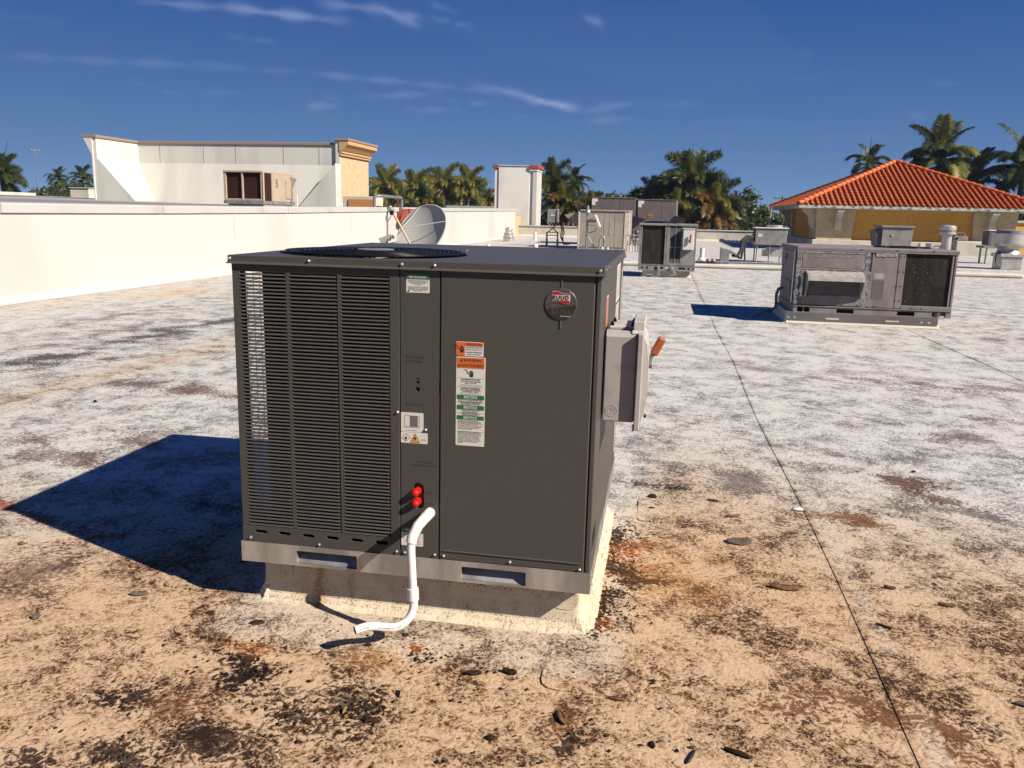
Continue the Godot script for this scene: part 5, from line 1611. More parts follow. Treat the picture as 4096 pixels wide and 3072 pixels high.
	for q in [[1.84, 2.67, .968, .010], [1.84, 2.74, .725, .007], [2.79, 3.06, .955, .024]]:
		b = B.new(O)
		var x: float = q[0]
		while x < q[1]:
			var x1: float = minf(x + rng.randf_range(.03, .09), q[1])
			b.quad(Vector3(x, q[2] - q[3], Zf + .006), Vector3(x1, q[2] - q[3] * rng.randf_range(.6, 1.3), Zf + rng.randf_range(.005, .014)), Vector3(x1, q[2] + q[3], Zf + .007), Vector3(x, q[2] + q[3], Zf + rng.randf_range(.005, .012)))
			x = x1
		part("foil_tape", b, M.foil_tape, u)
	for k in 5:
		b = B.new(O)
		var x: float = [1.97, 2.13, 2.25, 2.31, 2.50][k]
		b.flat(Vector3(x, .722, Zf + .02), Vector3(x + .06, .722, Zf + .02), Vector3(x + .03, .745, Zf + .035))
		b.flat(Vector3(x, .722, Zf + .02), Vector3(x + .03, .745, Zf + .035), Vector3(x + .02, .725, Zf + .0))
		part("tape_flap", b, M.foil_tape, u)
	# fasteners
	var s := B.new(); s.lathe(Vector3.ZERO, [Vector2(.0085, 0), Vector2(.0085, .005), Vector2(0, .007)], 8, Basis(Vector3.RIGHT, Vector3.BACK, Vector3.DOWN))
	var sm := s.mesh()
	for q in [[3.10, .94], [3.15, .94], [3.095, .74], [3.15, .74], [3.09, .55], [3.14, .55], [3.085, .36], [3.14, .36], [1.97, .395], [2.16, .395], [2.35, .395], [2.53, .395], [2.09, .27], [2.42, .275], [2.62, .28], [2.83, .27], [2.6, 1.018], [3.05, 1.018], [3.5, 1.02], [2.45, .675], [1.95, .60], [2.02, .255], [3.3, .27], [3.42, .27]]:
		part("screw", sm, M.rubber, u, Vector3(q[0], q[1], Zf + .004 + (.01 if q[1] > 1.0 else 0.0)) - O)
	# left end panels
	b = B.new(O); b.bb(X0 - .002, X0 + .01, .56, .96, Zb + .15, Zf - .32, .003); part("end_panel", b, M.old_unit, u)
	b = B.new(O); b.bb(X0 - .004, X0 + .01, .27, .54, Zb + .25, Zf - .42, .003); part("end_panel", b, M.old_unit, u)
	b = B.new(O); b.bb(X0 - .006, X0 + .01, .82, .90, -12.95, -12.80); part("end_grille", b, M.dark_coil, u)
	b = B.new(O); b.bb(X0 - .008, X0, .256, .975, Zf - .28, Zf - .20); part("foil_tape", b, M.foil_tape, u)
	# condensate hose
	b = B.new()
	b.tube([Vector3(1.79, .40, -12.95), Vector3(1.73, .38, -12.93), Vector3(1.70, .30, -12.88), Vector3(1.70, .20, -12.85), Vector3(1.69, .12, -12.80), Vector3(1.62, .06, -12.74), Vector3(1.55, .08, -12.66), Vector3(1.48, .05, -12.58), Vector3(1.40, .018, -12.50), Vector3(1.33, .015, -12.42)], [.02, .024, .024, .022, .02, .019, .018, .018, .017, .016], 9)
	single("drain_hose", b, M.old_unit_pale, "grimy bent drain hose at the left end of the old taped unit", "hose")

# ------------------------------------------------------------------ third unit: grey one with a white switch box
func grey_unit():
	curb("roof_curb_002", "white roof curb under the light grey rooftop unit with a white switch box", -.44, .66, -21.1, -20.0, .16, M.membrane, 1.0)
	var X0 := -.54; var X1 := .76; var Zf := -19.9; var Zb := -21.2
	var u := thing("packaged_unit_003", "light grey rooftop unit with brown coil and white switch box with red handle", "air conditioner", Vector3(X0, .16, Zf))
	var O := u.position
	var F := at(0, 0, Zf)
	var b := B.new(O)
	for c in [[-.54, -.40, -.44, .03], [-.40, -.22, -.33, .03], [-.22, .10, -.06, -.11], [.10, .36, .18, -.03], [.36, .60, .47, -.08], [.60, .70, .55 + .07, .03], [.70, .76, .735, .02]]:
		if c[3] > 0:
			b.holed(c[0], .16, c[1], .30, Vector2(c[2], .225), 0, c[3], .02, F, 16)
		else:
			b.holed(c[0], .16, c[1], .30, Vector2(c[2], .225), -c[3], -.025, .02, F, 8)
	b.bb(X0, X0 + .01, .16, .30, Zb, Zf - .001); b.bb(X1 - .01, X1, .16, .30, Zb, Zf - .001); b.bb(X0, X1, .29, .302, Zf - .05, Zf + .01)
	part("base_rail", b, M.unit_grey, u)
	b = B.new(O); b.bb(X0 + .02, X1 - .02, .17, .29, Zb, Zf - .2); part("inner_pan", b, M.unit_grey, u)
	b = B.new(O); b.bb(X0 + .02, X1 - .01, .302, 1.19, Zb, Zf - .045); part("body", b, M.unit_grey, u)
	b = B.new(O); b.bb(-.475, .045, .32, 1.185, Zf - .05, Zf - .035); var coil := part("condenser_coil", b, M.dark_coil, u)
	for k in 22:
		b = B.new(O); b.bb(-.47, .04, .335 + k * .0385, .342 + k * .0385, Zf - .036, Zf - .032); part("coil_row", b, M.dark_coil, coil)
	for q in [[-.54, -.505], [-.495, -.475], [.045, .075], [.085, .155], [.735, .76]]:
		b = B.new(O); b.bb(q[0], q[1], .302, 1.19, Zf - .05, Zf - .002, .004); part("post", b, M.unit_grey, u)
	b = B.new(O); b.bb(.415, .737, .302, 1.19, Zf - .05, Zf - .004, .004); part("plain_panel", b, M.unit_grey, u)
	b = B.new(O); b.bb(.155, .415, .302, .345, Zf - .05, Zf - .004); b.bb(.155, .415, .70, .72, Zf - .05, Zf - .004); b.bb(.277, .295, .345, 1.19, Zf - .05, Zf - .003); var grille := part("grille_frame", b, M.unit_grey, u)
	b = B.new(O); b.bb(.155, .415, .345, 1.19, Zf - .055, Zf - .042); part("grille_back", b, M.dark_coil, grille)  # near-black sheet, paints in the shade behind the slats
	for q in [[.158, .277], [.295, .413]]:
		for k in 48:
			var y := .352 + k * .0172
			if y > .695 and y < .725:
				continue
			b = B.new(O); b.quad(Vector3(q[0], y, Zf - .008), Vector3(q[1], y, Zf - .008), Vector3(q[1], y + .010, Zf - .02), Vector3(q[0], y + .010, Zf - .02)); part("slat", b, M.unit_grey, grille)
	b = B.new(O); b.bb(X0 - .02, X1 + .02, 1.19, 1.24, Zb - .01, Zf + .02, .008); part("lid", b, M.unit_grey, u)
	b = B.new(O)
	b.lathe(Vector3(-.08, 1.24, -20.5), [Vector2(.40, 0), Vector2(.38, .03), Vector2(.2, .05), Vector2(0, .055)], 32)
	part("fan_guard", b, M.gloss_black, u)
	for q in [[-.06, 0.0], [.27, .5]]:
		b = B.new(O)
		b.box(Vector3(q[0], .17, Zf + .03), Vector3(.06, .24, .012), .003, Basis(Vector3.BACK, q[1]))
		part("strap", b, M.galv_dull, u)
	b = B.new(O); b.bb(.10, .20, .20, .24, Zf, Zf + .004); part("rail_label", b, M.white_metal, u)
	var w := thing("disconnect_switch_001", "white switch box with a dark red handle on the light grey unit's front", "switch box", Vector3(.59, .65, Zf))
	O = w.position
	b = B.new(O); b.bb(.45, .70, .655, 1.12, Zf - .002, Zf + .11, .012); part("enclosure", b, M.white_metal, w)
	b = B.new(O); b.bb(.445, .705, 1.12, 1.14, Zf, Zf + .12, .004); part("hood", b, M.white_metal, w)
	b = B.new(O); b.box(Vector3(.615, .91, Zf + .15), Vector3(.035, .19, .03), .006, Basis(Vector3.BACK, -.06)); part("handle", b, M.red_handle, w)
	b = B.new(O); b.cyl(Vector3(.615, .88, Zf + .11), Vector3(.615, .88, Zf + .15), .02); part("hub", b, M.conduit, w)
	b = B.new(O); b.bb(.70, .72, .96, 1.06, Zf + .03, Zf + .07, .004); part("red_tag", b, M.red_handle, w)

# ------------------------------------------------------------------ the group of big units behind

func back_units():
	# tan unit
	var u := thing("packaged_unit_004", "big weathered tan rooftop unit with an angled hood on its left side", "air conditioner", Vector3(-2.5, 0, -35.5))
	var O := u.position
	var b := B.new(O); b.bb(-3.50, -1.40, .05, 1.60, -38.2, -35.53); part("body", b, M.unit_tan, u)
	for q in [[-3.48, -2.47], [-2.455, -2.03], [-2.015, -1.62]]:
		b = B.new(O); b.bb(q[0], q[1], .10, 1.55, -35.53, -35.50, .01); part("panel", b, M.unit_tan, u)
	b = B.new(O); b.bb(-3.53, -1.38, 1.56, 1.63, -38.25, -35.46, .015); part("lid", b, M.unit_tan, u)
	b = B.new(O); b.bb(-3.53, -3.46, .05, 1.56, -35.55, -35.47, .01); part("post", b, M.unit_tan_pale, u)
	b = B.new(O); b.bb(-1.61, -1.40, .05, 1.56, -35.54, -35.48, .01); part("post", b, M.unit_tan_pale, u)
	b = B.new(O); b.bb(-3.5, -1.4, .0, .06, -38.2, -35.45); part("base_rail", b, M.old_unit_pale, u)
	b = B.new(O)
	b.ext(PackedVector2Array([Vector2(-3.5, 1.50), Vector2(-4.17, 1.40), Vector2(-3.5, .82)]), 1.8, at(0, 0, -35.9))
	part("hood", b, M.unit_tan, u)
	b = B.new(O); b.bb(-2.22, -2.12, .98, 1.16, -35.5, -35.49); b.bb(-2.235, -2.10, .62, .93, -35.5, -35.49, .0); part("worn_sticker", b, M.old_unit_pale, u)
	b = B.new(O)
	for k in 12:
		b.cyl(Vector3(-3.495, .2 + k * .115, -35.47), Vector3(-3.495, .2 + k * .115, -35.46), .012, .012, 6)
		b.cyl(Vector3(-3.3 + k * .16, 1.585, -35.46), Vector3(-3.3 + k * .16, 1.585, -35.45), .012, .012, 6)
	part("rivet", b, M.rubber, u).set_meta("kind", "stuff")
	# gas pipes beside it
	var g := thing("gas_piping", "rusty white gas pipes and valves standing between the tan and light grey units", "pipes", Vector3(-1.2, 0, -33.8))
	for q in [[-1.36, .42], [-1.27, .62], [-1.14, .78], [-1.05, .60], [-.95, .70]]:
		b = B.new(g.position); b.cyl(Vector3(q[0], 0, -33.8), Vector3(q[0], q[1], -33.8), .028, .028, 8); part("riser", b, M.unit_tan_pale if q[0] < -1.1 else M.galv_dull, g)
	for q in [[-1.42, -.9, .66], [-1.3, -.9, .48], [-1.3, -.85, .36]]:
		b = B.new(g.position); b.tube([Vector3(q[0], q[2], -33.75), Vector3(q[1], q[2], -33.75)], .022, 8); part("cross_pipe", b, M.galv_dull, g)
	for q in [[-1.15, .66], [-1.02, .48], [-1.0, .80]]:
		b = B.new(g.position); b.lathe(Vector3(q[0], q[1] - .05, -33.74), [Vector2(0, 0), Vector2(.05, .02), Vector2(.06, .06), Vector2(.03, .10), Vector2(0, .11)], 10); part("valve", b, M.galv_dull, g)
	# two dark units
	for k in 2:
		var X0: float = [-3.47, -1.27][k]; var X1: float = [-1.36, .52][k]; var T: float = [2.27, 2.21][k]
		u = thing("packaged_unit_%03d" % (5 + k), ["left one of two tall dark mauve grey rooftop units behind the tan unit", "right one of two tall dark mauve grey rooftop units, with a small yellow label"][k], "air conditioner", Vector3((X0 + X1) / 2, 0, -41), "pair of tall dark grey units")
		O = u.position
		b = B.new(O); b.bb(X0, X1, .35, T - .05, -43.2, -41.02); part("body", b, M.unit_grey_dark, u)
		b = B.new(O); b.bb(X0 - .02, X1 + .02, T - .05, T, -43.25, -40.97, .012); part("lid", b, M.unit_grey_dark, u)
		b = B.new(O); b.bb(X0 + .02, X0 + .62 * (X1 - X0), .4, T - .06, -41.02, -41.0, .008); part("panel", b, M.unit_grey_dark, u)
		b = B.new(O); b.bb(X0 + .63 * (X1 - X0), X1 - .02, .4, T - .06, -41.02, -41.0, .008); part("panel", b, M.unit_grey_dark, u)
		b = B.new(O); b.bb(X0 - .02, X1 + .02, .0, .35, -43.1, -41.1); part("curb", b, M.membrane, u)
		b = B.new(O); b.bb(X0 + .03, X0 + .19, T - .38, T - .07, -41.0, -40.99); b.bb(X0 + .19, X0 + .30, T - .22, T - .07, -41.0, -40.99); part("sticker", b, M.white_metal, u)
		b = B.new(O); b.bb(X1, X1 + .09, .4, T - .06, -42.0, -41.1, .01); part("side_box", b, M.unit_grey, u)
	b = B.new(O); b.bb(-.76, -.56, 1.345, 1.497, -41.0, -40.985); var l := part("yellow_label", b, M.print_yellow, u)
	b = B.new(O)
	for k in 4:
		b.bb(-.74 + k * .045, -.715 + k * .045, 1.37, 1.47, -40.985, -40.98)
	part("print", b, M.print_black, l)
	for q in [[-1.54, 1.44, -.84, 1.28, .70], [.52, 1.48, 1.06, 1.32, 1.10]]:
		b = B.new(O)
		b.quad(Vector3(q[0], q[1], -41.9), Vector3(q[0], q[1], -40.9), Vector3(q[2], q[3], -40.5), Vector3(q[2], q[3], -41.9))
		b.ext(PackedVector2Array([Vector2(q[0], q[1]), Vector2(q[2], q[3]), Vector2(q[2] - .3, q[4]), Vector2(q[0], q[4])]), .9, at(0, 0, -40.95))
		part("hood", b, M.unit_grey_dark, u)

# ------------------------------------------------------------------ smaller rooftop gear
func small_gear():
	var b: B
	# electrical box on a cross braced stand
	var w := thing("electrical_box", "grey electrical box with a white label on a cross braced pipe stand", "electrical box", Vector3(-4.86, 0, -37.5))
	var O := w.position
	b = B.new(O); b.bb(-5.10, -4.60, 1.04, 1.63, -37.7, -37.5, .01); part("enclosure", b, M.unit_grey, w)
	b = B.new(O); b.bb(-4.97, -4.77, 1.335, 1.385, -37.5, -37.49); part("label_plate", b, M.white_metal, w)
	b = B.new(O); b.bb(-4.68, -4.60, 1.1, 1.6, -37.5, -37.46, .01); part("door_edge", b, M.unit_grey, w)
	for z in [-37.5, -37.7]:
		for q in [[-5.10, -4.66], [-4.62, -5.06]]:
			b = B.new(O); b.tube([Vector3(q[0], 1.04, z), Vector3(q[1], .62, z)], .018, 6); part("brace", b, M.conduit, w)
		for x in [-5.11, -4.63]:
			b = B.new(O); b.cyl(Vector3(x, 0.0, z), Vector3(x, .62, z), .022, .022, 8); part("leg", b, M.galv_dull, w)
			b = B.new(O); b.cyl(Vector3(x, 0.0, z), Vector3(x, .32, z), .042, .036, 10); part("pipe_boot", b, M.membrane, w)
	for y in [.62, .48]:
		b = B.new(O); b.tube([Vector3(-5.16, y, -37.5), Vector3(-4.56, y, -37.5)], .02, 6); part("rail", b, M.conduit, w)
	for k in 3:
		b = B.new()
		var o := k * .06
		b.tube([Vector3(-4.63, 1.06, -37.5), Vector3(-4.50 + o, .98, -37.4), Vector3(-4.42 + o, .75 - o, -37.3), Vector3(-4.46 + o, .45, -37.2), Vector3(-4.30, .22 - o * .8, -37.0), Vector3(-4.05, .14, -36.7), Vector3(-3.75, .22, -36.4), Vector3(-3.55, .24, -36.2)], .022, 7)
		single("power_cable" if k == 0 else "power_cable_%03d" % k, b, M.cable, ["outermost black cable looping from the electrical box stand toward the tan unit", "middle black cable looping from the electrical box stand", "lowest black cable looping from the electrical box stand, nearest the roof"][k], "cable", Vector3.ZERO, "black cables below the electrical box")
	# antenna mast on a tripod
	w = thing("antenna_mast", "steel tripod mast with a tilted white panel antenna before the tan unit", "antenna", Vector3(-2.97, 0, -33.5))
	O = w.position
	b = B.new(O); b.cyl(Vector3(-2.97, 0, -33.5), Vector3(-2.97, 1.72, -33.5), .045, .045, 12); part("mast", b, M.galv_dull, w)
	for q in [[-3.34, -33.35], [-2.56, -33.35], [-2.95, -34.1]]:
		b = B.new(O); b.tube([Vector3(-2.97, .66, -33.5), Vector3(q[0], .04, q[1])], .022, 8); part("leg", b, M.galv_dull, w)
		b = B.new(O); b.bb(q[0] - .07, q[0] + .07, 0, .06, q[1] - .07, q[1] + .07, .01); part("foot_pad", b, M.membrane, w)
	b = B.new(O); b.box(Vector3(-2.55, 1.18, -33.4), Vector3(.085, .52, .22), .01, Basis(Vector3.BACK, .40)); part("panel_antenna", b, M.white_metal, w)
	b = B.new(O); b.bb(-2.95, -2.62, 1.12, 1.24, -33.47, -33.45); b.tube([Vector3(-2.95, 1.20, -33.46), Vector3(-2.62, 1.34, -33.42)], .014, 6); b.tube([Vector3(-2.95, 1.02, -33.46), Vector3(-2.60, 1.0, -33.42)], .014, 6); part("mount_bracket", b, M.galv_dull, w)
	b = B.new(O); b.lathe(Vector3(-2.96, 1.42, -33.46), [Vector2(0, 0), Vector2(.10, .03), Vector2(.125, .10), Vector2(.09, .18), Vector2(.05, .22), Vector2(.05, .34), Vector2(0, .34)], 14); part("rotor_head", b, M.galv_dull, w)
	b = B.new(O); b.bb(-3.38, -2.98, 1.70, 1.80, -33.55, -33.45, .01); b.bb(-3.38, -3.24, 1.55, 1.75, -33.56, -33.44, .01); part("camera_arm", b, M.cable, w)
	for q in [[[-2.88, 1.64], [-2.78, 1.62], [-2.72, 1.42]], [[-2.58, .92], [-2.62, .80], [-2.80, .74], [-2.94, .70]]]:
		b = B.new(O)
		var pts := []
		for p in q:
			pts.append(Vector3(p[0], p[1], -33.4))
		b.tube(pts, .016, 6); part("cable", b, M.cable, w)
	# hooped conduit
	w = thing("hoop_conduit", "grey conduit hoop with two short white vent stubs before the tan unit", "pipes", Vector3(-2.3, 0, -33.3))
	O = w.position
	b = B.new(O); b.tube([Vector3(-2.46, 0, -33.3), Vector3(-2.43, .40, -33.3), Vector3(-2.40, .54, -33.3), Vector3(-2.34, .60, -33.3), Vector3(-2.28, .57, -33.3), Vector3(-2.25, .44, -33.3), Vector3(-2.27, 0, -33.3)], .045, 10); part("hoop", b, M.galv_dull, w)
	for q in [[-2.31, .20], [-2.10, .19]]:
		b = B.new(O); b.cyl(Vector3(q[0], 0, -33.15), Vector3(q[0], q[1], -33.15), .045, .045, 10); part("stub", b, M.pvc, w)
	# satellite dish
	w = thing("satellite_dish", "large oval grey satellite dish with its feed arm reaching left", "satellite dish", Vector3(-4.85, 0, -17.2))
	O = w.position
	var nrm := Vector3(-.31, .45, .84).normalized()
	var ax := Vector3(.62, .78, .05); ax = (ax - nrm * ax.dot(nrm)).normalized()
	var bx := nrm.cross(ax).normalized()
	var c := Vector3(-4.95, 1.00, -17.05)
	b = B.new(O)
	for i in 8:
		for j in 48:
			var q := []
			for e in [[i, j], [i + 1, j], [i + 1, j + 1], [i, j + 1]]:
				var r: float = e[0] / 8.0; var a: float = TAU * e[1] / 48
				q.append(c + ax * cos(a) * r * .60 + bx * sin(a) * r * .56 + nrm * (r * r - 1.0) * .12)
			if i > 0:
				b.quad(q[0], q[1], q[2], q[3])
			else:
				b.flat(q[0], q[1], q[2])
			for k in 4:
				q[k] -= nrm * .012
			if i > 0:
				b.quad(q[3], q[2], q[1], q[0])
			else:
				b.flat(q[2], q[1], q[0])
	part("reflector", b, M.dish_grey, w)
	b = B.new(O)
	var rim := []
	for j in 49:
		rim.append(c + ax * cos(TAU * j / 48) * .603 + bx * sin(TAU * j / 48) * .563 - nrm * .006)
	b.tube(rim, .018, 6, false)
	part("rim", b, M.dish_grey, w)
	var feed := Vector3(-5.46, 1.37, -16.7)
	var foot := c - ax * .30 + bx * -.48 + nrm * -.02
	foot = Vector3(-5.02, .60, -16.72)
	var grip := foot.lerp(feed, .56)
	b = B.new(O); b.tube([foot, feed], .022, 8); part("feed_arm", b, M.dish_grey, w)
	b = B.new(O); b.tube([grip, foot.lerp(feed, .86)], .026, 8); part("arm_tape", b, M.tan_tape, w)
	for q in [c + ax * .30 + bx * .50, c - ax * .45 + bx * .38, c + ax * .52 - bx * .30]:
		b = B.new(O); b.tube([grip, q], .010, 6); part("stay_rod", b, M.dish_grey, w)
	b = B.new(O); b.box(feed + Vector3(-.04, .05, 0), Vector3(.13, .10, .12), .02, Basis(Vector3.BACK, -.95)); part("receiver", b, M.unit_grey, w)
	b = B.new(O); b.lathe(feed + Vector3(-.01, -.02, .02), [Vector2(.0, -.06), Vector2(.035, -.05), Vector2(.05, .02), Vector2(.03, .05), Vector2(0, .05)], 12); part("feed_horn", b, M.gloss_black, w)
	b = B.new(O); b.tube([feed + Vector3(-.08, .0, .03), feed + Vector3(-.13, -.16, .05), feed + Vector3(-.10, -.22, .05), feed + Vector3(-.02, -.10, .03)], .008, 6); part("cable", b, M.cable, w)
	b = B.new(O); b.tube([Vector3(-4.78, 0, -17.35), Vector3(-4.78, .75, -17.35), c - nrm * .14], .04, 10); part("post", b, M.galv_dull, w)
	for q in [[-5.3, -17.0], [-4.3, -17.0], [-4.78, -18.0]]:
		b = B.new(O); b.tube([Vector3(-4.78, .5, -17.35), Vector3(q[0], .03, q[1])], .025, 8); part("leg", b, M.galv_dull, w)
	b = B.new(O); b.quad(Vector3(-5.80, .69, -16.9), Vector3(-5.30, .69, -16.9), Vector3(-5.25, .80, -16.95), Vector3(-5.62, .70, -16.95)); b.bb(-5.75, -5.25, .60, .68, -17.0, -16.9); part("mount_plate", b, M.dish_grey, w)
	# hooded bracket with two round knobs beside the dish
	w = thing("hooded_bracket", "grey hooded bracket with two round knobs left of the satellite dish", "hooded_bracket", Vector3(-5.75, 0, -17.1))
	O = w.position
	b = B.new(O); b.ext(PackedVector2Array([Vector2(-5.87, .81), Vector2(-5.62, .90), Vector2(-5.58, .88), Vector2(-5.60, .84), Vector2(-5.68, .80), Vector2(-5.70, .74), Vector2(-5.74, .70), Vector2(-5.80, .70), Vector2(-5.84, .75)]), .14, at(0, 0, -17.0)); part("hood", b, M.dish_grey, w)
	for q in [[-5.63, .80], [-5.55, .84]]:
		b = B.new(O); b.lathe(Vector3(q[0], q[1], -17.02), [Vector2(0, -.05), Vector2(.028, -.045), Vector2(.036, .0), Vector2(.034, .03), Vector2(0, .03)], 14, Basis(Vector3.RIGHT, Vector3.BACK, Vector3.DOWN)); part("head_piece", b, M.dish_grey, w)  # the two round knobs of the bracket
	b = B.new(O); b.tube([Vector3(-5.73, 0, -17.1), Vector3(-5.73, .72, -17.1)], .03, 8); part("post", b, M.galv_dull, w)
	b = B.new(O); b.bb(-5.85, -5.6, 0, .05, -17.25, -16.95, .01); part("foot_pad", b, M.membrane, w)
	# red frame on the parapet, pipe hoop, conduit
	w = thing("scupper_hood", "brownish red metal hood with a dark opening on the parapet behind the dish", "hood", Vector3(-8.7, .9, -28.2))
	O = w.position
	b = B.new(O)
	for q in [[[-27.45, 1.05], [-27.85, 1.47], [-28.02, 1.47], [-27.7, 1.05]], [[-27.85, 1.47], [-29.2, 1.47], [-29.1, 1.36], [-27.9, 1.36]], [[-29.2, 1.47], [-29.5, 1.05], [-29.3, 1.05], [-29.05, 1.40]]]:
		var poly := PackedVector2Array()
		for p in q:
			poly.append(Vector2(-p[0], p[1]))
		b.ext(poly, .16, Transform3D(Basis(Vector3(0, 0, -1), Vector3.UP, Vector3.RIGHT), Vector3(-8.55, 0, 0)))
	part("frame", b, M.red_paint, w)
	b = B.new(O); b.bb(-8.86, -8.66, .9, 1.38, -29.3, -27.7); part("opening", b, M.red_paint, w)
	b = B.new()
	b.tube([Vector3(-8.78, .0, -27.87), Vector3(-8.78, 1.75, -27.87), Vector3(-8.78, 1.83, -27.80), Vector3(-8.80, 1.84, -25.9), Vector3(-8.95, 1.84, -25.80), Vector3(-9.02, 1.78, -25.79), Vector3(-9.02, 1.48, -25.79)], .05, 10)
	single("pipe_hoop", b, M.conduit, "grey pipe bent over the top of the parapet behind the dish", "pipe")
	b = B.new()
	b.tube([Vector3(-8.86, .0, -26.6), Vector3(-8.86, 1.42, -26.6)], .02, 8)
	single("wall_conduit", b, M.conduit, "thin grey conduit running straight down the parapet left of the dish", "pipe")
	# mushroom vent
	w = thing("roof_vent", "shiny stepped metal roof vent near the far corner of the parapet", "vent", Vector3(-7.75, 0, -42.6))
	b = B.new(w.position); b.lathe(w.position, [Vector2(.29, 0), Vector2(.29, .22), Vector2(.24, .24)], 8); part("base", b, M.aluminium, w)
	b = B.new(w.position); b.lathe(w.position, [Vector2(.31, .20), Vector2(.31, .26), Vector2(.22, .32), Vector2(.25, .38), Vector2(.26, .42), Vector2(.18, .46), Vector2(.20, .62), Vector2(.15, .70), Vector2(0, .72)], 20); part("cap", b, M.aluminium, w)
	# white vent stubs
	for q in [[-6.2, -30.0, .30, "left one of two white vent stubs just behind the dark grey unit's lid"], [-4.5, -30.2, .34, "right one of two white vent stubs just behind the dark grey unit's lid"], [-6.9, -46.0, .45, "small white vent stub near the far parapet, left of the electrical box"]]:
		w = thing("vent_stub" if q[0] == -6.2 else ("vent_stub_001" if q[0] == -4.5 else "vent_stub_002"), q[3], "vent", Vector3(q[0], 0, q[1]), "white vent stubs")
		b = B.new(w.position); b.lathe(w.position, [Vector2(.13, 0), Vector2(.09, .06), Vector2(.085, q[2] - .06), Vector2(.06, q[2] - .01), Vector2(0, q[2])], 14); part("pipe", b, M.pvc, w)
	# condenser on legs, right of the grey unit
	w = thing("condensing_unit", "light grey condensing box on thin pipe legs with black cables at its left", "air conditioner", Vector3(3.45, 0, -28.7))
	O = w.position
	b = B.new(O); b.bb(2.97, 3.96, .57, 1.10, -29.5, -28.7, .012); part("cabinet", b, M.unit_grey, w)
	b = B.new(O); b.bb(2.93, 4.0, 1.10, 1.135, -29.55, -28.66, .01); part("lid", b, M.white_metal, w)
	b = B.new(O); b.lathe(Vector3(3.60, 1.13, -29.1), [Vector2(.26, 0), Vector2(.26, .08), Vector2(.24, .085), Vector2(.24, 0)], 24); part("fan_collar", b, M.aluminium, w)
	b = B.new(O); b.bb(3.05, 3.18, .83, .93, -28.7, -28.69); part("label_plate", b, M.white_metal, w)
	for k in 5:
		b = B.new(O); b.bb(2.92, 2.97, .72 + k * .075, .76 + k * .075, -29.3, -28.72, .004); part("louvre", b, M.rubber, w)
	for q in [[3.05, -28.75], [3.88, -28.75], [3.05, -29.45], [3.88, -29.45], [3.45, -28.75]]:
		b = B.new(O); b.cyl(Vector3(q[0], 0, q[1]), Vector3(q[0], .57, q[1]), .022, .022, 8); part("leg", b, M.galv_dull, w)
	b = B.new(O); b.bb(3.35, 3.9, .42, .50, -29.0, -28.9, .01); b.bb(3.3, 3.95, .18, .40, -29.6, -29.3, .01); part("cross_tray", b, M.aluminium, w)
	for k in 3:
		b = B.new()
		var o := k * .06
		b.tube([Vector3(2.95, .82 - o, -28.8), Vector3(2.70 + o * .5, .84 - o, -28.6), Vector3(2.52 + o, .70, -28.3), Vector3(2.48 + o, .40, -28.0), Vector3(2.36 + o * 2, .22 - o, -27.7), Vector3(2.2 + o * 3, .26 - o, -27.4)], .05 - o * .2, 8)
		single("power_cable_%03d" % (3 + k), b, M.cable, ["thickest black insulated line bent down from the condensing box on legs", "black line second down under the thickest at the condensing box", "thinnest black line hanging low below the condensing box on legs"][k], "cable", Vector3.ZERO, "black lines at the condensing box")
	b = B.new()
	b.ext(PackedVector2Array([Vector2(1.80, 0), Vector2(1.80, .50), Vector2(2.06, .44), Vector2(2.30, .33), Vector2(2.05, .31), Vector2(2.05, 0)]), .5, at(0, 0, -27.0))
	single("sheet_metal_support", b, M.unit_grey, "grey wedge shaped sheet metal support left of the condensing box", "support")
	# long conduit on blocks
	b = B.new()
	b.tube([Vector3(.9, .10, -26.0), Vector3(3.9, .10, -26.4)], .035, 8)
	single("roof_conduit", b, M.conduit, "long grey conduit lying low across the roof toward the old taped unit", "pipe")
	b = B.new(); b.bb(-2.0, 9.5, 0, .12, -24.6, -24.35, .04)
	single("roof_ridge", b, M.membrane, "low white membrane covered ridge crossing the roof behind the old taped unit", "ridge")
	for q in [[1.12, .30], [1.42, .14]]:
		w = thing("pipe_block" if q[0] < 1.2 else "pipe_block_001", "black rubber pipe support %s" % ("beside the light grey unit" if q[0] < 1.2 else "with red and white bands on its pipe"), "support", Vector3(q[0], 0, -25.3))
		b = B.new(w.position); b.ext(PackedVector2Array([Vector2(q[0] - q[1] * .9 - .1, 0), Vector2(q[0] - .1, .14), Vector2(q[0] + .1, .14), Vector2(q[0] + q[1] * .9 + .1, 0)]), .18, at(0, 0, -25.25)); part("block", b, M.rubber, w)
		if q[0] > 1.2:
			for k in 4:
				b = B.new(w.position); b.tube([Vector3(1.28 + k * .07, .17, -25.33), Vector3(1.345 + k * .07, .17, -25.33)], .035, 10); part("pipe_band", b, M.white_metal if k % 2 else M.red_handle, w)
	w = thing("vent_pipe", "white plastic vent pipe right of the light grey unit", "vent", Vector3(1.19, 0, -26.2))
	b = B.new(w.position); b.lathe(w.position, [Vector2(.12, 0), Vector2(.12, .16), Vector2(.085, .20), Vector2(.07, .22), Vector2(.07, .50), Vector2(.055, .50), Vector2(.055, .3)], 16); part("pipe", b, M.pvc, w)
	# box and stack behind the old unit
	w = thing("exhaust_box", "galvanized exhaust box with a side flap behind the old taped unit", "vent", Vector3(6.1, 0, -24))
	O = w.position
	b = B.new(O); b.bb(5.74, 6.50, .2, 1.26, -24.8, -24.0, .01); part("box", b, M.unit_grey, w)
	b = B.new(O); b.bb(5.70, 6.54, 1.25, 1.30, -24.85, -23.96, .01); part("cap", b, M.unit_grey, w)
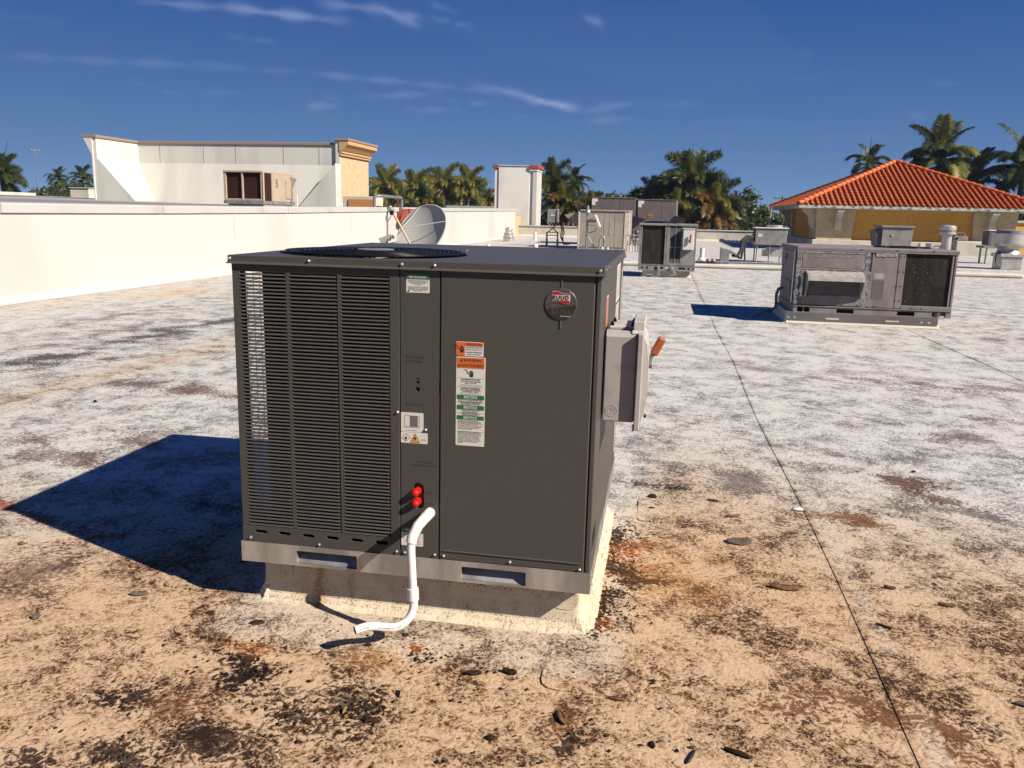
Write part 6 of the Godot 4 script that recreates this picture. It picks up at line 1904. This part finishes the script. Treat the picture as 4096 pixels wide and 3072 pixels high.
	b = B.new(O); b.ext(PackedVector2Array([Vector2(5.74, 1.20), Vector2(5.58, 1.17), Vector2(5.70, .60), Vector2(5.74, .60)]), .7, at(0, 0, -24.05)); part("flap", b, M.unit_grey_dark, w)
	b = B.new(O); b.bb(5.7, 6.55, 0, .2, -24.85, -23.95, .02); part("curb", b, M.membrane, w)
	b = B.new(O); b.cyl(Vector3(6.0, 1.06, -24.0), Vector3(6.0, 1.06, -23.98), .03, .03, 10); part("cap_plug", b, M.tan_tape, w)
	w = thing("vent_stack", "round metal vent stack with a mushroom cap before the yellow building", "vent", Vector3(7.36, 0, -24))
	O = w.position
	b = B.new(O); b.lathe(O, [Vector2(.14, 0), Vector2(.115, 1.13)], 24); part("stack", b, M.aluminium, w)
	b = B.new(O); b.lathe(O, [Vector2(.12, 1.10), Vector2(.20, 1.12), Vector2(.20, 1.17)], 24); part("collar", b, M.aluminium, w)
	b = B.new(O); b.lathe(O, [Vector2(.195, 1.17), Vector2(.195, 1.22)], 24); part("screen", b, M.conduit, w)
	for k in 24:
		b = B.new(O); b.bb(-.006, .006, 1.17, 1.22, .192, .20)
		var br := part("screen_bar", b, M.aluminium, w); br.mesh = _bar(); br.rotation.y = TAU * k / 24
	b = B.new(O); b.lathe(O, [Vector2(.20, 1.22), Vector2(.205, 1.30), Vector2(.19, 1.32), Vector2(.14, 1.345), Vector2(0, 1.36)], 24); part("cap", b, M.aluminium, w)
	w = thing("junction_box", "small grey junction box beside the round vent stack", "electrical box", Vector3(6.9, 0, -24))
	b = B.new(w.position); b.bb(6.72, 7.0, .72, .86, -24.2, -24.0, .01); part("box", b, M.white_metal, w)
	b = B.new(w.position); b.tube([Vector3(6.86, 0, -24.1), Vector3(6.86, .74, -24.1)], .03, 8); part("post", b, M.galv_dull, w)
	# upblast fan at the right edge
	w = thing("exhaust_fan", "big spun aluminium exhaust fan on a square curb at the right edge", "fan", Vector3(10.9, 0, -29.4))
	O = w.position
	b = B.new(O); b.bb(10.58, 11.2, 0, .40, -29.75, -29.0, .02); part("curb", b, M.aluminium, w)
	b = B.new(O); b.bb(10.52, 11.26, .40, .50, -29.8, -28.95, .01); part("curb_cap", b, M.aluminium, w)
	b = B.new(O); b.bb(10.57, 10.59, .32, .50, -29.35, -29.0); part("label_plate", b, M.white_metal, w)
	b = B.new(O); b.lathe(Vector3(10.87, 0, -29.38), [Vector2(.36, .48), Vector2(.30, .62), Vector2(.29, .66)], 28); part("throat", b, M.aluminium, w)
	b = B.new(O); b.lathe(Vector3(10.87, 0, -29.38), [Vector2(.29, .64), Vector2(.38, .66), Vector2(.48, .74), Vector2(.51, .80), Vector2(.52, 1.11), Vector2(.535, 1.13), Vector2(.50, 1.13), Vector2(.49, .85)], 36); part("bowl", b, M.aluminium, w)
	b = B.new(O); b.lathe(Vector3(10.87, 0, -29.38), [Vector2(.40, 1.08), Vector2(.40, 1.22), Vector2(.37, 1.24), Vector2(0, 1.25)], 28); part("motor_cover", b, M.unit_grey, w)
	b = B.new(O); b.tube([Vector3(10.55, .55, -29.2), Vector3(10.44, .45, -29.1), Vector3(10.42, .25, -29.05), Vector3(10.52, .12, -29.02)], .02, 7); part("cable", b, M.cable, w)
	w = thing("condensing_unit_001", "dark sided condensing unit on a thin legged stand behind the exhaust fan", "air conditioner", Vector3(11.85, 0, -33))
	O = w.position
	b = B.new(O); b.bb(11.5, 12.3, .66, 1.19, -33.6, -33.0, .02); part("cabinet", b, M.unit_grey_dark, w)
	b = B.new(O); b.bb(11.48, 12.32, 1.17, 1.21, -33.62, -32.98, .01); part("lid", b, M.white_metal, w)
	b = B.new(O); b.bb(11.36, 12.4, .56, .64, -33.7, -32.95, .01); part("stand_rail", b, M.unit_grey, w)
	for q in [[11.5, -33.0], [12.3, -33.0], [11.5, -33.6], [12.3, -33.6]]:
		b = B.new(O); b.cyl(Vector3(q[0], 0, q[1]), Vector3(q[0], .57, q[1]), .035, .035, 8); part("leg", b, M.galv_dull, w)
	# flood lamp at the foot of the yellow wall
	w = thing("wall_lamp", "small grey lamp box on a white block at the foot of the yellow wall", "lamp", Vector3(13.4, .3, -42.2))
	O = w.position
	b = B.new(O); b.bb(13.2, 15.5, -.02, .62, -42.54, -41.6, .03); part("block", b, M.membrane, w)
	b = B.new(O); b.bb(13.15, 13.75, .64, .84, -42.2, -41.9, .02); part("lamp_box", b, M.unit_grey, w)
	b = B.new(O); b.cyl(Vector3(13.27, .74, -41.9), Vector3(13.27, .74, -41.88), .06, .06, 14); part("lens", b, M.gloss_black, w)
	b = B.new(O); b.tube([Vector3(13.3, .84, -42.1), Vector3(13.35, 1.0, -42.2), Vector3(13.65, 1.02, -42.2), Vector3(13.7, .84, -42.1)], .015, 6); part("bracket", b, M.conduit, w)

var _barm: ArrayMesh
func _bar() -> ArrayMesh:
	if _barm == null:
		var b := B.new(); b.bb(-.008, .008, 1.168, 1.222, .192, .200)
		_barm = b.mesh()
	return _barm

# ------------------------------------------------------------------ litter on the membrane
func chip(n: int, sx: float, sz: float, h: float, curl := 0.0, seedv := 1, pointed := false) -> B:
	var b := B.new()
	var r := RandomNumberGenerator.new(); r.seed = seedv
	var ring := []
	for i in n:
		var a := TAU * i / n
		var k := r.randf_range(.65, 1.15)
		if pointed:
			k = r.randf_range(.9, 1.05) * (0.45 + 0.55 * absf(sin(a))) if absf(cos(a)) < .85 else r.randf_range(1.0, 1.25)
		ring.append(Vector3(cos(a) * sx * (k if not pointed else 1.0), .002 + r.randf_range(0, .25) * h + curl * absf(cos(a)), sin(a) * sz * k))
	var top := Vector3(0, h, 0)
	for i in n:
		var p: Vector3 = ring[i]; var q: Vector3 = ring[(i + 1) % n]
		var pm := p * .6 + Vector3(0, h * r.randf_range(.6, 1.0), 0); var qm := q * .6 + Vector3(0, h * .8, 0)
		b.quado(p, q, qm, pm, Vector3(0, -1, 0))
		b.trio(pm, qm, top, Vector3(0, -1, 0))
		b.trio(p * 1.0 - Vector3(0, p.y - .0008, 0), q - Vector3(0, q.y - .0008, 0), Vector3(0, .0008, 0), Vector3(0, 1, 0))
		b.quado(Vector3(p.x, .0008, p.z), Vector3(q.x, .0008, q.z), q, p, Vector3(0, 0, 0))
	return b

func litter():
	var b: B
	var k := 0
	var list := [["dead_leaf", "broad grey brown dead leaf lying right of the unit in the middle of the membrane", "leaf", .40, -3.54, .055, .04, .006, M.leaf_grey, .25], ["dead_leaf", "long curled brown leaf with a stalk near the right hand seam", "leaf", .53, -3.10, .055, .018, .012, M.leaf_brown, -.1],
		["bark_chip", "thick black bark chip right of the grimy curb, left of the thin black stick", "debris", .02, -4.05, .028, .012, .014, M.crud, .1], ["bark_chip", "thin black stick lying straight ahead of the oval stain", "debris", .32, -4.06, .034, .006, .008, M.twig, -.25], ["bark_chip", "flat black bark chip just below the thick black one", "debris", .02, -3.88, .022, .008, .005, M.crud, .1],
		["paper_scrap", "crumpled white paper scrap on the seam at right", "paper", .715, -4.03, .028, .016, .010, M.paper, .2],
		["dead_leaf", "short brown leaf stalk lying by the bottom edge, right of centre", "leaf", -.20, -2.09, .012, .035, .006, M.leaf_brown, .35], ["twig", "small reddish brown twig below the unit's right end", "twig", -.055, -2.215, .028, .006, .006, M.leaf_brown, -.1], ["twig", "black twig pointing up from the bottom edge", "twig", .15, -1.99, .004, .035, .005, M.twig, -.35], ["bark_chip", "tiny black chip above the black twig at the bottom", "debris", .05, -2.02, .008, .014, .005, M.crud, .1], ["bark_chip", "tiny green scrap beside the black twig at the bottom", "debris", .155, -2.03, .010, .006, .003, mat("green_scrap", lin(.03, .05, .035), .7), .1], ["bark_chip", "forked black bark sliver at the bottom right of centre", "debris", .27, -2.03, .042, .010, .007, M.crud, -.4],
		["straw_piece", "curved tan straw standing out of the dirt below the rust stain", "straw", -.67, -2.11, .004, .020, .014, M.straw, .1], ["straw_piece", "short tan straw in the crackled dirt patch at the bottom", "straw", -.80, -1.995, .003, .020, .008, M.straw, -.05], ["bark_chip", "black crumb beside the swirled footprint at the bottom", "debris", -.715, -1.965, .024, .011, .010, M.crud, .1], ["bark_chip", "black crumb at the bottom, right of the swirled footprint", "debris", -.375, -1.96, .016, .010, .007, M.crud, .1],
		["dead_leaf", "ragged black leaf scrap along the front membrane edge, left one", "leaf", -.49, -2.26, .024, .010, .008, M.crud, .2], ["dead_leaf", "ragged black leaf scrap along the front membrane edge, right one", "leaf", -.385, -2.29, .024, .012, .010, M.crud, -.2],
		["dead_leaf", "dark curled leaf scrap on the left membrane near its corner", "leaf", -2.01, -2.29, .014, .016, .010, M.leaf_grey, .2], ["dead_leaf", "brown leaf lying left of the shadow's lower edge", "leaf", -1.78, -2.52, .030, .014, .008, M.leaf_grey, .3], ["bark_chip", "black leafy crumb on the corner patch left of the curb", "debris", -1.27, -2.41, .030, .014, .010, M.crud, .3], ["bark_chip", "black clump on the left end of the corner patch", "debris", -1.46, -2.44, .020, .012, .008, M.crud, .1], ["bark_chip", "reddish chip left of the shadow's tip edge", "debris", -2.52, -2.83, .014, .010, .008, M.leaf_brown, .0], ["wire_scrap", "thin blue and orange wire scrap beside the shadow's edge", "wire", -2.40, -2.99, .045, .006, .004, M.conduit, .3],
		["twig", "forked black twig lying right of the seam", "twig", .83, -2.86, .035, .005, .005, M.twig, -.6], ["bark_chip", "dark brown chip at the right edge of the membrane", "debris", 1.11, -2.44, .026, .014, .006, M.leaf_grey, -.2], ["dead_leaf", "small dark curl near the right edge, beyond the seam", "leaf", .93, -3.19, .022, .006, .008, M.leaf_brown, -.3], ["dead_leaf", "thin dark curved leaf low on the right", "leaf", 1.10, -3.08, .030, .007, .008, M.leaf_brown, -.15],
		["straw_piece", "bent tan strip at the edge of the membrane seam right of the curb", "straw", -.025, -2.65, .006, .045, .006, M.straw, .15], ["bark_chip", "black crumb in the reddish stain far right", "debris", 1.46, -4.84, .018, .010, .008, M.crud, .1], ["bark_chip", "small black crumb on the bare grey membrane at left", "debris", -3.89, -5.17, .018, .012, .014, M.crud, .1], ["bark_chip", "black crumb below the drain pipe's shadow", "debris", -.86, -2.35, .014, .010, .008, M.crud, .2], ["bark_chip", "black crumb just right of the drain pipe's bend on the ground", "debris", -.76, -2.44, .012, .010, .006, M.crud, .2], ["dead_leaf", "torn tan leaf with a hole below the oval stain", "leaf", .40, -3.86, .032, .010, .006, M.leaf_brown, .3]]
	var used := {}
	for q in list:
		var i: int = used.get(q[0], 0)
		used[q[0]] = i + 1
		b = chip(14 if q[2] == "leaf" else 9, q[5], q[6], q[7], .006 if q[2] == "leaf" else 0.0, 300 + k, q[2] == "leaf")
		var o := single(q[0] if i == 0 else "%s_%03d" % [q[0], i], b, q[8], q[1], q[2], Vector3(q[3], .0035, q[4]), {"leaf": "dead leaves on the membrane", "debris": "dark crumbs on the membrane", "twig": "twigs on the membrane", "straw": "bits of straw on the membrane"}.get(q[2], ""))
		o.rotation.y = q[9]
		k += 1
	# grit gathered beside the curb: countless small crumbs
	b = B.new()
	for i in 900:
		var x := 0.0; var z := 0.0
		if i < 420:
			x = -.15 + absf(rng.randfn(0, .07)); z = rng.randf_range(-3.75, -2.5)
			if rng.randf() < .6:
				z = [-3.5, -3.2, -3.13, -2.9, -2.78, -2.68][rng.randi() % 6] + rng.randfn(0, .04)
		else:
			x = rng.randf_range(-1.6, .3); z = rng.randf_range(-2.5, -1.75)
			if rng.randf() < .5:
				var c = [[-1.17, -2.14], [-.76, -2.02], [-1.42, -1.92], [-.95, -1.95], [-.68, -2.33], [-1.28, -1.7]][rng.randi() % 6]
				x = c[0] + rng.randfn(0, .05); z = c[1] + rng.randfn(0, .035)
		var s := rng.randf_range(.0018, .0055)
		var a := rng.randf() * TAU
		var p := Vector3(x, .0042, z)
		var u := Vector3(cos(a), 0, sin(a)) * s * rng.randf_range(1.0, 2.2); var v := Vector3(-sin(a), 0, cos(a)) * s
		var t := p + Vector3(0, s * 1.1, 0)
		b.flat(p - u - v * .3, p + v, t); b.flat(p + v, p + u - v * .2, t); b.flat(p + u - v * .2, p - v, t); b.flat(p - v, p - u - v * .3, t)
	var grit := part("dirt_crumbs", b, M.crud, self)
	grit.set_meta("kind", "stuff")
	tag(grit, "dark dirt crumbs scattered beside the curb and over the near membrane", "dirt")

# ------------------------------------------------------------------ trees beyond the roof
var fronds := {}
# kind: 0 upright, 1 arching, 2 drooping, 3 hanging; plume: leaflets stand out all round the stalk
func frond(kind: int, plume: bool) -> ArrayMesh:
	var key := [kind, plume]
	if fronds.has(key):
		return fronds[key]
	var b := B.new()
	var r := RandomNumberGenerator.new(); r.seed = 40 + kind * 2 + int(plume)
	var el: float = deg_to_rad([78.0, 52.0, 22.0, -25.0][kind])
	var bend: float = deg_to_rad([55.0, 105.0, 95.0, 50.0][kind])
	var p := Vector3.ZERO
	var pts := [p]; var dirs := []
	for i in 16:
		var e := el - bend * pow(i / 16.0, 1.2)
		var d := Vector3(cos(e), sin(e), 0)
		p += d * (2.6 / 16.0)
		pts.append(p); dirs.append(d)
	dirs.append(dirs[15])
	var rad := []
	for i in 17:
		rad.append(.035 * (1.0 - i / 17.5))
	b.tube(pts, rad, 5, false)
	var n := 340 if plume else 190
	for i in n:
		var s := 0.12 + 0.88 * float(i) / n
		var f := s * 16.0
		var j := mini(int(f), 15)
		var at0: Vector3 = pts[j].lerp(pts[j + 1], f - j)
		var d: Vector3 = dirs[j]
		var side := 1.0 if i % 2 == 0 else -1.0
		var upv := Vector3(0, 0, 1).cross(d).normalized()
		var lat := Vector3(0, 0, side)
		if plume:
			var ph := r.randf_range(-1.1, 1.1)
			lat = Vector3(0, 0, side) * cos(ph) + upv * sin(ph)
		else:
			lat = (lat + upv * r.randf_range(.05, .45)).normalized()
		var L: float = (.72 if plume else .80) * (0.45 + 0.55 * sin(PI * clampf(s * .86 + .10, 0, 1))) * r.randf_range(.85, 1.1)
		var out := (lat * .86 + d * .55).normalized()
		var w := d * (.024 if plume else .026)
		var m := at0 + out * L * .55 + Vector3.DOWN * L * .05
		var tip := at0 + out * L * .92 + Vector3.DOWN * L * r.randf_range(.22, .42) * (0.6 if plume else 1.1)
		b.flat(at0 - w * .7, at0 + w * .7, m + w); b.flat(at0 - w * .7, m + w, m - w); b.flat(m - w, m + w, tip)
	fronds[key] = b.mesh()
	return fronds[key]

func palm(called: String, label: String, x: float, z: float, crown: float, size: float, plume: bool, mats: Array, n: int, spear: float, lean := 0.0, sd := 1):
	var w := thing(called, label, "palm tree", Vector3(x, -6.0, z), "palm trees beyond the roof")
	var r := RandomNumberGenerator.new(); r.seed = sd
	var H := crown + 6.0
	var b := B.new()
	var pr := []
	for i in 13:
		var y := H * i / 12.0
		pr.append(Vector2(.17 + .05 * sin(i * 1.9) * .3 + .05 * (1.0 - i / 12.0), y))
	b.lathe(Vector3.ZERO, pr, 10)
	part("trunk", b, M.bark, w)
	b = B.new(); b.lathe(Vector3(0, H - .1, 0), [Vector2(.17, 0), Vector2(.15, .3 * size), Vector2(.07, .62 * size), Vector2(0, .7 * size)], 10)
	part("crownshaft", b, M.crownshaft, w)
	n = int(n * 1.6)
	for i in n:
		var t := float(i) / n
		var kind := 0 if t < .14 else (1 if t < .46 else (2 if t < .80 else 3))
		var o := part("frond", frond(kind, plume), M[mats[i % mats.size()]] if kind < 3 else M[mats[mats.size() - 1]], w, Vector3(0, H + (.5 - t * .45) * size, 0))
		o.rotation = Vector3(r.randf_range(-.15, .15), i * 2.39996 + r.randf_range(-.25, .25), r.randf_range(-.12, .12))
		o.scale = Vector3.ONE * size * r.randf_range(1.05, 1.4)
	if spear > 0:
		b = B.new()
		b.tube([Vector3(0, H + .3 * size, 0), Vector3(lean * .4, H + .3 * size + spear * .5, 0), Vector3(lean, H + .3 * size + spear, 0)], [.06, .04, .006], 6)
		part("spear_leaf", b, M.palm_green, w)

var crowns := {}
func crown_mesh(v: int, leaf: float) -> ArrayMesh:
	var key := [v, leaf]
	if crowns.has(key):
		return crowns[key]
	var b := B.new()
	var r := RandomNumberGenerator.new(); r.seed = 90 + v
	for c in 46:
		var d := Vector3(r.randfn(), r.randfn() * .8 + .15, r.randfn()).normalized()
		var cc := d * pow(r.randf(), .4) * Vector3(1.0, .72, 1.0)
		var cr := r.randf_range(.16, .34)
		for i in 75:
			var o := Vector3(r.randfn(), r.randfn() * .8, r.randfn()).normalized() * cr * pow(r.randf(), .45)
			var p := cc + o
			var u := Vector3(r.randfn(), r.randfn() * .6, r.randfn()).normalized()
			var nn := (o.normalized() + Vector3(r.randfn(), r.randfn(), r.randfn()) * .45 + Vector3.UP * .3).normalized()
			u = (u - nn * u.dot(nn)).normalized()
			var w := nn.cross(u)
			var s := leaf * r.randf_range(.6, 1.3)
			b.flat(p - u * s, p + w * s * .5, p + u * s); b.flat(p - u * s, p + u * s, p - w * s * .5)
	crowns[key] = b.mesh()
	return crowns[key]

func tree(called: String, label: String, x: float, z: float, top: float, size: Vector3, v: int, m: String, leaf := .075):
	var w := thing(called, label, "tree", Vector3(x, -6.0, z), "broad leaved trees beyond the roof")
	var H := top + 6.0 - size.y * .85
	var b := B.new()
	b.tube([Vector3(0, 0, 0), Vector3(.1, H * .5, .05), Vector3(0, H, 0)], [.28, .20, .10], 8)
	for k in 5:
		var a := TAU * k / 5 + v
		b.tube([Vector3(.05, H * .55, 0), Vector3(cos(a) * size.x * .3, H * .85, sin(a) * size.z * .3), Vector3(cos(a) * size.x * .6, H + size.y * .2, sin(a) * size.z * .6)], [.12, .08, .03], 6)
	part("trunk", b, M.bark, w)
	var o := part("crown", crown_mesh(v, leaf), M[m], w, Vector3(0, H, 0))
	o.scale = size

func trees():
	var g := ["palm_green", "palm_dark", "palm_green", "palm_green"]
	var y := ["palm_yellow", "palm_green", "palm_yellow", "palm_yellow"]
	var br := ["palm_green", "palm_dark", "palm_yellow", "palm_brown"]
	var np := 0
	for q in [["foxtail palm with a tall spear at the far left edge", -58.7, -68.0, 4.0, 1.0, true, g, 18, 3.2, 1.0], ["royal palm between the far left pole and the tall screen wall", -85.8, -110.0, 4.9, .85, false, g, 15, 0.0, 0.0], ["royal palm touching the left edge of the tall screen wall", -82.5, -110.7, 5.2, .9, false, g, 16, 0.0, 0.0],
		["yellow green foxtail palm just right of the tan wing wall, with a leaning spear", -33.0, -98.5, 4.25, 1.33, true, y, 15, 3.0, -1.0], ["yellow green foxtail palm second from the tan wing wall", -30.4, -101.0, 4.15, 1.23, true, y, 14, 0.0, 0.0], ["yellow green foxtail palm directly above the satellite dish", -27.0, -102.0, 4.65, 1.38, true, y, 16, 2.6, .2], ["yellow green foxtail palm at the right end of the row above the dish", -24.0, -103.0, 4.65, 1.38, true, y, 15, 0.0, 0.0], ["low browning palm below the row at left", -29.4, -94.0, 2.5, .8, true, br, 14, 0.0, 0.0], ["low yellow palm left of the white pier", -20.6, -99.0, 2.8, .85, true, y, 13, 0.0, 0.0], ["low palm in the middle of the row over the parapet", -26.3, -95.0, 2.4, .8, true, br, 14, 0.0, 0.0],
		["dark foxtail palm with an upright spear just right of the white pier", -9.7, -73.4, 4.0, 1.05, true, g, 18, 2.6, 0.0], ["dark royal palm with open fronds above the electrical box", -8.1, -76.5, 4.3, .82, false, ["palm_dark"], 13, 0.0, 0.0], ["browning palm low behind the electrical box", -8.3, -70.5, 2.3, .95, true, br, 15, 0.0, 0.0], ["browning palm low behind the tan unit's hood", -6.0, -70.0, 1.9, .8, true, br, 13, 0.0, 0.0],
		["big foxtail palm with a tall spear above the light grey unit", 1.8, -67.2, 3.9, 1.35, true, g, 20, 3.6, .1], ["drooping browning palm left below the big foxtail palm", .6, -65.0, 1.9, 1.0, true, br, 14, 0.0, 0.0], ["drooping green palm right below the big foxtail palm", 3.7, -66.0, 2.4, 1.1, true, br, 15, 0.0, 0.0], ["dark palm spreading left of the big foxtail palm", -.9, -67.5, 3.0, 1.0, true, g, 13, 0.0, 0.0],
		["small palm showing over the left slope of the tiled roof", 15.7, -72.2, 6.0, .85, false, g, 13, 2.2, 0.0], ["large royal palm rising behind the tiled roof", 19.9, -68.7, 6.1, 1.45, false, ["palm_green", "palm_dark", "palm_yellow"], 22, 0.0, 0.0], ["dark palm at the right edge behind the tiled roof", 25.2, -67.4, 5.6, 1.4, false, ["palm_dark", "palm_dark", "palm_green"], 18, 0.0, 0.0], ["dark palm between the large royal palm and the right edge", 22.8, -70.0, 4.6, 1.2, false, ["palm_dark", "palm_green"], 16, 0.0, 0.0]]:
		palm("palm_tree" if np == 0 else "palm_tree_%03d" % np, q[0], q[1], q[2], q[3] - .38 * q[4], q[4] * .72, q[5], q[6], q[7], q[8], q[9], 500 + np)
		np += 1
	var nt := 0
	for q in [["round green tree right of the big foxtail palm", 6.3, -79.0, 4.4, Vector3(2.6, 2.6, 2.4), 0, "leaf_tree"], ["lower green tree beside the left end of the tiled roof", 9.4, -82.0, 3.1, Vector3(2.4, 2.2, 2.2), 1, "leaf_tree_pale"], ["shrubby tree below the left eave of the tiled roof", 8.0, -72.0, 1.7, Vector3(2.2, 1.7, 2.0), 2, "leaf_tree"], ["low dark tree behind the condensing box on legs", 5.6, -70.0, 1.2, Vector3(2.2, 2.0, 2.0), 1, "leaf_tree"],
		["distant tree left of the dark grey units, first of the far row", -11.5, -104.0, 4.0, Vector3(3.0, 2.4, 2.4), 1, "leaf_tree"], ["distant tree above the left dark grey unit", -7.6, -103.0, 4.5, Vector3(3.0, 2.4, 2.4), 2, "leaf_tree"], ["distant tree above the gap of the two dark grey units", -4.0, -101.0, 4.8, Vector3(3.0, 2.6, 2.4), 0, "leaf_tree"], ["distant tree above the right dark grey unit", -1.2, -96.0, 4.9, Vector3(2.8, 2.6, 2.4), 2, "leaf_tree"], ["distant tree hidden low behind the big foxtail palm", 2.5, -94.0, 3.4, Vector3(3.2, 2.6, 2.4), 1, "leaf_tree"],
		["distant tree behind the palm row, next to the tan wing wall", -39.5, -112.0, 4.2, Vector3(3.6, 2.6, 2.6), 0, "leaf_tree"], ["distant tree peeping between the first two palms of the row", -34.5, -112.0, 5.2, Vector3(2.6, 2.6, 2.6), 1, "leaf_tree"], ["distant tree behind the middle of the palm row", -29.5, -112.0, 4.6, Vector3(3.4, 2.4, 2.6), 2, "leaf_tree"], ["distant tree left of the white pier, behind the palms", -24.0, -114.0, 5.0, Vector3(3.2, 2.6, 2.6), 1, "leaf_tree"], ["distant tree touching the white pier's left side", -19.5, -114.0, 4.8, Vector3(3.0, 2.6, 2.6), 0, "leaf_tree"],
		["dark tree mass low behind the palm row at left", -32.0, -105.0, 2.9, Vector3(4.2, 3.0, 2.6), 2, "leaf_tree"], ["dark tree mass low behind the palm row at right", -25.0, -106.0, 2.9, Vector3(4.2, 3.0, 2.6), 0, "leaf_tree"], ["dark tree low behind the white pier's palms", -9.5, -80.0, 2.4, Vector3(3.4, 3.2, 2.6), 1, "leaf_tree"], ["dark tree low behind the electrical box palms", -5.8, -82.0, 2.2, Vector3(3.2, 3.0, 2.6), 2, "leaf_tree"], ["dark tree low below the big foxtail palm", 2.4, -72.0, 1.9, Vector3(3.2, 3.0, 2.4), 0, "leaf_tree"],
		["dark low tree under the yellow palm nearest the tan wing wall", -36.0, -100.0, 2.6, Vector3(3.6, 3.2, 2.4), 0, "leaf_tree"], ["dark low tree right above the dish's top edge", -28.0, -99.0, 2.4, Vector3(3.6, 3.0, 2.4), 1, "leaf_tree"], ["dark low tree left of the white pier, under the yellow palms", -22.5, -101.0, 2.4, Vector3(3.4, 3.0, 2.4), 2, "leaf_tree"], ["dark low tree between the royal palms at the far left", -83.0, -113.0, 3.6, Vector3(4.4, 3.6, 2.6), 0, "leaf_tree"], ["dark low tree right of the white pier under the upright palm", -11.2, -78.0, 2.0, Vector3(2.8, 3.0, 2.4), 0, "leaf_tree"], ["dark low tree left under the big foxtail palm's fronds", -.8, -74.0, 2.2, Vector3(3.0, 3.2, 2.4), 1, "leaf_tree"], ["dark low tree right under the big foxtail palm's fronds", 4.6, -74.0, 2.4, Vector3(3.0, 3.2, 2.4), 2, "leaf_tree"], ["dark low tree under the large royal palm behind the roof", 18.6, -74.0, 3.6, Vector3(3.6, 3.4, 2.4), 0, "leaf_tree"],
		["green tree beside the far left pole", -73.0, -92.0, 3.8, Vector3(3.6, 2.4, 2.6), 1, "leaf_tree"], ["dark tree between the far left palms", -79.0, -105.0, 4.4, Vector3(4.0, 2.4, 2.6), 2, "leaf_tree_pale"], ["dark tree hiding behind the far left foxtail palm", -64.0, -76.0, 2.6, Vector3(3.6, 3.0, 2.6), 0, "leaf_tree"],
		["dark tree behind the right slope of the tiled roof", 22.0, -75.0, 4.4, Vector3(3.6, 3.6, 2.6), 1, "leaf_tree"], ["dark tree low at the right edge behind the roof", 26.5, -76.0, 4.4, Vector3(3.6, 3.6, 2.6), 2, "leaf_tree"], ["distant low tree seen over the far parapet near the tiled roof", 12.5, -100.0, 2.6, Vector3(3.6, 2.0, 2.6), 0, "leaf_tree"]]:
		tree("tree" if nt == 0 else "tree_%03d" % nt, q[0], q[1], q[2], q[3], q[4], q[5], q[6])
		nt += 1
	# far buildings among the trees, the tall light pole and the power pole
	for q in [["far_house", "far grey house among the trees at the far left", -62.5, -82.0, 5.0, 1.9, "unit_grey"], ["far_house_001", "far pale house behind the low palms left of the white pier", -22.0, -96.0, 3.0, 2.2, "stucco_cream"]]:
		var w := thing(q[0], q[1], "house", Vector3(q[2], -6, q[3]))
		var b := B.new(); b.bb(-q[4], q[4], 0, 6.0 + q[5] - .8, -3, 3); part("wall", b, M[q[6]], w)
		b = B.new(); b.ext(PackedVector2Array([Vector2(-3.4, 6.0 + q[5] - .8), Vector2(3.4, 6.0 + q[5] - .8), Vector2(0, 6.0 + q[5])]), q[4] * 2.1, Transform3D(Basis(Vector3.FORWARD, Vector3.UP, Vector3.RIGHT), Vector3(q[4] * 1.05, 0, 0))); part("roof", b, M.unit_grey, w)
		for k in 3:
			b = B.new(); b.bb(-q[4] + .6 + k * q[4] * .62, -q[4] + 1.5 + k * q[4] * .62, 4.4, 5.8, 2.98, 3.04); part("window", b, M.gloss_black, w)
	var w := thing("light_pole", "thin tall light pole with a ring of lamps in the sky at the far left", "light pole", Vector3(-97.2, -6, -119.4))
	var b := B.new(); b.cyl(Vector3.ZERO, Vector3(.3, 15.4, 0), .10, .06, 8); part("pole", b, M.conduit, w)
	for k in 6:
		b = B.new(); b.box(Vector3(.3 + cos(TAU * k / 6) * .55, 15.4, sin(TAU * k / 6) * .55), Vector3(.26, .24, .26), .05); part("head_piece", b, M.unit_grey, w)
	w = thing("power_pole", "far wooden power pole with a crossarm left of the tiled roof", "utility pole", Vector3(16.6, -6, -127.8))
	b = B.new(); b.cyl(Vector3.ZERO, Vector3(0, 10.75, 0), .18, .14, 8); part("pole", b, M.bark, w)
	b = B.new(); b.bb(-1.2, 1.2, 10.35, 10.52, -.08, .08); part("crossarm", b, M.bark, w)
	for k in 4:
		b = B.new(); b.cyl(Vector3(-1.05 + k * .7, 10.5, 0), Vector3(-1.05 + k * .7, 10.8, 0), .06, .05, 6); part("insulator", b, M.unit_grey, w)
	w = thing("antenna_pole", "thin steel pole standing behind the condensing box below the tiled roof's eave", "pole", Vector3(5.1, 0, -44))
	b = B.new(); b.cyl(Vector3(0, 0, 0), Vector3(.12, 2.0, 0), .05, .04, 8); part("pole", b, M.galv_dull, w)
